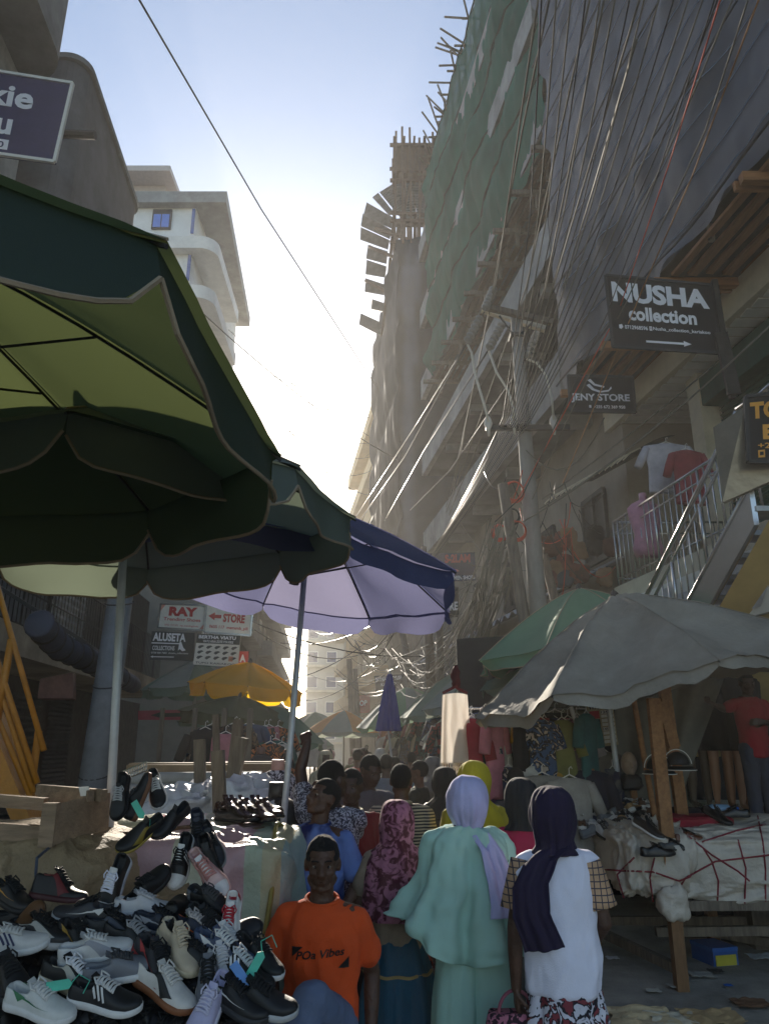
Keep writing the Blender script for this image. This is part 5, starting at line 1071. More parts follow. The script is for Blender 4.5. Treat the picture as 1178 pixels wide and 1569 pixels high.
GL = [(850, 1092, 7.7, .5, .95, M_BLACK, 'dress', 'long black dress with gold labels hung high'), (820, 1098, 8.0, .42, .7, pat('floral', '101018', '8a7a3c', 12), 'shirt', 'dark top with a golden panel beside the black dress'), (790, 1100, 8.2, .45, .55, M_BLACK, 'shirt', 'black blouse over the pink folded item'), (806, 1088, 7.9, .3, .3, cl('c08078'), 'scarf', 'salmon scarf bunched under the umbrella rim'),
      (752, 1090, 8.4, .55, .7, pat('tie', '0e1226', '3a4870', 14), 'dress', 'blue and black patterned dress in the shade'), (720, 1096, 8.3, .3, .9, pat('floral', 'a8a0a8', '1a1830', 16), 'scarf', 'white scarf printed with dark shapes beside the fringed one'), (880, 1110, 7.6, .34, .6, cl('8a8480'), 'shirt', 'grey beige vest top hung high'), (888, 1150, 7.5, .2, .3, cl('6a5a54'), 'scarf', 'brown cloth strip between the vest and pipe'),
      (830, 1188, 7.3, .44, .42, cl('8e8880'), 'shirt', 'beige t-shirt on a green hanger'), (872, 1192, 7.2, .42, .62, cl('96918a'), 'shirt', 'pale long t-shirt next to the beige one'), (900, 1180, 7.4, .36, .7, cl('12182c'), 'shirt', 'navy shirt behind the pale long one'), (768, 1190, 7.7, .3, .55, pat('stripe', 'a89c94', '14141c', 9, axis='X'), 'trousers', 'black and white striped trousers on the rail'), (786, 1196, 7.6, .3, .5, pat('floral', '8a6a50', '14100e', 22), 'trousers', 'brown printed trousers on the rail'),
      (752, 1200, 7.8, .26, .55, pat('dots', '101014', '9a9a9c', 20), 'trousers', 'black trousers with pale dots on the rail'), (776, 1256, 7.2, .36, .36, pat('stripe', '8c7a6c', '1c1616', 12), 'trousers', 'folded striped cloth below the rail'), (790, 1168, 8.0, .2, .12, cl('b06068'), 'scarf', 'pink folded garment on top of the rail'), (835, 1160, 8.2, .3, .5, cl('141418'), 'shirt', 'dull black shirt behind the beige t-shirt'), (735, 1130, 8.8, .3, .8, cl('1c1418'), 'dress', 'dark brown dress behind the blue patterned one'),
      (925, 1152, 7.7, .24, .35, cl('6c6458'), 'shirt', 'small olive top beneath the price board'), (938, 1178, 7.6, .2, .35, pat('tie', '141c3c', '5c5c5c', 10), 'scarf', 'blue grey scarf beneath the price board'), (704, 1080, 8.6, .16, .7, pat('floral', '20182c', 'a89aa8', 12), 'scarf', 'thin violet scarf touching the fringed white one'), (912, 1165, 7.9, .22, .3, cl('5a5048'), 'shirt', 'brown knit top hung under the umbrella edge')]
for i, (x, y, Y, w_, L, mt, kd, lab) in enumerate(GL): garment(lab, at(x, y, Y), w_, L, mt, kd, seed=i, yaw=.1 * ((i % 5) - 2))
for y_, Y_, xa, xb in ((1086, 8.0, 690, 930), (1182, 7.6, 745, 920)): m = MB(); m.tube([at(xa, y_, Y_ + .3), at(xb, y_, Y_ - .1)], .014, 6); tag(m.build('hanging_rail', M_STEEL), 'steel rail carrying the %s row of hung clothes' % ('upper' if y_ < 1100 else 'lower'), 'rail')
garment('white blouse on a hanger above the terrace railing', at(1020, 680, 9.6), .62, .72, cl('a8a4ac'), 'shirt', 'clothes on the terrace', 50); garment('red checked shirt on a hanger above the terrace railing', at(1050, 690, 9.2), .42, .75, cl('7c2c34'), 'shirt', 'clothes on the terrace', 51)
r_ = random.Random(17)
for i in range(30):
    nm, c_ = [('deep red', '8c2430'), ('navy', '1c2a50'), ('olive', '6c6c38'), ('rose', 'b87080'), ('white', 'c0bcb4'), ('teal', '2c6060'), ('black', '141418'), ('ochre', 'a8802c'), ('violet', '5c3c70'), ('denim blue', '3c5478')][i % 10]; kd = ['dress', 'shirt', 'trousers', 'shirt'][i % 4]; up_ = i < 16
    garment('%s %s %s in the packed %s row behind the grey umbrella' % (nm, 'printed' if i % 4 == 1 else 'plain', kd, 'upper' if up_ else 'lower'), at(722 + (i % 16) * 11.5 + r_.uniform(-4, 4), r_.uniform(1088, 1104) if up_ else r_.uniform(1172, 1190), 7.45 + (i % 3) * .12), .26, r_.uniform(.55, .8) if up_ else r_.uniform(.5, .65), pat('floral', c_, '181418', 18, c3='b0a498') if i % 4 == 1 else cl(c_), kd, seed=300 + i, yaw=r_.uniform(-.9, .9))
# fringed scarf with red hanger
fs_ = thing('fringed_scarf', 'long sunlit white scarf with fringed hem on a dark red hanger', 'scarf', at(697, 1170, 7.4)); p = at(697, 1062, 7.4); q = MB()
q.grid(lambda u, v: p + V((u - .5) * lerp(.24, .31, v), .018 * math.sin(u * 17 + 2 * math.sin(u * 5)) * (.3 + v) + .03 * math.sin(u * 6 + 1 + v) + .03 * nse((u * 5, v * 2, 3)), -v * .64 - .06 * abs(u - .5) ** 2), 44, 30); q.build('cloth', mat('d8cbb8', var=.05, trans=.5, tcol='fbf8f4', bump=.2), fs_, smooth=True, solid=.004)
q = MB()
for i in range(34): u = i / 33; a = p + V((u - .5) * .31, .04 * math.sin(u * 15) * 1.3, -.64); q.tube([a, a + V(.01 * math.sin(i * 2.1), .0, -.04), a + V(.02 * math.sin(i * 1.7), 0, -.09 - .02 * (i % 3))], .004, 4)
q.build('fringe', mat('d8cbb8', var=.05), fs_)
q = MB(); q.tube([p + V(-.12, 0, .0), p + V(0, 0, .06), p + V(.12, 0, .0)], .014, 6); q.tube([p + V(0, 0, .05), p + V(0.02, 0, .2)], .03, 8); lump('hanger_bundle', p + V(-.03, -.04, .03), p + V(.06, .04, .26), cl('4a0c14'), fs_, .03, 9, 3, 16, .9); q.build('hanger', mat('5c0e18'), fs_)
# clothes further down both sides
r_ = random.Random(99); pal = [('red', '7c2824'), ('cream', 'a89c84'), ('black', '141416'), ('teal', '24504c'), ('white', 'b0aca4'), ('orange', 'a05c30'), ('denim', '30405c'), ('pink', 'a86c74'), ('brown', '54402c')]
for i in range(34):
    n_, c_ = pal[i % 9]; f = r_.random(); Y = lerp(11, 24, f); x = lerp(700, 590, f) + r_.uniform(-12, 26); garment('%s garment hanging in the hazy receding stalls on the sunny side' % n_, at(x, lerp(1105, 1120, f) + r_.uniform(-14, 14), Y), .45, r_.uniform(.6, 1.0), cl(c_) if i % 3 else pat('floral', c_, '1c1818', 14), ['dress', 'shirt', 'trousers'][i % 3], '%s garments on the sunny side' % n_, 100 + i, r_.uniform(-.5, .5))
for i in range(40):
    n_, c_ = pal[(i * 4 + 2) % 9]; f = r_.random(); Y = lerp(9, 16, f); x = lerp(300, 440, r_.random()); garment('dim %s garment hanging in the shaded stalls behind the timber posts' % n_, at(x, lerp(1118, 1130, f) + r_.uniform(-12, 25), Y), .42, r_.uniform(.5, .9), cl(c_) if i % 3 else pat('floral', c_, '1c1818', 14), ['dress', 'shirt', 'trousers'][i % 3], '%s garments on the shaded side' % n_, 200 + i, r_.uniform(-.5, .5))
for i, (x, Y) in enumerate(((300, 11), (345, 10), (384, 9), (410, 12), (440, 14), (250, 12))):
    m = MB(); A = at(x, 1085, Y); m.beam((A.x, A.y, 0), A, .06, .06); tag(m.build('stall_post', M_WOODG), 'thin dark post among the shaded clothes stalls', 'post', 'posts of the shaded clothes stalls')
for i, (px_, Y) in enumerate(((600, 18), (640, 14.5), (690, 12), (560, 24))):
    t = thing('stall_table', ['table of goods below the dark green umbrella', 'table of goods behind the folded umbrella', 'table of goods near the hanging scarf', 'far table of goods in the haze'][i], 'table', at(px_ + 40, 1180, Y)); c_ = at(px_ + 40, 1180, Y); c_.z = 0
    MB().box(c_ + V(0, 0, .9), (1.6, 1.2, .06)).build('top', M_WOODG, t)
    for dx in (-.7, .7):
        for dy in (-.5, .5): MB().box(c_ + V(dx, dy, .45), (.06, .06, .9)).build('leg', M_WOODG, t)
    lump('goods', c_ + V(-.7, -.5, .92), c_ + V(.7, .5, 1.25), pat('floral', '6c5440', '24405c', 5, c3='a89880'), t, .14, 4, i, 24, .6)
# awning, bags and boards near the concrete pole
a3 = thing('metal_awning', 'curved dark metal awning with pale slats below the shoe outline signboard', 'awning', at(890, 760, 12.4))
m = MB(); m.grid(lambda u, v: lerp(at(835, 772, 13.2), at(955, 705, 11.6), u) + V(.0 + .9 * v, 0, .45 * math.sin(v * 1.5)), 24, 10); m.build('sheet', M_IRON, a3, smooth=True, solid=.01)
for i in range(15): p = lerp(at(835, 772, 13.2), at(955, 705, 11.6), i / 14); m = MB(); m.tube([p + V(-.01, 0, 0), p + V(.12, 0, .13), p + V(.3, 0, .22)], .014, 5); m.build('slat', M_CREAM, a3)
r_ = random.Random(55)
for i in range(16):
    x = r_.uniform(830, 935); y = r_.uniform(815, 890); p = at(x, y, 12.6); c_ = r_.choice(['5c3a30', '7c4a3c', '2a2624', '8c6c50', '3c4450']); t = lump('hanging_bag', p - V(.14, .1, .16), p + V(.14, .1, .14), cl(c_), None, .04, 6, i, 14, .6); tag(t, 'shapeless hanging bag in the dim stall behind the concrete pole', 'bag', 'bags in the dim stall behind the pole')
SKIN = [mat('5c3c2a', rough=.55, var=.25, scale=14, bump=.35), mat('4c3223', rough=.55, var=.25, scale=14, bump=.35), mat('5c3d2b', rough=.5, var=.12, scale=12, bump=.1), mat('3e291f', rough=.48, var=.15, scale=12, bump=.1)]
M_HAIR = mat('0d0b0b', rough=.9, var=.4, scale=60, bump=.9, bscale=220); M_EYE = mat('8a7f74', rough=.2, var=.03, bump=0); M_IRIS = mat('120b08', rough=.15, var=.1, bump=0)
def person(label, pos, yaw, h, skin=0, shirt=None, hem=.84, sleeve=.62, pants=None, shoes='222226', arms={}, hy=0, hp=0, hr=0, legs=None, z=0, voxel=.009, hair=True, hijab=None, skirt=None, group='people in the street', sw=.178, top_scale=1.0, fine=None, long_sleeve=False, collar=None, lean=0):
    s = h / 1.7; fine = voxel < .008 if fine is None else fine
    t = thing('person', label, 'person', (pos[0], pos[1], z), R(yaw), group)
    def S(x, y, z_): return V(x * s, y * s, z_ * s)
    Lm = Matrix.Rotation(R(lean), 3, 'X'); 
    def TL(p): return p if not lean else (Lm @ (p - S(0, 0, .95)) + S(0, 0, .95) if p.z > .95 * s else p)
    Hm = Matrix.Rotation(R(hy), 3, 'Z') @ Matrix.Rotation(R(hp), 3, 'X') @ Matrix.Rotation(R(hr), 3, 'Y'); piv = S(0, .005, 1.46)
    def H(p): return TL(Hm @ (p - piv) + piv)
    b = MB()
    eloft(b, [(.80 * s, 0, 0, .06 * s, .06 * s), (.86 * s, 0, .0, .14 * s, .095 * s), (.95 * s, 0, .0, .152 * s, .1 * s), (1.06 * s, 0, 0, .128 * s, .088 * s), (1.2 * s, 0, 0, .15 * s, .1 * s), (1.31 * s, 0, 0, .165 * s, .1 * s), (1.38 * s, 0, .005 * s, .14 * s, .082 * s), (1.43 * s, 0, .005 * s, .07 * s, .06 * s)], T=TL)
    cap(b, TL(S(0, .012, 1.38)), H(S(0, .005, 1.53)), .056 * s, .053 * s)
    hb = MB()
    hb.sphere(S(0, .016, 1.605), S(.076, .097, .094), 24, 16); hb.sphere(S(0, -.028, 1.556), S(.06, .068, .08), 20, 14); hb.sphere(S(0, -.062, 1.492), S(.03, .027, .022), 12, 8)
    cap(hb, S(0, -.088, 1.588), S(0, -.108, 1.556), .0105 * s, .015 * s, 8, 3); cap(hb, S(-.014, -.1, 1.55), S(.014, -.1, 1.55), .011 * s, None, 8, 3)
    cap(hb, S(-.036, -.076, 1.606), S(.036, -.076, 1.606), .0145 * s, None, 8, 3)
    for q in (-1, 1):
        hb.sphere(S(q * .036, -.062, 1.558), S(.024, .026, .022), 10, 8); hb.sphere(S(q * .077, .014, 1.575), S(.011, .02, .032), 10, 8)
        cap(hb, S(q * .05, -.01, 1.52), S(q * .028, -.055, 1.493), .022 * s, .02 * s, 8, 3)
    cap(hb, S(-.02, -.09, 1.531), S(.02, -.09, 1.531), .0085 * s, None, 8, 3); cap(hb, S(-.017, -.09, 1.519), S(.017, -.09, 1.519), .0095 * s, None, 8, 3)
    b.add([H(Vector(p)) for p in hb.v], hb.f)
    J = {}
    for sd_, key in ((-1, 'R'), (1, 'L')):
        sh = TL(S(sd_ * sw, .005, 1.352)); A = arms.get(key, {})
        el = Vector([x * s for x in A['e']]) if 'e' in A else TL(S(sd_ * (sw + .035), .03, 1.10)); wr = Vector([x * s for x in A['w']]) if 'w' in A else TL(S(sd_ * (sw + .045), -.03, .87))
        J[key] = (sh, el, wr)
        cap(b, TL(S(sd_ * .09, .005, 1.37)), sh, .05 * s, .05 * s); cap(b, sh, el, .049 * s, .038 * s); cap(b, el, lerp(el, wr, .35), .038 * s, .038 * s); cap(b, lerp(el, wr, .35), wr, .038 * s, .026 * s)
        d = Vector(A['d']) if 'd' in A else (wr - el); nn = Vector(A['n']) if 'n' in A else V(-sd_, .2, 0)
        hand(b, wr, d, nn, A.get('t', 1) , A.get('c', .35), s, fine)
    LJ = []
    for i, sd_ in enumerate((-1, 1)):
        if legs: hp_, kn, an = [Vector([x * s for x in p]) for p in legs[i]]
        else: hp_, kn, an = S(sd_ * .085, 0, .88), S(sd_ * .09, -.01, .48), S(sd_ * .092, .02, .075)
        LJ.append((hp_, kn, an)); cap(b, hp_, kn, .082 * s, .054 * s); cap(b, kn, lerp(kn, an, .3), .054 * s, .055 * s); cap(b, lerp(kn, an, .3), an, .055 * s, .035 * s)
        cap(b, an, an + S(0, -.09, -.035), .035 * s, .03 * s)
    me = remesh(b, voxel, 3 if voxel < .008 else 2, .5 if voxel < .008 else .4)
    for q in (-1, 1):      # eye sockets and mouth line
        c_ = H(S(q * .031, -.088, 1.584))
        for v in me.vertices:
            dd = (v.co - c_).length_squared / (s * s)
            if dd < .002: v.co += Hm @ V(0, .009 * s * math.exp(-dd / (2 * .010 ** 2)), 0)
    bo = put(me, 'body', SKIN[skin], t)
    if voxel < .02 and not (hijab and abs(yaw) > 120):
        for q in (-1, 1):
            eb = MB().sphere(H(S(q * .031, -.0685, 1.584)), .0108 * s, 12, 8).build('eye', M_EYE, bo, smooth=True, local=True)
            MB().sphere(H(S(q * .031, -.0752, 1.583)), .0068 * s, 10, 6).build('iris', M_IRIS, eb, smooth=True, local=True)
            m = MB(); m.tube([H(S(q * x, -.094 + .5 * (x - .03) ** 2 * 20, 1.607 + .004 * (x > .025))) for x in (.014, .026, .038, .046)], .0035 * s, 5); m.build('eyebrow', M_HAIR, bo, local=True)
        m = MB(); m.tube([H(S(x, -.0985 + abs(x) * .3, 1.525)) for x in (-.022, -.01, 0, .01, .022)], .0022 * s, 4); m.build('lip_line', M_IRIS, bo, local=True)
    if hair and not hijab:
        m = MB(); m.sphere(S(0, .018, 1.609), S(.0785, .0995, .0965), 40, 28); vv = []
        for p in m.v:
            p = Vector(p) ; lx, ly, lz = p.x / s, p.y / s, p.z / s
            line = 1.65 if ly < -.02 else (1.60 if ly < .03 else 1.53)
            if abs(lx) > .055 and ly < .035: line = 1.60
            k_ = min(1, max(0, (line - lz) / .012)); c_ = S(0, .018, 1.6)
            p = c_ + (p - c_) * (1 - .22 * k_); p += (p - c_).normalized() * .003 * s * mnoise.noise(p * 60) * (1 - k_); vv.append(H(p))
        m.v = [tuple(p) for p in vv]; m.build('hair', M_HAIR, bo, smooth=True, local=True)
    vx = max(.009, voxel * 1.15)
    if shirt is not None:
        g = MB(); ts = top_scale
        rings = [(hem * s, 0, 0, .158 * s * ts, .115 * s * ts), ((hem + .1) * s, 0, 0, .165 * s * ts, .12 * s * ts), (1.06 * s, 0, 0, .156 * s * ts, .112 * s * ts), (1.2 * s, 0, 0, .172 * s * ts, .118 * s * ts), (1.31 * s, 0, 0, .182 * s, .118 * s), (1.385 * s, 0, .005 * s, .155 * s, .095 * s), (1.425 * s, 0, .006 * s, .09 * s, .072 * s)]
        eloft(g, [r_ for r_ in rings], T=TL)
        for sd_, key in ((-1, 'R'), (1, 'L')):
            sh, el, wr = J[key]; cap(g, TL(S(sd_ * .1, .005, 1.36)), sh, .058 * s, .055 * s)
            if long_sleeve: cap(g, sh, el, .062 * s, .052 * s); cap(g, el, lerp(el, wr, .95), .05 * s, .042 * s, q=1)
            else: cap(g, sh, lerp(sh, el, sleeve), .057 * s, .068 * s, q=1)
        m_ = remesh(g, vx, 3, .5); o = put(m_, 'shirt', shirt, t); ridge(o, .0085 * s, 8, 4, seed=h * 10 + pos[0])
        if h == 1.575: ridge(o, .008, 5, 2.5, 3)
        if collar is not None:
            m = MB(); m.tube([TL(S(.072 * math.cos(a), .008 + .062 * math.sin(a), 1.428 + .012 * math.sin(a))) for a in np.linspace(0, 2 * math.pi, 26)], .012 * s, 8); m.build('collar', collar, o, smooth=True, local=True)
    if pants is not None:
        g = MB(); g.sphere(S(0, 0, .9), S(.16, .115, .1), 20, 12)
        for hp_, kn, an in LJ: cap(g, hp_, kn, .098 * s, .075 * s); cap(g, kn, lerp(kn, an, .93), .075 * s, .06 * s, q=1)
        o = put(remesh(g, vx, 3, .5), 'trousers', pants, t); ridge(o, .006 * s, 8, 7, seed=h * 7)
    if shoes:
        for hp_, kn, an in LJ:
            g = MB(); cap(g, an + S(0, .035, -.035), an + S(0, -.13, -.045), .042 * s, .036 * s); cap(g, an + S(0, .02, .0), an + S(0, -.03, -.02), .046 * s, .045 * s); put(remesh(g, max(.009, voxel), 2), 'shoe', mat(shoes, rough=.6), t)
    if skirt:
        mt, z0, z1, w1, *rest = skirt; k_ = rest[0] if rest else 9
        drape('skirt', [(z0 * s, 0, 0, .15 * s, .11 * s), (lerp(z0, z1, .15) * s, 0, 0, .17 * s, .13 * s), (lerp(z0, z1, .5) * s, 0, 0, lerp(.18, w1, .5) * s, lerp(.14, w1, .5) * .85 * s), (z1 * s, 0, 0, w1 * s, w1 * .8 * s)], mt, t, k=k_, amp=.028 * s, seed=int(h * 100), sub=6, rdg=.006)
    if hijab:
        mt, kind = hijab
        R_ = [(1.724, 0, .012, .008, .01), (1.718, 0, .012, .05, .056), (1.69, 0, .012, .085, .1), (1.635, 0, .012, .107, .126), (1.575, 0, .012, .112, .128), (1.52, 0, .01, .105, .118)]
        if kind == 'tuck': R_ += [(1.47, 0, .01, .08, .088), (1.445, 0, .008, .072, .074), (1.42, 0, .006, .06, .062)]
        elif kind == 'neck': R_ += [(1.465, 0, .01, .088, .096), (1.43, 0, .01, .092, .094), (1.40, 0, .01, .12, .104)]
        elif kind == 'shoulder': R_ += [(1.46, 0, .012, .09, .1), (1.41, 0, .012, .15, .12), (1.36, 0, .01, .2, .135), (1.27, 0, .01, .215, .15)]
        else:
            zb = kind; R_ += [(1.46, 0, .012, .1, .105), (1.40, 0, .012, .16, .12), (1.33, 0, .01, .21, .14), (lerp(1.33, zb, .5), 0, .01, .24, .17), (zb, 0, .01, .26, .185)]
        R_ = [tuple(x * s for x in r_) for r_ in R_]
        xf = lambda p: lerp(p, H(p), min(1, max(0, (p.z / s - 1.4) / .1)))
        drape('headscarf', R_, mt, t, k=11, amp=.007 * s, seed=int(h * 77), cut=lambda p: p.y < -.045 * s and abs(p.x) < .056 * s and 1.485 * s < p.z < 1.655 * s, xf=xf, sub=5, wr=.012 * s)
    return t, J, S
def cloth_strip(name, mt, parent, pts, w0, w1, seed=0, amp=.012, solid=.006, side=None):   # strip along local points
    pts = [Vector(p) for p in pts]; n = len(pts); side = Vector(side or (1, 0, 0))
    def f(u, v):
        t_ = v * (n - 1); i = min(int(t_), n - 2); p = lerp(pts[i], pts[i + 1], t_ - i); w_ = lerp(w0, w1, v)
        nrm = (pts[i + 1] - pts[i]).cross(side).normalized()
        return p + side * (u - .5) * w_ + nrm * (amp * (math.sin(u * 9 + seed + v * 2) + .5 * math.sin(u * 21 + v)) - .035 * (2 * u - 1) ** 2 * 0)
    m = MB(); m.grid(f, 30, 50); o = m.build(name, mt, parent, smooth=True, local=True, solid=solid); ridge(o, .006, 9, 3.5, seed); return o
# --- seated boy
ORG = cl('cf4a10', var=.08)
hb_s = 1.62 / 1.7
boy, J, S = person('seated youth in an orange t-shirt and blue grey trousers beside the shoe heap', (-.27, 3.6), 2, 1.58, 1, ORG, hem=.9, sleeve=.66, z=-.16, lean=8, sw=.162, voxel=.0065, top_scale=1.04, hp=-4,
    arms={'R': dict(e=(-.235, .05, 1.1), w=(-.2, .0, .86), c=.5, n=(1, 0, 0)), 'L': dict(e=(.235, .06, 1.1), w=(.23, -.02, .87), c=.5, n=(-1, 0, 0))}, shoes=None, fine=True,
    legs=[((-.085, -.02, .9), (-.13, -.38, 1.03), (-.05, -.5, .6)), ((.085, -.02, .9), (-.02, -.42, 1.12), (-.2, -.5, .72))], pants=cl('5f6c88', var=.1), collar=ORG)
for l in [k_ for k_ in KIDS[boy.name] if k_.name.startswith('shirt')]:
    for sx_, (sy, szz) in ((0, (0, 0)),):
        pass
    vs, fs = text_mesh('POa Vibes', .02); m = MB(); x0, x1 = vs[:, 0].min(), vs[:, 0].max()
    dpg = bpy.context.evaluated_depsgraph_get(); dpg.update()
    def onshirt(x, z_):
        ok, loc, nn, _ = l.ray_cast(Vector((x, -1, z_)), Vector((0, 1, 0))); return (loc if ok else Vector((x, -.12, z_))) + Vector((0, -.0035, 0))
    m.add([onshirt(-.098 + .196 * (x - x0) / (x1 - x0) + .2 * y * .05, 1.115 + y * .045 + .016 * (x - x0) / (x1 - x0)) for x, y, z_ in vs], fs); m.build('shirt_lettering', M_BLACK, l, local=True)
    for tri in ([(-.115, 1.165), (-.07, 1.165), (-.115, 1.125)], [(.12, 1.125), (.12, 1.08), (.075, 1.08)]):
        m = MB(); n_ = 5; P_ = [Vector((x, 0, z_)) for x, z_ in tri]; vv = []; ff = []
        for i in range(n_ + 1):
            for j in range(n_ + 1 - i):
                p = P_[0] + (P_[1] - P_[0]) * i / n_ + (P_[2] - P_[0]) * j / n_; vv.append(onshirt(p.x, p.z))
        idx = {}; c_ = 0
        for i in range(n_ + 1):
            for j in range(n_ + 1 - i): idx[i, j] = c_; c_ += 1
        for i in range(n_):
            for j in range(n_ - i):
                ff.append((idx[i, j], idx[i + 1, j], idx[i, j + 1]))
                if j < n_ - i - 1: ff.append((idx[i + 1, j], idx[i + 1, j + 1], idx[i, j + 1]))
        m.add(vv, ff); m.build('shirt_emblem', M_BLACK, l, local=True)
stl = thing('stool', 'small wooden stool under the seated youth', 'stool', (-.25, 3.6, 0))
MB().box((-.25, 3.62, .58), (.34, .32, .05)).build('seat', M_WOODD, stl)
for dx in (-.13, .13):
    for dy in (-.12, .12): MB().box((-.25 + dx, 3.62 + dy, .28), (.04, .04, .54)).build('leg', M_WOODD, stl)
# --- woman in mint
MINT = cl('a4cabc', var=.06, scale=2); LAV = cl('b0aed4', var=.08)
t, J, S = person('woman seen from behind in a mint cape and trousers with a lavender headscarf', (.45, 4.33), 180, 1.61, 1, None, pants=None, hijab=(LAV, 'tuck'), voxel=.01, arms={'L': dict(e=(.22, .0, 1.12), w=(.2, -.2, 1.05)), 'R': dict(e=(-.22, 0, 1.1), w=(-.22, -.18, 1.0))})
s_ = 1.63 / 1.7
drape('cape', [tuple(x * s_ for x in r_) for r_ in [(1.435, 0, .005, .075, .07), (1.425, 0, .005, .11, .085), (1.39, 0, .005, .185, .11), (1.33, 0, .005, .225, .135), (1.15, .01, .01, .255, .165), (1.0, .03, .01, .30, .185), (.85, .04, .01, .345, .2), (.78, .04, .01, .36, .2)]], MINT, t, k=6, amp=.04, wr=.022, rdg=.011, seed=4, closed_top=False, hem=lambda a: .2 * max(0, math.cos(a)) ** 1.5 + .07 * max(0, -math.cos(a)), n=120, sub=6)
m = MB(); m.tube([V(.077 * math.cos(a) * s_, (.005 + .072 * math.sin(a)) * s_, 1.436 * s_) for a in np.linspace(0, 6.2832, 28)], .009, 8); m.build('neckline', M_BLACK, t, smooth=True, local=True)
for sx in (-1, 1): drape('trouser_leg', [(.86 * s_, sx * .06, 0, .11, .11), (.6 * s_, sx * .085, 0, .115, .115), (.3 * s_, sx * .09, .01, .12, .12), (.05 * s_, sx * .095, .01, .13, .13)], MINT, t, k=5, amp=.012, seed=8 + sx, sub=6)
cloth_strip('scarf_tail', LAV, t, [(-.06, .1, 1.4 * s_), (-.1, .155, 1.33 * s_), (-.135, .19, 1.2 * s_), (-.16, .215, 1.08 * s_), (-.165, .225, 1.02 * s_)], .1, .19, seed=2, amp=.009, side=(1, .25, 0))
# --- woman in white shirt
PUR = cl('1e1230', var=.15); WHT = cl('dedcea', var=.05); PLD = pat('plaid', 'b3906f', '3a3440', 11)
FLR = pat('floral', 'c9c6d0', '1a1620', 26, c3='7a3038')
t, J, S = person('woman seen from behind in a white shirt with checked sleeves and dark purple headscarf', (.82, 3.9), 180, 1.575, 1, WHT, hem=.78, sleeve=.2, hijab=(PUR, 'neck'), voxel=.0065, skirt=(FLR, .9, .1, .25, 8), top_scale=1.13, fine=True, sw=.165, lean=2,
    arms={'L': dict(e=(.235, .03, 1.06), w=(.235, -.0, .79), c=.9, n=(-1, 0, .0)), 'R': dict(e=(-.225, .0, 1.08), w=(-.2, -.18, .95), c=.6)})
s_ = 1.575 / 1.7
for k_ in KIDS[t.name]:
    if k_.name.startswith('body'): body_ = k_
for key in ('L', 'R'):
    sh, el, wr = J[key]; g = MB(); rings = []
    for i in range(9):
        f = i / 8; rings.append((lerp(sh, el, -.05 + f * .78), lerp(.062, .08, f)))
    m = MB(); m.tube([p for p, r_ in rings], [r_ for p, r_ in rings], 26, caps=False); o = m.build('checked_sleeve', PLD, t, smooth=True, local=True, solid=.006); wrinkle(o, .006, 9)
cloth_strip('scarf_tail', PUR, t, [(.03, .09, 1.43 * s_), (.10, .12, 1.38 * s_), (.16, .16, 1.28 * s_), (.165, .18, 1.15 * s_), (.13, .18, 1.06 * s_), (.11, .17, 1.0 * s_)], .15, .17, seed=5, amp=.008, side=(1, -.25, -.15))
bagm = pat('floral', 'b06a7c', '2c1420', 34)
hd = t.matrix_world if False else None
bx_ = V(.82 - .235 * s_, 3.9 + .02, .62)
bg_ = thing('handbag', 'pink patterned bag hanging from the hand of the woman in the white shirt', 'bag', (.60, 3.92, .36))
m = MB()
rings = []
for i in range(9):
    f = i / 8; z = .36 + .27 * f; w_ = .15 + .02 * math.sin(f * 3.1); rings.append([V(.60 + w_ * math.cos(a) * (1 - .15 * f), 3.92 + (.05 + .03 * math.sin(f * 3.1)) * math.sin(a) , z + .012 * math.sin(3 * a)) for a in np.linspace(0, 6.2832, 30, endpoint=False)])
m.loft(rings); m.build('bag_body', bagm, bg_, smooth=True)
m = MB(); m.tube([V(.60 + .08 * math.cos(a), 3.92, .62 + .1 * math.sin(a)) for a in np.linspace(0, 3.1416, 14)], .008, 6); m.build('handle', mat('8a4a58'), bg_)
# --- girl in maroon
MAR = pat('tie', '4a1024', '9c6078', 22); TEAL = cl('1e5068', var=.15)
t, J, S = person('girl seen from behind in a long mottled maroon headscarf and teal skirt', (.07, 4.62), 180, 1.47, 1, cl('8a7a68'), hijab=(MAR, 1.02), voxel=.008, skirt=(TEAL, .95, .3, .25, 7), fine=True, arms={'R': dict(e=(-.24, .02, 1.1), w=(-.265, -.02, .87), c=.5), 'L': dict(e=(.24, .02, 1.1), w=(.255, -.02, .86), c=.5)})
s_ = 1.47 / 1.7
drape('skirt_frill', [(.34 * s_, 0, 0, .2, .17), (.2 * s_, 0, 0, .24, .2), (.08 * s_, 0, 0, .26, .21)], pat('bands', '163a4c', 'b8a890', 6, c3=[(0, '163a4c'), (.2, 'b8a890'), (.3, '20304a'), (.5, '9a8a70'), (.6, '163a4c'), (.85, 'c0b8a8')], axis='X'), t, k=9, amp=.012, seed=3)
m = MB(); m.tube([V(.185 * math.cos(a), .15 * math.sin(a), .72 * s_ + .004 * math.sin(9 * a)) for a in np.linspace(0, 6.2832, 60)], .008, 5); m.build('skirt_trim', mat('a08a5a'), t, local=True)
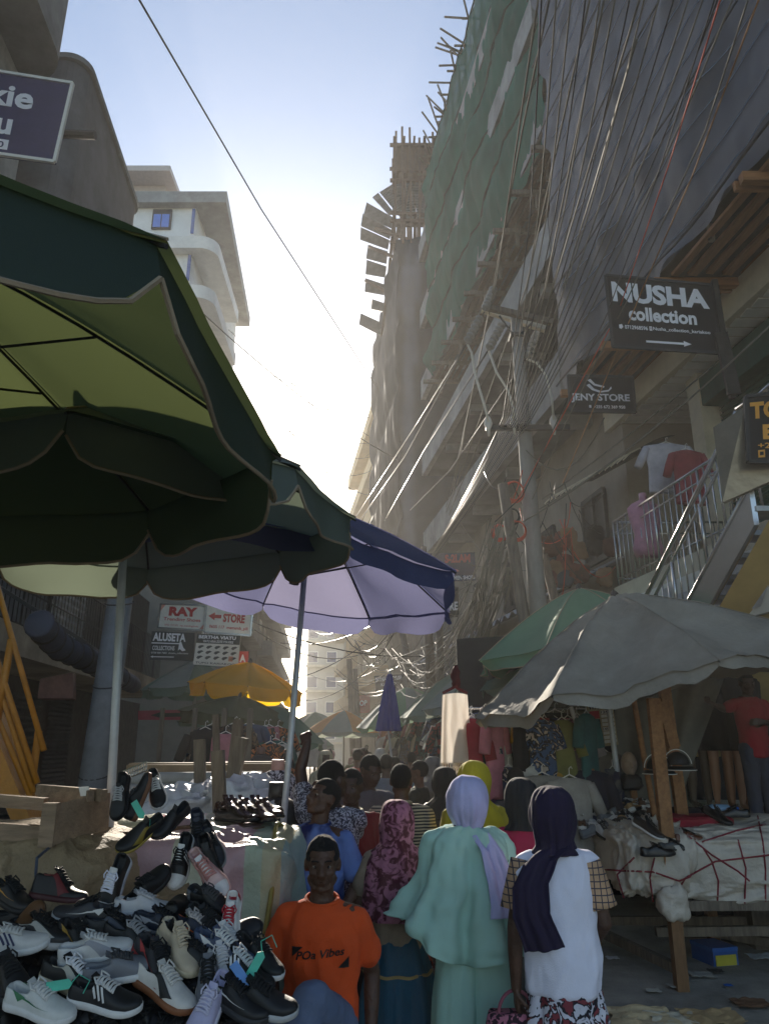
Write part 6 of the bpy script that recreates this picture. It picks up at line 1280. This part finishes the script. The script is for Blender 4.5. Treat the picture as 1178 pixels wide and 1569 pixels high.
# --- others near
YEL = cl('b3a018', var=.08)
person('woman seen from behind in a bright yellow headscarf falling over her shoulders', (.64, 5.65), 180, 1.66, 1, cl('a09018'), hijab=(YEL, 1.0), voxel=.012, skirt=(YEL, 1.1, .08, .26, 8))
person('woman in a black headscarf and magenta top ahead of the white shirted woman', (.86, 5.0), 172, 1.57, 1, cl('a01a42', var=.1), hijab=(cl('12131a'), 'neck'), voxel=.011, skirt=(M_BLACK, .95, .08, .24), hem=.8, sleeve=.8)
BLT = pat('tie', '0e1c58', '5c74b0', 3.2)
person('man in a blue tie-dye shirt looking up towards the umbrella pole', (-.39, 4.7), -20, 1.61, 1, BLT, hem=.72, sleeve=.75, pants=cl('1c2230'), voxel=.0075, hy=-32, hp=-18, top_scale=1.1, arms={'R': dict(e=(-.26, .0, 1.12), w=(-.2, -.22, 1.05)), 'L': dict(e=(.25, .04, 1.1), w=(.22, -.14, .95))}, collar=BLT)
wm = person('man in a white patterned shirt reaching up to grip the white umbrella pole', (-.33, 5.05), 160, 1.7, 3, pat('floral', 'a8aab8', '3a3a48', 60), hem=.78, sleeve=.55, pants=cl('20222a'), voxel=.0085, hy=-18, fine=True,
    arms={'L': dict(e=(.26, -.06, 1.64), w=(.235, -.1, 1.80), d=(.3, -.3, .5), n=(.2, -1, 0), c=.9), 'R': dict(e=(.0, -.26, 1.2), w=(.16, -.2, 1.45), d=(0, 0, 1), n=(1, 0, 0), c=.9)}, collar=None)
person('youth in a dark red shirt with striped collar behind the blue shirted man', (-.22, 5.35), 12, 1.64, 3, cl('741018', var=.15), hem=.74, sleeve=.8, pants=cl('1a1a20'), voxel=.009, hy=-25, hp=6, top_scale=1.08, collar=cl('c0b8a0'))
person('man in a grey t-shirt bending his head over something in his hands', (-.14, 6.45), 20, 1.72, 3, cl('55525c', var=.1), hem=.8, pants=cl('2a2a30'), voxel=.009, hy=18, hp=22, fine=True, arms={'R': dict(e=(-.24, .0, 1.1), w=(-.02, -.24, 1.12), c=.9, n=(0, 0, 1)), 'L': dict(e=(.25, -.05, 1.12), w=(.2, -.3, 1.36), c=.8, n=(-1, 0, 0))})
person('man seen from behind in a black and cream striped polo shirt', (.12, 5.75), 184, 1.66, 1, pat('stripe', '1c1a1c', '9c917c', 15), hem=.7, sleeve=.85, pants=cl('20242c'), voxel=.01, top_scale=1.06, hy=-12, collar=cl('8c8270'))
person('woman in a dark green top and salmon trousers standing side on', (.36, 8.4), 250, 1.63, 0, cl('1c241e'), hem=.86, sleeve=.7, pants=cl('b06a62'), voxel=.012, arms={'R': dict(e=(-.2, -.05, 1.1), w=(-.15, -.3, 1.1)), 'L': dict(e=(.2, -.05, 1.1), w=(.15, -.3, 1.1))})
person('woman in a black headscarf carrying a bright printed bag on her shoulder', (.53, 7.0), 190, 1.58, 1, M_BLACK, hijab=(cl('0d0d10'), 'shoulder'), voxel=.013, skirt=(pat('floral', '8a4030', '1a1214', 18), .95, .08, .24))
person('woman in a maroon headscarf under the white hanging scarf', (.80, 8.2), 175, 1.69, 1, cl('30101a'), hijab=(cl('2a0e14'), 1.0), voxel=.014, skirt=(M_BLACK, 1, .08, .24))
person('woman in a grey headscarf facing a clothes stall', (.62, 10.2), 230, 1.62, 2, cl('6c6864'), hijab=(cl('6c6864'), 'shoulder'), voxel=.014, skirt=(cl('4a4640'), .95, .08, .22))
person('young man with a shaven head in a grey shirt behind the woman in yellow', (1.15, 6.9), 150, 1.6, 1, cl('4a484a'), hem=.8, pants=cl('1c1c22'), voxel=.013)
person('stall keeper in an orange vest bending over the tables', (-1.32, 8.6), 60, 1.62, 3, cl('c0602a'), hem=.8, sleeve=.1, pants=cl('20242c'), voxel=.012, hp=20, lean=-12)
person('man in a cap and rusty red shirt in the distant crowd', (-.42, 12.6), 150, 1.72, 1, cl('a04030'), pants=cl('30303a'), voxel=.015)
person('man in a pale blue shirt walking away in the crowd', (.02, 9.6), 180, 1.68, 1, cl('6a7480'), pants=cl('30303a'), voxel=.014)
person('red jersey man with folded arms standing on the stall platform', (3.72, 7.85), 12, 1.58, 3, cl('8c1420', var=.1), z=.93, hem=.8, sleeve=.6, pants=cl('3a3c48'), voxel=.009, hy=-20, hp=14, shoes='4a4038', fine=True, group='people at the stalls',
    arms={'R': dict(e=(-.3, .02, 1.3), w=(-.42, .0, 1.34), c=.6), 'L': dict(e=(.24, -.08, 1.13), w=(-.02, -.22, 1.16), d=(-1, 0, 0), n=(0, 1, 0), c=.5)})
tag(MB().box((3.75, 7.9, .46), (.7, .4, .92)).build('standing_block', M_WOODG), 'grey timber block the red jersey man stands on', 'block')
cr_ = random.Random(11); names = ['charcoal', 'cream', 'brick red', 'olive', 'sky blue', 'white', 'mustard', 'navy', 'brown', 'pale pink', 'dark green', 'grey', 'tan', 'maroon', 'lilac', 'black']
cols = ['3a3a3e', 'b8ad90', '8c3a2c', '5c5c34', '6a8aa8', 'b8b8b4', 'a8842c', '20284c', '5c4030', 'b88a8a', '22402c', '6c6c6c', '9c8460', '5c1a24', '8a80a0', '141416']
spots_ = [(-.35, 13.4), (-.9, 12.0), (.15, 11.2), (-.55, 15.5), (.45, 13), (-.1, 16.5), (-1.2, 17), (.25, 19), (-.6, 20), (-1.5, 22), (-.2, 23.5), (-2, 25), (.1, 27), (-1.1, 29), (-2.4, 31), (-.8, 35)]
for i, (x, y) in enumerate(spots_):
    hj = i % 4 == 1; c_ = cl(cols[i])
    person('distant %s in %s %s' % ('woman' if hj else 'man', names[i], 'headscarf and dress in the crowd' if hj else 'shirt walking in the crowd'), (x, y), cr_.choice([180, 170, 190, 10, 200]), cr_.uniform(1.6, 1.76), cr_.choice([0, 1, 3]), c_, pants=None if hj else cl('2a2c34'), voxel=.02,
           hijab=(c_, 'shoulder') if hj else None, skirt=(c_, .95, .08, .24) if hj else None, fine=False, group='distant crowd in the street')
# ================================================================ shoes
def sh_w(t):
    w_ = .036 + .017 * math.exp(-((t - .7) / .25) ** 2) + .002 * math.exp(-((t - .12) / .12) ** 2); e = min(t / .1, (1 - t) / .16, 1); return w_ * (math.sqrt(max(0, 1 - (1 - e) ** 2)) if e < 1 else 1)
def sh_y(t): return .008 * math.sin((t - .2) * 2.6)
def sh_z(t, th): return th * (1 - .25 * t) 
def spring(t): return .016 * max(0, (t - .7) / .3) ** 2 + .006 * max(0, (.12 - t) / .12) ** 2
def sh_h(t, hi):
    xs = [0, .03, .1, .22, .34, .42, .55, .7, .82, .92, .98, 1]; a = [.03, .066, .072, .06, .068, .078, .062, .045, .037, .03, .018, .004]; b = [.03, .1, .118, .112, .116, .112, .078, .048, .038, .03, .018, .004]
    return float(np.interp(t, xs, b if hi else a))
def shoe_geo(style):
    hi = style == 'high'; th = .03 if style != 'slim' else .018; out = {}; Lx = .29
    X = lambda t: (t - .5) * Lx
    def base(t): return sh_z(t, th) + spring(t)
    def up(t, f):       # f -1..1 across; returns point on the upper
        w_ = sh_w(t) * .93; h_ = sh_h(t, hi); a = f * math.pi / 2; y = w_ * math.sin(a) ; c_ = max(0, math.cos(a)); lean = .86 if abs(f) > .5 else 1
        z = h_ * c_ ** .62; 
        if t < .37 and t > .015:
            k = max(0, 1 - (abs(f) / .52) ** 4) * min(1, (t - .015) / .05) * min(1, (.37 - t) / .05); z -= k * (h_ * .75)
            y *= 1 - .12 * (1 - k) * c_
        return V(X(t), y + sh_y(t), base(t) - .004 + z)
    m = MB(); m.grid(lambda u, v: up(.004 + .992 * v, (u - .5) * 2), 22, 44); out['upper'] = m
    m = MB(); n = 40; rings = []
    for zf, wf in ((0, .94), (.15, 1.02), (.6, 1.04), (1, .99)):
        ring = []
        for i in range(n):
            a = 2 * math.pi * i / n; t = .5 - .5 * math.cos(a); s_ = 1 if i < n / 2 else -1
            ring.append(V(X(t) * (1 + .012 * wf), s_ * (sh_w(t) * wf + .001) + sh_y(t), spring(t) + zf * sh_z(t, th)))
        rings.append(ring)
    m.loft(rings); out['sole'] = m
    m = MB(); zt = .135 if hi else .098
    def tg(u, v):
        t = lerp(.58, .3, v); p = up(max(t, .385), (u - .5) * .62); 
        if t < .385: p = V(X(t), p.y * 1.05, lerp(p.z, zt + .01, (.385 - t) / .085))
        return p + V(0, 0, .005)
    m.grid(tg, 6, 12); m.grid(lambda u, v: tg(1 - u, v) - V(0, 0, .008), 6, 12); out['tongue'] = m
    m = MB()
    for i in range(6):
        t = lerp(.4, .62, i / 5); pts = [up(t + .02 * (j / 6 - .5) * (1 if i % 2 else -1), (j / 6 - .5) * .85) + V(0, 0, .008) for j in range(7)]; m.tube(pts, .0042, 6)
        pts = [up(t + .035 * (.5 - j / 6) * (1 if i % 2 else -1), (j / 6 - .5) * .8) + V(0, 0, .006) for j in range(7)]; m.tube(pts, .0036, 6)
    for q in (-1, 1): m.tube([up(.4, q * .1) + V(0, 0, .01), up(.4, q * .2) + V(-.01, q * .012, .018), up(.42, q * .4) + V(0, q * .012, .01), up(.47, q * .3) + V(0, q * .01, .008)], .0035, 6)
    out['laces'] = m
    m = MB(); m.grid(lambda u, v: up(lerp(.76, .992, v), (u - .5) * 2) + V(.0015, 0, .0022 ) + V(0, (u - .5) * .003, 0), 18, 14); out['toe_cap'] = m
    m = MB(); m.grid(lambda u, v: up(lerp(.006, .13, v), (u - .5) * 2) + V(-.0015, (u - .5) * .005, .001), 14, 6); out['heel_patch'] = m
    def band(m, c0, c1, wd0, wd1, n=12, q=1, curve=0):
        def f(u, v):
            t = lerp(c0[0], c1[0], v) ; k = lerp(c0[1], c1[1], v) + curve * math.sin(v * math.pi); w_ = lerp(wd0, wd1, v)
            t2 = t + (u - .5) * w_ * .6; k2 = k + (u - .5) * w_; p = up(t2, q * (1 - k2)); return p + V(0, q * .0028, .001)
        m.grid(f, 4, n)
    m = MB()
    for q in (-1, 1):
        for k_ in range(3): band(m, (.43 + k_ * .065, .12), (.35 + k_ * .065, .62), .045, .045, q=q)
    out['stripes'] = m
    m = MB()
    for q in (-1, 1): band(m, (.72, .32), (.16, .46), .02, .05, 18, q, -.22); band(m, (.16, .5), (.3, .2), .05, .16, 10, q)
    out['curved_mark'] = m
    m = MB()
    for q in (-1, 1): band(m, (.2, .5), (.66, .12), .06, .3, 18, q, .16)
    out['side_panel'] = m
    return out
GEO = {s_: shoe_geo(s_) for s_ in ('low', 'high', 'slim')}
SM = {}
def shoe(label, loc, Rm, up_c, sole_c, lace_c=None, mark=None, mark_c='e0e0e0', toe_c=None, heel_c=None, style='low', size=1.0, group=None, cat='shoe', name='shoe', rough=.55):
    t = thing(name, label, cat, loc, group=group); t.rotation_euler = Rm.to_euler()
    g = GEO[style]
    def part(k, c, nm=None, rgh=rough):
        key = (style, k, c, rgh)
        if key not in SM:
            o = MB(); o.v = g[k].v; o.f = g[k].f; o.m = g[k].m; oo = o.build(nm or k, mat(c, rough=rgh, var=.08, scale=20, bump=.12, bscale=300), t, smooth=True, local=True)
            SM[key] = oo.data
            if k in ('upper', 'tongue', 'toe_cap'): pass
        else:
            oo = bpy.data.objects.new(nm or k, SM[key]); COL.objects.link(oo); oo.parent = t; KIDS.setdefault(t.name, []).append(oo)
        oo.scale = (size,) * 3
    part('sole', sole_c, rgh=.6); part('upper', up_c)
    part('tongue', toe_c or up_c)
    if lace_c: part('laces', lace_c, rgh=.8)
    if toe_c: part('toe_cap', toe_c)
    if heel_c: part('heel_patch', heel_c)
    if mark: part(mark, mark_c, 'side_mark')
    return t
def slopeR(toe, tilt, roll=0, pitch=0):   # toe: picture angle ccw from right; tilt: lean of the up axis towards the viewer
    return Matrix.Rotation(R(tilt), 3, 'X') @ Matrix.Rotation(R(toe), 3, 'Z') @ Matrix.Rotation(R(pitch), 3, 'Y') @ Matrix.Rotation(R(roll), 3, 'X')
def pile(px_, py_, lift=0.0):              # heap surface: z = 1.0 + .62 (y - 2.45)
    r = ray(px_, py_); s_ = (1.0 - 1.8 - .62 * 2.45 + lift) / (r.z - .62 * r.y); return CAM + r * s_
K_, W_, CR, GY = '0e0e10', 'c9c7c4', 'b5a88c', '55575c'
SH = [
 ('white leather trainer with curved black side panel and gum sole at the heap front', 250, 1530, -33, 34, 'c4bfb8', '7a4a2c', 'c4bfb8', 'side_panel', '141414', None, None, 'low', 1.12, -25),
 ('black trainer with thick cream sole, white laces and a mint tag', 112, 1518, -22, 32, K_, CR, 'd8d6d8', 'side_panel', 'a8a498', K_, None, 'low', 1.14, -22),
 ('low black trainer on a clean white sole above the gum soled one', 300, 1487, -14, 30, K_, W_, K_, None, W_, None, None, 'low', 1.1, -22),
 ('grey and navy runner with an orange curved mark and red tinted sole', 300, 1445, -16, 32, '2a2e3c', 'b0a8a0', 'b0a8a4', 'curved_mark', 'd0642a', '9a9894', '8a8886', 'low', 1.15, -25),
 ('black high top with dark red side mark lying against the sacking', 88, 1382, -10, 25, '101012', '3c1418', K_, 'side_panel', '5c1418', None, None, 'high', 1.0, -35),
 ('black shoe with a golden curved mark at the picture edge', 14, 1388, -28, 30, '121214', K_, K_, 'curved_mark', 'b8862a', None, None, 'low', 1.05, -25),
 ('dark grey trainer with white curved mark turned heel outwards', 132, 1413, 172, 30, '2a2b30', 'b8b8b8', K_, 'curved_mark', W_, None, K_, 'low', 1.1, 20),
 ('black trainer with wide white laces standing toe down', 174, 1362, -104, 62, K_, 'a0a0a8', 'd0d0dc', None, W_, W_, None, 'low', 1.05, 0),
 ('plain black trainer toe up against the sacking', 228, 1368, 60, 40, K_, K_, K_, None, K_, None, None, 'low', 1.0, 0),
 ('all white low trainer among black shoes', 222, 1403, 0, 28, 'b4b2b4', 'b8b6b8', 'b8b6b8', None, W_, None, 'b4b2b4', 'low', 1.0, -25),
 ('glossy black leather shoe seen from behind its heel', 268, 1412, 88, 18, '0c0c0e', K_, None, None, K_, None, None, 'low', 1.05, 0),
 ('pink and white high trainer with pink laces hanging toe down', 324, 1345, -52, 55, 'c4a4a0', 'b88884', 'b07a74', 'side_panel', 'b58480', 'c9c4c2', 'b58480', 'high', 1.0, 10),
 ('black and white trainer with three white bars standing toe down', 278, 1322, -98, 62, K_, W_, K_, 'stripes', W_, W_, None, 'low', .95, 0),
 ('navy and black trainer leaning at the top edge of the heap', 305, 1285, -78, 55, '14182a', W_, K_, None, W_, None, GY, 'low', 1.0, 0),
 ('tall black suede shoe leaning beside the pink trainer', 348, 1328, -72, 60, '0b0b0c', K_, None, None, K_, None, None, 'high', 1.0, 0),
 ('black slip-on with yellow crown marks and yellow edged sole', 216, 1282, -136, 45, '0e0e10', '8c7a30', None, 'side_panel', '7a6820', None, None, 'slim', .98, 0),
 ('black slip-on behind the white low trainer', 262, 1262, -128, 45, '0e0e12', K_, None, None, K_, None, None, 'slim', .9, 0),
 ('black sandal-like trainer with looped strap in the middle of the heap', 325, 1392, -30, 30, K_, '1c1c1e', '3a3a3c', None, K_, None, GY, 'low', .95, 0),
 ('black trainer with yellow marks below the looped strap', 322, 1424, -38, 34, '101010', '9c8a30', K_, 'stripes', 'a8902c', None, None, 'low', .95, 0),
 ('black trainer with yellow toned sole next to a red label', 352, 1445, -32, 32, K_, '8c7c2a', K_, None, K_, None, None, 'low', .95, 0),
 ('white trainer with a deep red lining at the edge of the sacking', 378, 1420, -92, 48, W_, W_, 'a01c2c', None, 'a01c2c', None, '8c1c28', 'low', .95, 0),
 ('white trainer with blue mark under the red lined one', 372, 1458, -40, 34, W_, W_, 'b8b8bc', 'stripes', '3c4c9c', None, None, 'low', 1.0, -15),
 ('black trainer with three bold white stripes nearest to the seated youth', 408, 1505, -26, 32, '121214', '1a1a1c', 'c0c0c0', 'stripes', 'd8d8d8', None, 'a0a0a0', 'low', 1.15, -28),
 ('plain black trainer with thin white sole edge behind the striped one', 437, 1478, -40, 34, '0c0c0e', 'b8b8b8', K_, None, K_, None, None, 'low', 1.0, -20),
 ('white and light grey trainer pressed between black ones', 368, 1487, -70, 38, 'b0aeb0', 'a8a6a8', 'b8b6b8', None, W_, None, None, 'low', 1.0, 0),
 ('grey trainer with striped tail at the middle front', 345, 1512, -80, 36, '5c5e64', W_, K_, None, W_, None, None, 'low', 1.05, 0),
 ('pale lavender trainer at the lower edge of the heap', 318, 1556, -112, 40, 'a8a4c0', 'b8b6c4', 'b8b4c8', None, W_, None, None, 'low', 1.05, 0),
 ('black trainer with white flash right of the lavender one', 385, 1548, -28, 34, K_, '2a2a2c', K_, 'curved_mark', W_, None, None, 'low', 1.1, -20),
 ('black and grey runner with half white sole at the heap side', 64, 1447, -8, 32, '15161a', 'a8a6a4', K_, 'side_panel', '96948e', None, None, 'low', 1.15, -25),
 ('black woven trainer in the centre left of the heap', 205, 1458, -24, 32, '101114', '141416', '8a8a8c', None, K_, None, None, 'low', 1.15, -20),
 ('brown insoled shoe turned over by the picture edge', 36, 1432, 70, 55, '5a3c22', '3c2818', None, None, K_, None, None, 'slim', 1.0, 0),
 ('black shoe at the very lower corner of the heap', 18, 1508, -50, 32, K_, K_, K_, None, K_, None, None, 'low', 1.1, 0),
 ('black trainer half hidden at the lower front edge', 442, 1548, -16, 34, '0e0e10', 'a0a0a0', K_, None, K_, None, None, 'low', 1.1, -15),
 ('green edged black trainer behind the white low one', 175, 1437, -6, 30, '14161a', '6a8a2c', K_, 'side_panel', '3a3e48', None, None, 'low', 1.05, -25),
 ('dark blue grey trainer right of the woven one', 250, 1432, -10, 30, '1c2230', '6c6c72', K_, 'curved_mark', '8c8c90', None, None, 'low', 1.05, -20),
 ('black trainer with golden crown mark left of the middle', 118, 1455, -36, 32, K_, K_, K_, 'curved_mark', '8c6c1c', None, None, 'low', 1.0, -20),
 ('black and grey trainer at the top beside the timber post', 325, 1300, -66, 55, '1c1d22', '7a7a7c', K_, 'side_panel', GY, None, None, 'low', .95, 0),
]
for (lab, x, y, toe, tilt, uc, sc_, lc, mk, mkc, tc_, hc, stl_, sz, roll) in SH:
    x = x - (44 if x > 395 else (26 if x > 340 else 0)); p = pile(x, y, .03); shoe(lab, p, slopeR(toe, tilt, roll), uc, sc_, lc, mk, mkc, tc_, hc, stl_, sz * .72, group='shoes in the foreground heap')
r_ = random.Random(21)
for i in range(90):
    x = r_.uniform(-30, 375); y = r_.uniform(1430, 1600) ; p = pile(x, y, -.085)
    shoe('plain black shoe half buried in the heap', p, slopeR(r_.uniform(-180, 180), r_.uniform(15, 45), r_.uniform(-40, 40)), r_.choice(['0d0d0f', '141518', '101116']), r_.choice(['101012', '1c1c1e', '3a3a3a']), K_, style=r_.choice(['low', 'low', 'high']), size=.8, group='buried black shoes in the heap')
def tagcard(label, px_, py_, ang, c='4fb59c', Yoff=-.06):
    p = pile(px_, py_, .13); a = R(ang); d = V(math.cos(a), 0, math.sin(a)); n = V(-math.sin(a), 0, math.cos(a)); t = thing('price_tag', label, 'tag', p, group='price tags on the shoes')
    m = MB(); m.slab([p - d * .035 - n * .013, p + d * .03 - n * .013, p + d * .04, p + d * .03 + n * .013, p - d * .035 + n * .013], V(0, .002, 0)); m.build('card', mat(c, rough=.5, bump=0), t)
    m = MB(); m.tube([p + d * .035, p + d * .06 + n * .02, p + d * .09, p + d * .07 - n * .03], .0016, 4); m.build('loop', mat(c, bump=0), t)
tagcard('mint plastic tag looped on the cream soled trainer', 90, 1510, 8); tagcard('mint plastic tag on the bold striped trainer', 392, 1478, 60); tagcard('mint plastic tag on the shoe standing sole outwards', 212, 1240, -55); tagcard('light blue paper tag between white trainers', 368, 1492, -50, '5a8ac8')
# standing shoe and hanging shoes on the pole
p = at(222, 1222, 3.35); shoe('shoe standing on its heel showing a brown sole', p, Matrix.Rotation(R(-72), 3, 'Y') @ Matrix.Rotation(R(90), 3, 'X') @ Matrix.Rotation(R(-60), 3, 'X'), '1c1c20', '6a4630', '3c3c40', style='low', size=.68, group='shoes on the bale top')
p = at(240, 1215, 3.42); shoe('black and white shoe behind the brown soled one', p, slopeR(-70, 50), '121215', W_, W_, 'side_panel', 'a8a8a8', style='low', size=.68, group='shoes on the bale top')
p = at(186, 1222, 3.3); shoe('black shoe hooked beneath the wire grid', p, slopeR(-92, 70), '0f0f12', K_, 'a8a8a8', style='low', size=.66, group='shoes on the bale top')
r_ = random.Random(23)
for i, (nm, uc, sc2, lc2, mk2, mkc2) in enumerate((('white with grey side', 'c0bebc', W_, W_, 'side_panel', '8a8a90'), ('grey knitted', '6a6c72', W_, '3a3a3c', None, W_), ('white with navy bars', 'bcbab8', W_, W_, 'stripes', '20284c'), ('cream', 'b8a890', CR, 'b8a890', None, W_), ('black with white bars', '141416', W_, W_, 'stripes', W_), ('slate blue', '3c4860', W_, W_, 'curved_mark', W_), ('white with green heel', 'c0c0bc', W_, W_, 'curved_mark', '2c6a44'), ('charcoal with red mark', '242428', '8c2c2c', K_, 'curved_mark', '9c2c2c'))):
    x, y = [(150, 1470), (190, 1500), (20, 1460), (270, 1465), (160, 1545), (340, 1470), (60, 1555), (235, 1490)][i]
    shoe('%s trainer squeezed among the darker shoes' % nm, pile(x, y, .05), slopeR(r_.uniform(-60, 20), 34, -20), uc, sc2, lc2, mk2, mkc2, None, None, 'low', .78, group='shoes in the foreground heap')
r_ = random.Random(31)
for i in range(14):
    p = at(350 + i * 4.6 + r_.uniform(-2, 2), 1247 + (i % 3) * 6, 4.35 + (i % 3) * -.12); shoe('dark brown leather shoe in the row on the striped bale', p, Matrix.Rotation(R(-40 + r_.uniform(-20, 20)), 3, 'Z'), r_.choice(['2a1610', '1c100c', '120c0a', '3c2418']), '0c0a0a', None, style='slim', size=.85, group='leather shoes on the striped bale', rough=.25)
RS = [('brown leather shoe on the wrapped bale by the timber post', 1057, 1290, 6.55, 'R', '5a3018', '3a2010', .95), ('black leather shoe below the timber post', 1008, 1312, 6.4, 'R', '0c0c0e', K_, 1), ('second black leather shoe beside the timber post', 1032, 1303, 6.5, 'R', '0e0e12', '2a2018', .95),
      ('black trainer leaning at the end of the red cloth', 1097, 1255, 6.9, 'D', K_, K_, .95), ('black shoe lying beyond the plastic bottle', 1122, 1252, 7.1, 'L', K_, K_, 1), ('black and white football boot hanging over the bale edge', 992, 1275, 6.5, 'D', '101012', W_, 1)]
for lab, x, y, Y, d_, u_, s_c, sz in RS:
    shoe(lab, at(x, y, Y), Matrix.Rotation({'R': 0.1, 'L': 2.9, 'D': -.9}[d_], 3, 'Z') @ Matrix.Rotation(R(25 if d_ == 'D' else 0), 3, 'Y'), u_, s_c, K_, style='slim', size=sz, group='shoes on the wrapped bale', rough=.3)
r_ = random.Random(41); cc = [('black', K_), ('white', 'b0aeac'), ('grey', '5c5e62'), ('brown', '5a3c28'), ('navy', '1c2444'), ('tan', '9a7a50')]
for i in range(44):
    n_, c_ = cc[[0, 0, 1, 2, 0, 3, 4, 5][i % 8]]; x = r_.uniform(888, 1000); f = (x - 888) / 112; y = r_.uniform(1190, 1290) if x < 945 else r_.uniform(1235, 1275); Y = lerp(8.3, 6.9, (y - 1190) / 100)
    shoe('small %s trainer in the piled shelf beside the clothes' % n_, at(x, y, Y), Matrix.Rotation(r_.uniform(-3, 3), 3, 'Z') @ Matrix.Rotation(r_.uniform(-.5, .5), 3, 'Y'), c_, r_.choice([W_, K_, GY]), W_ if i % 3 else K_, style='low', size=1.0, group='small %s trainers on the right shelf' % n_)
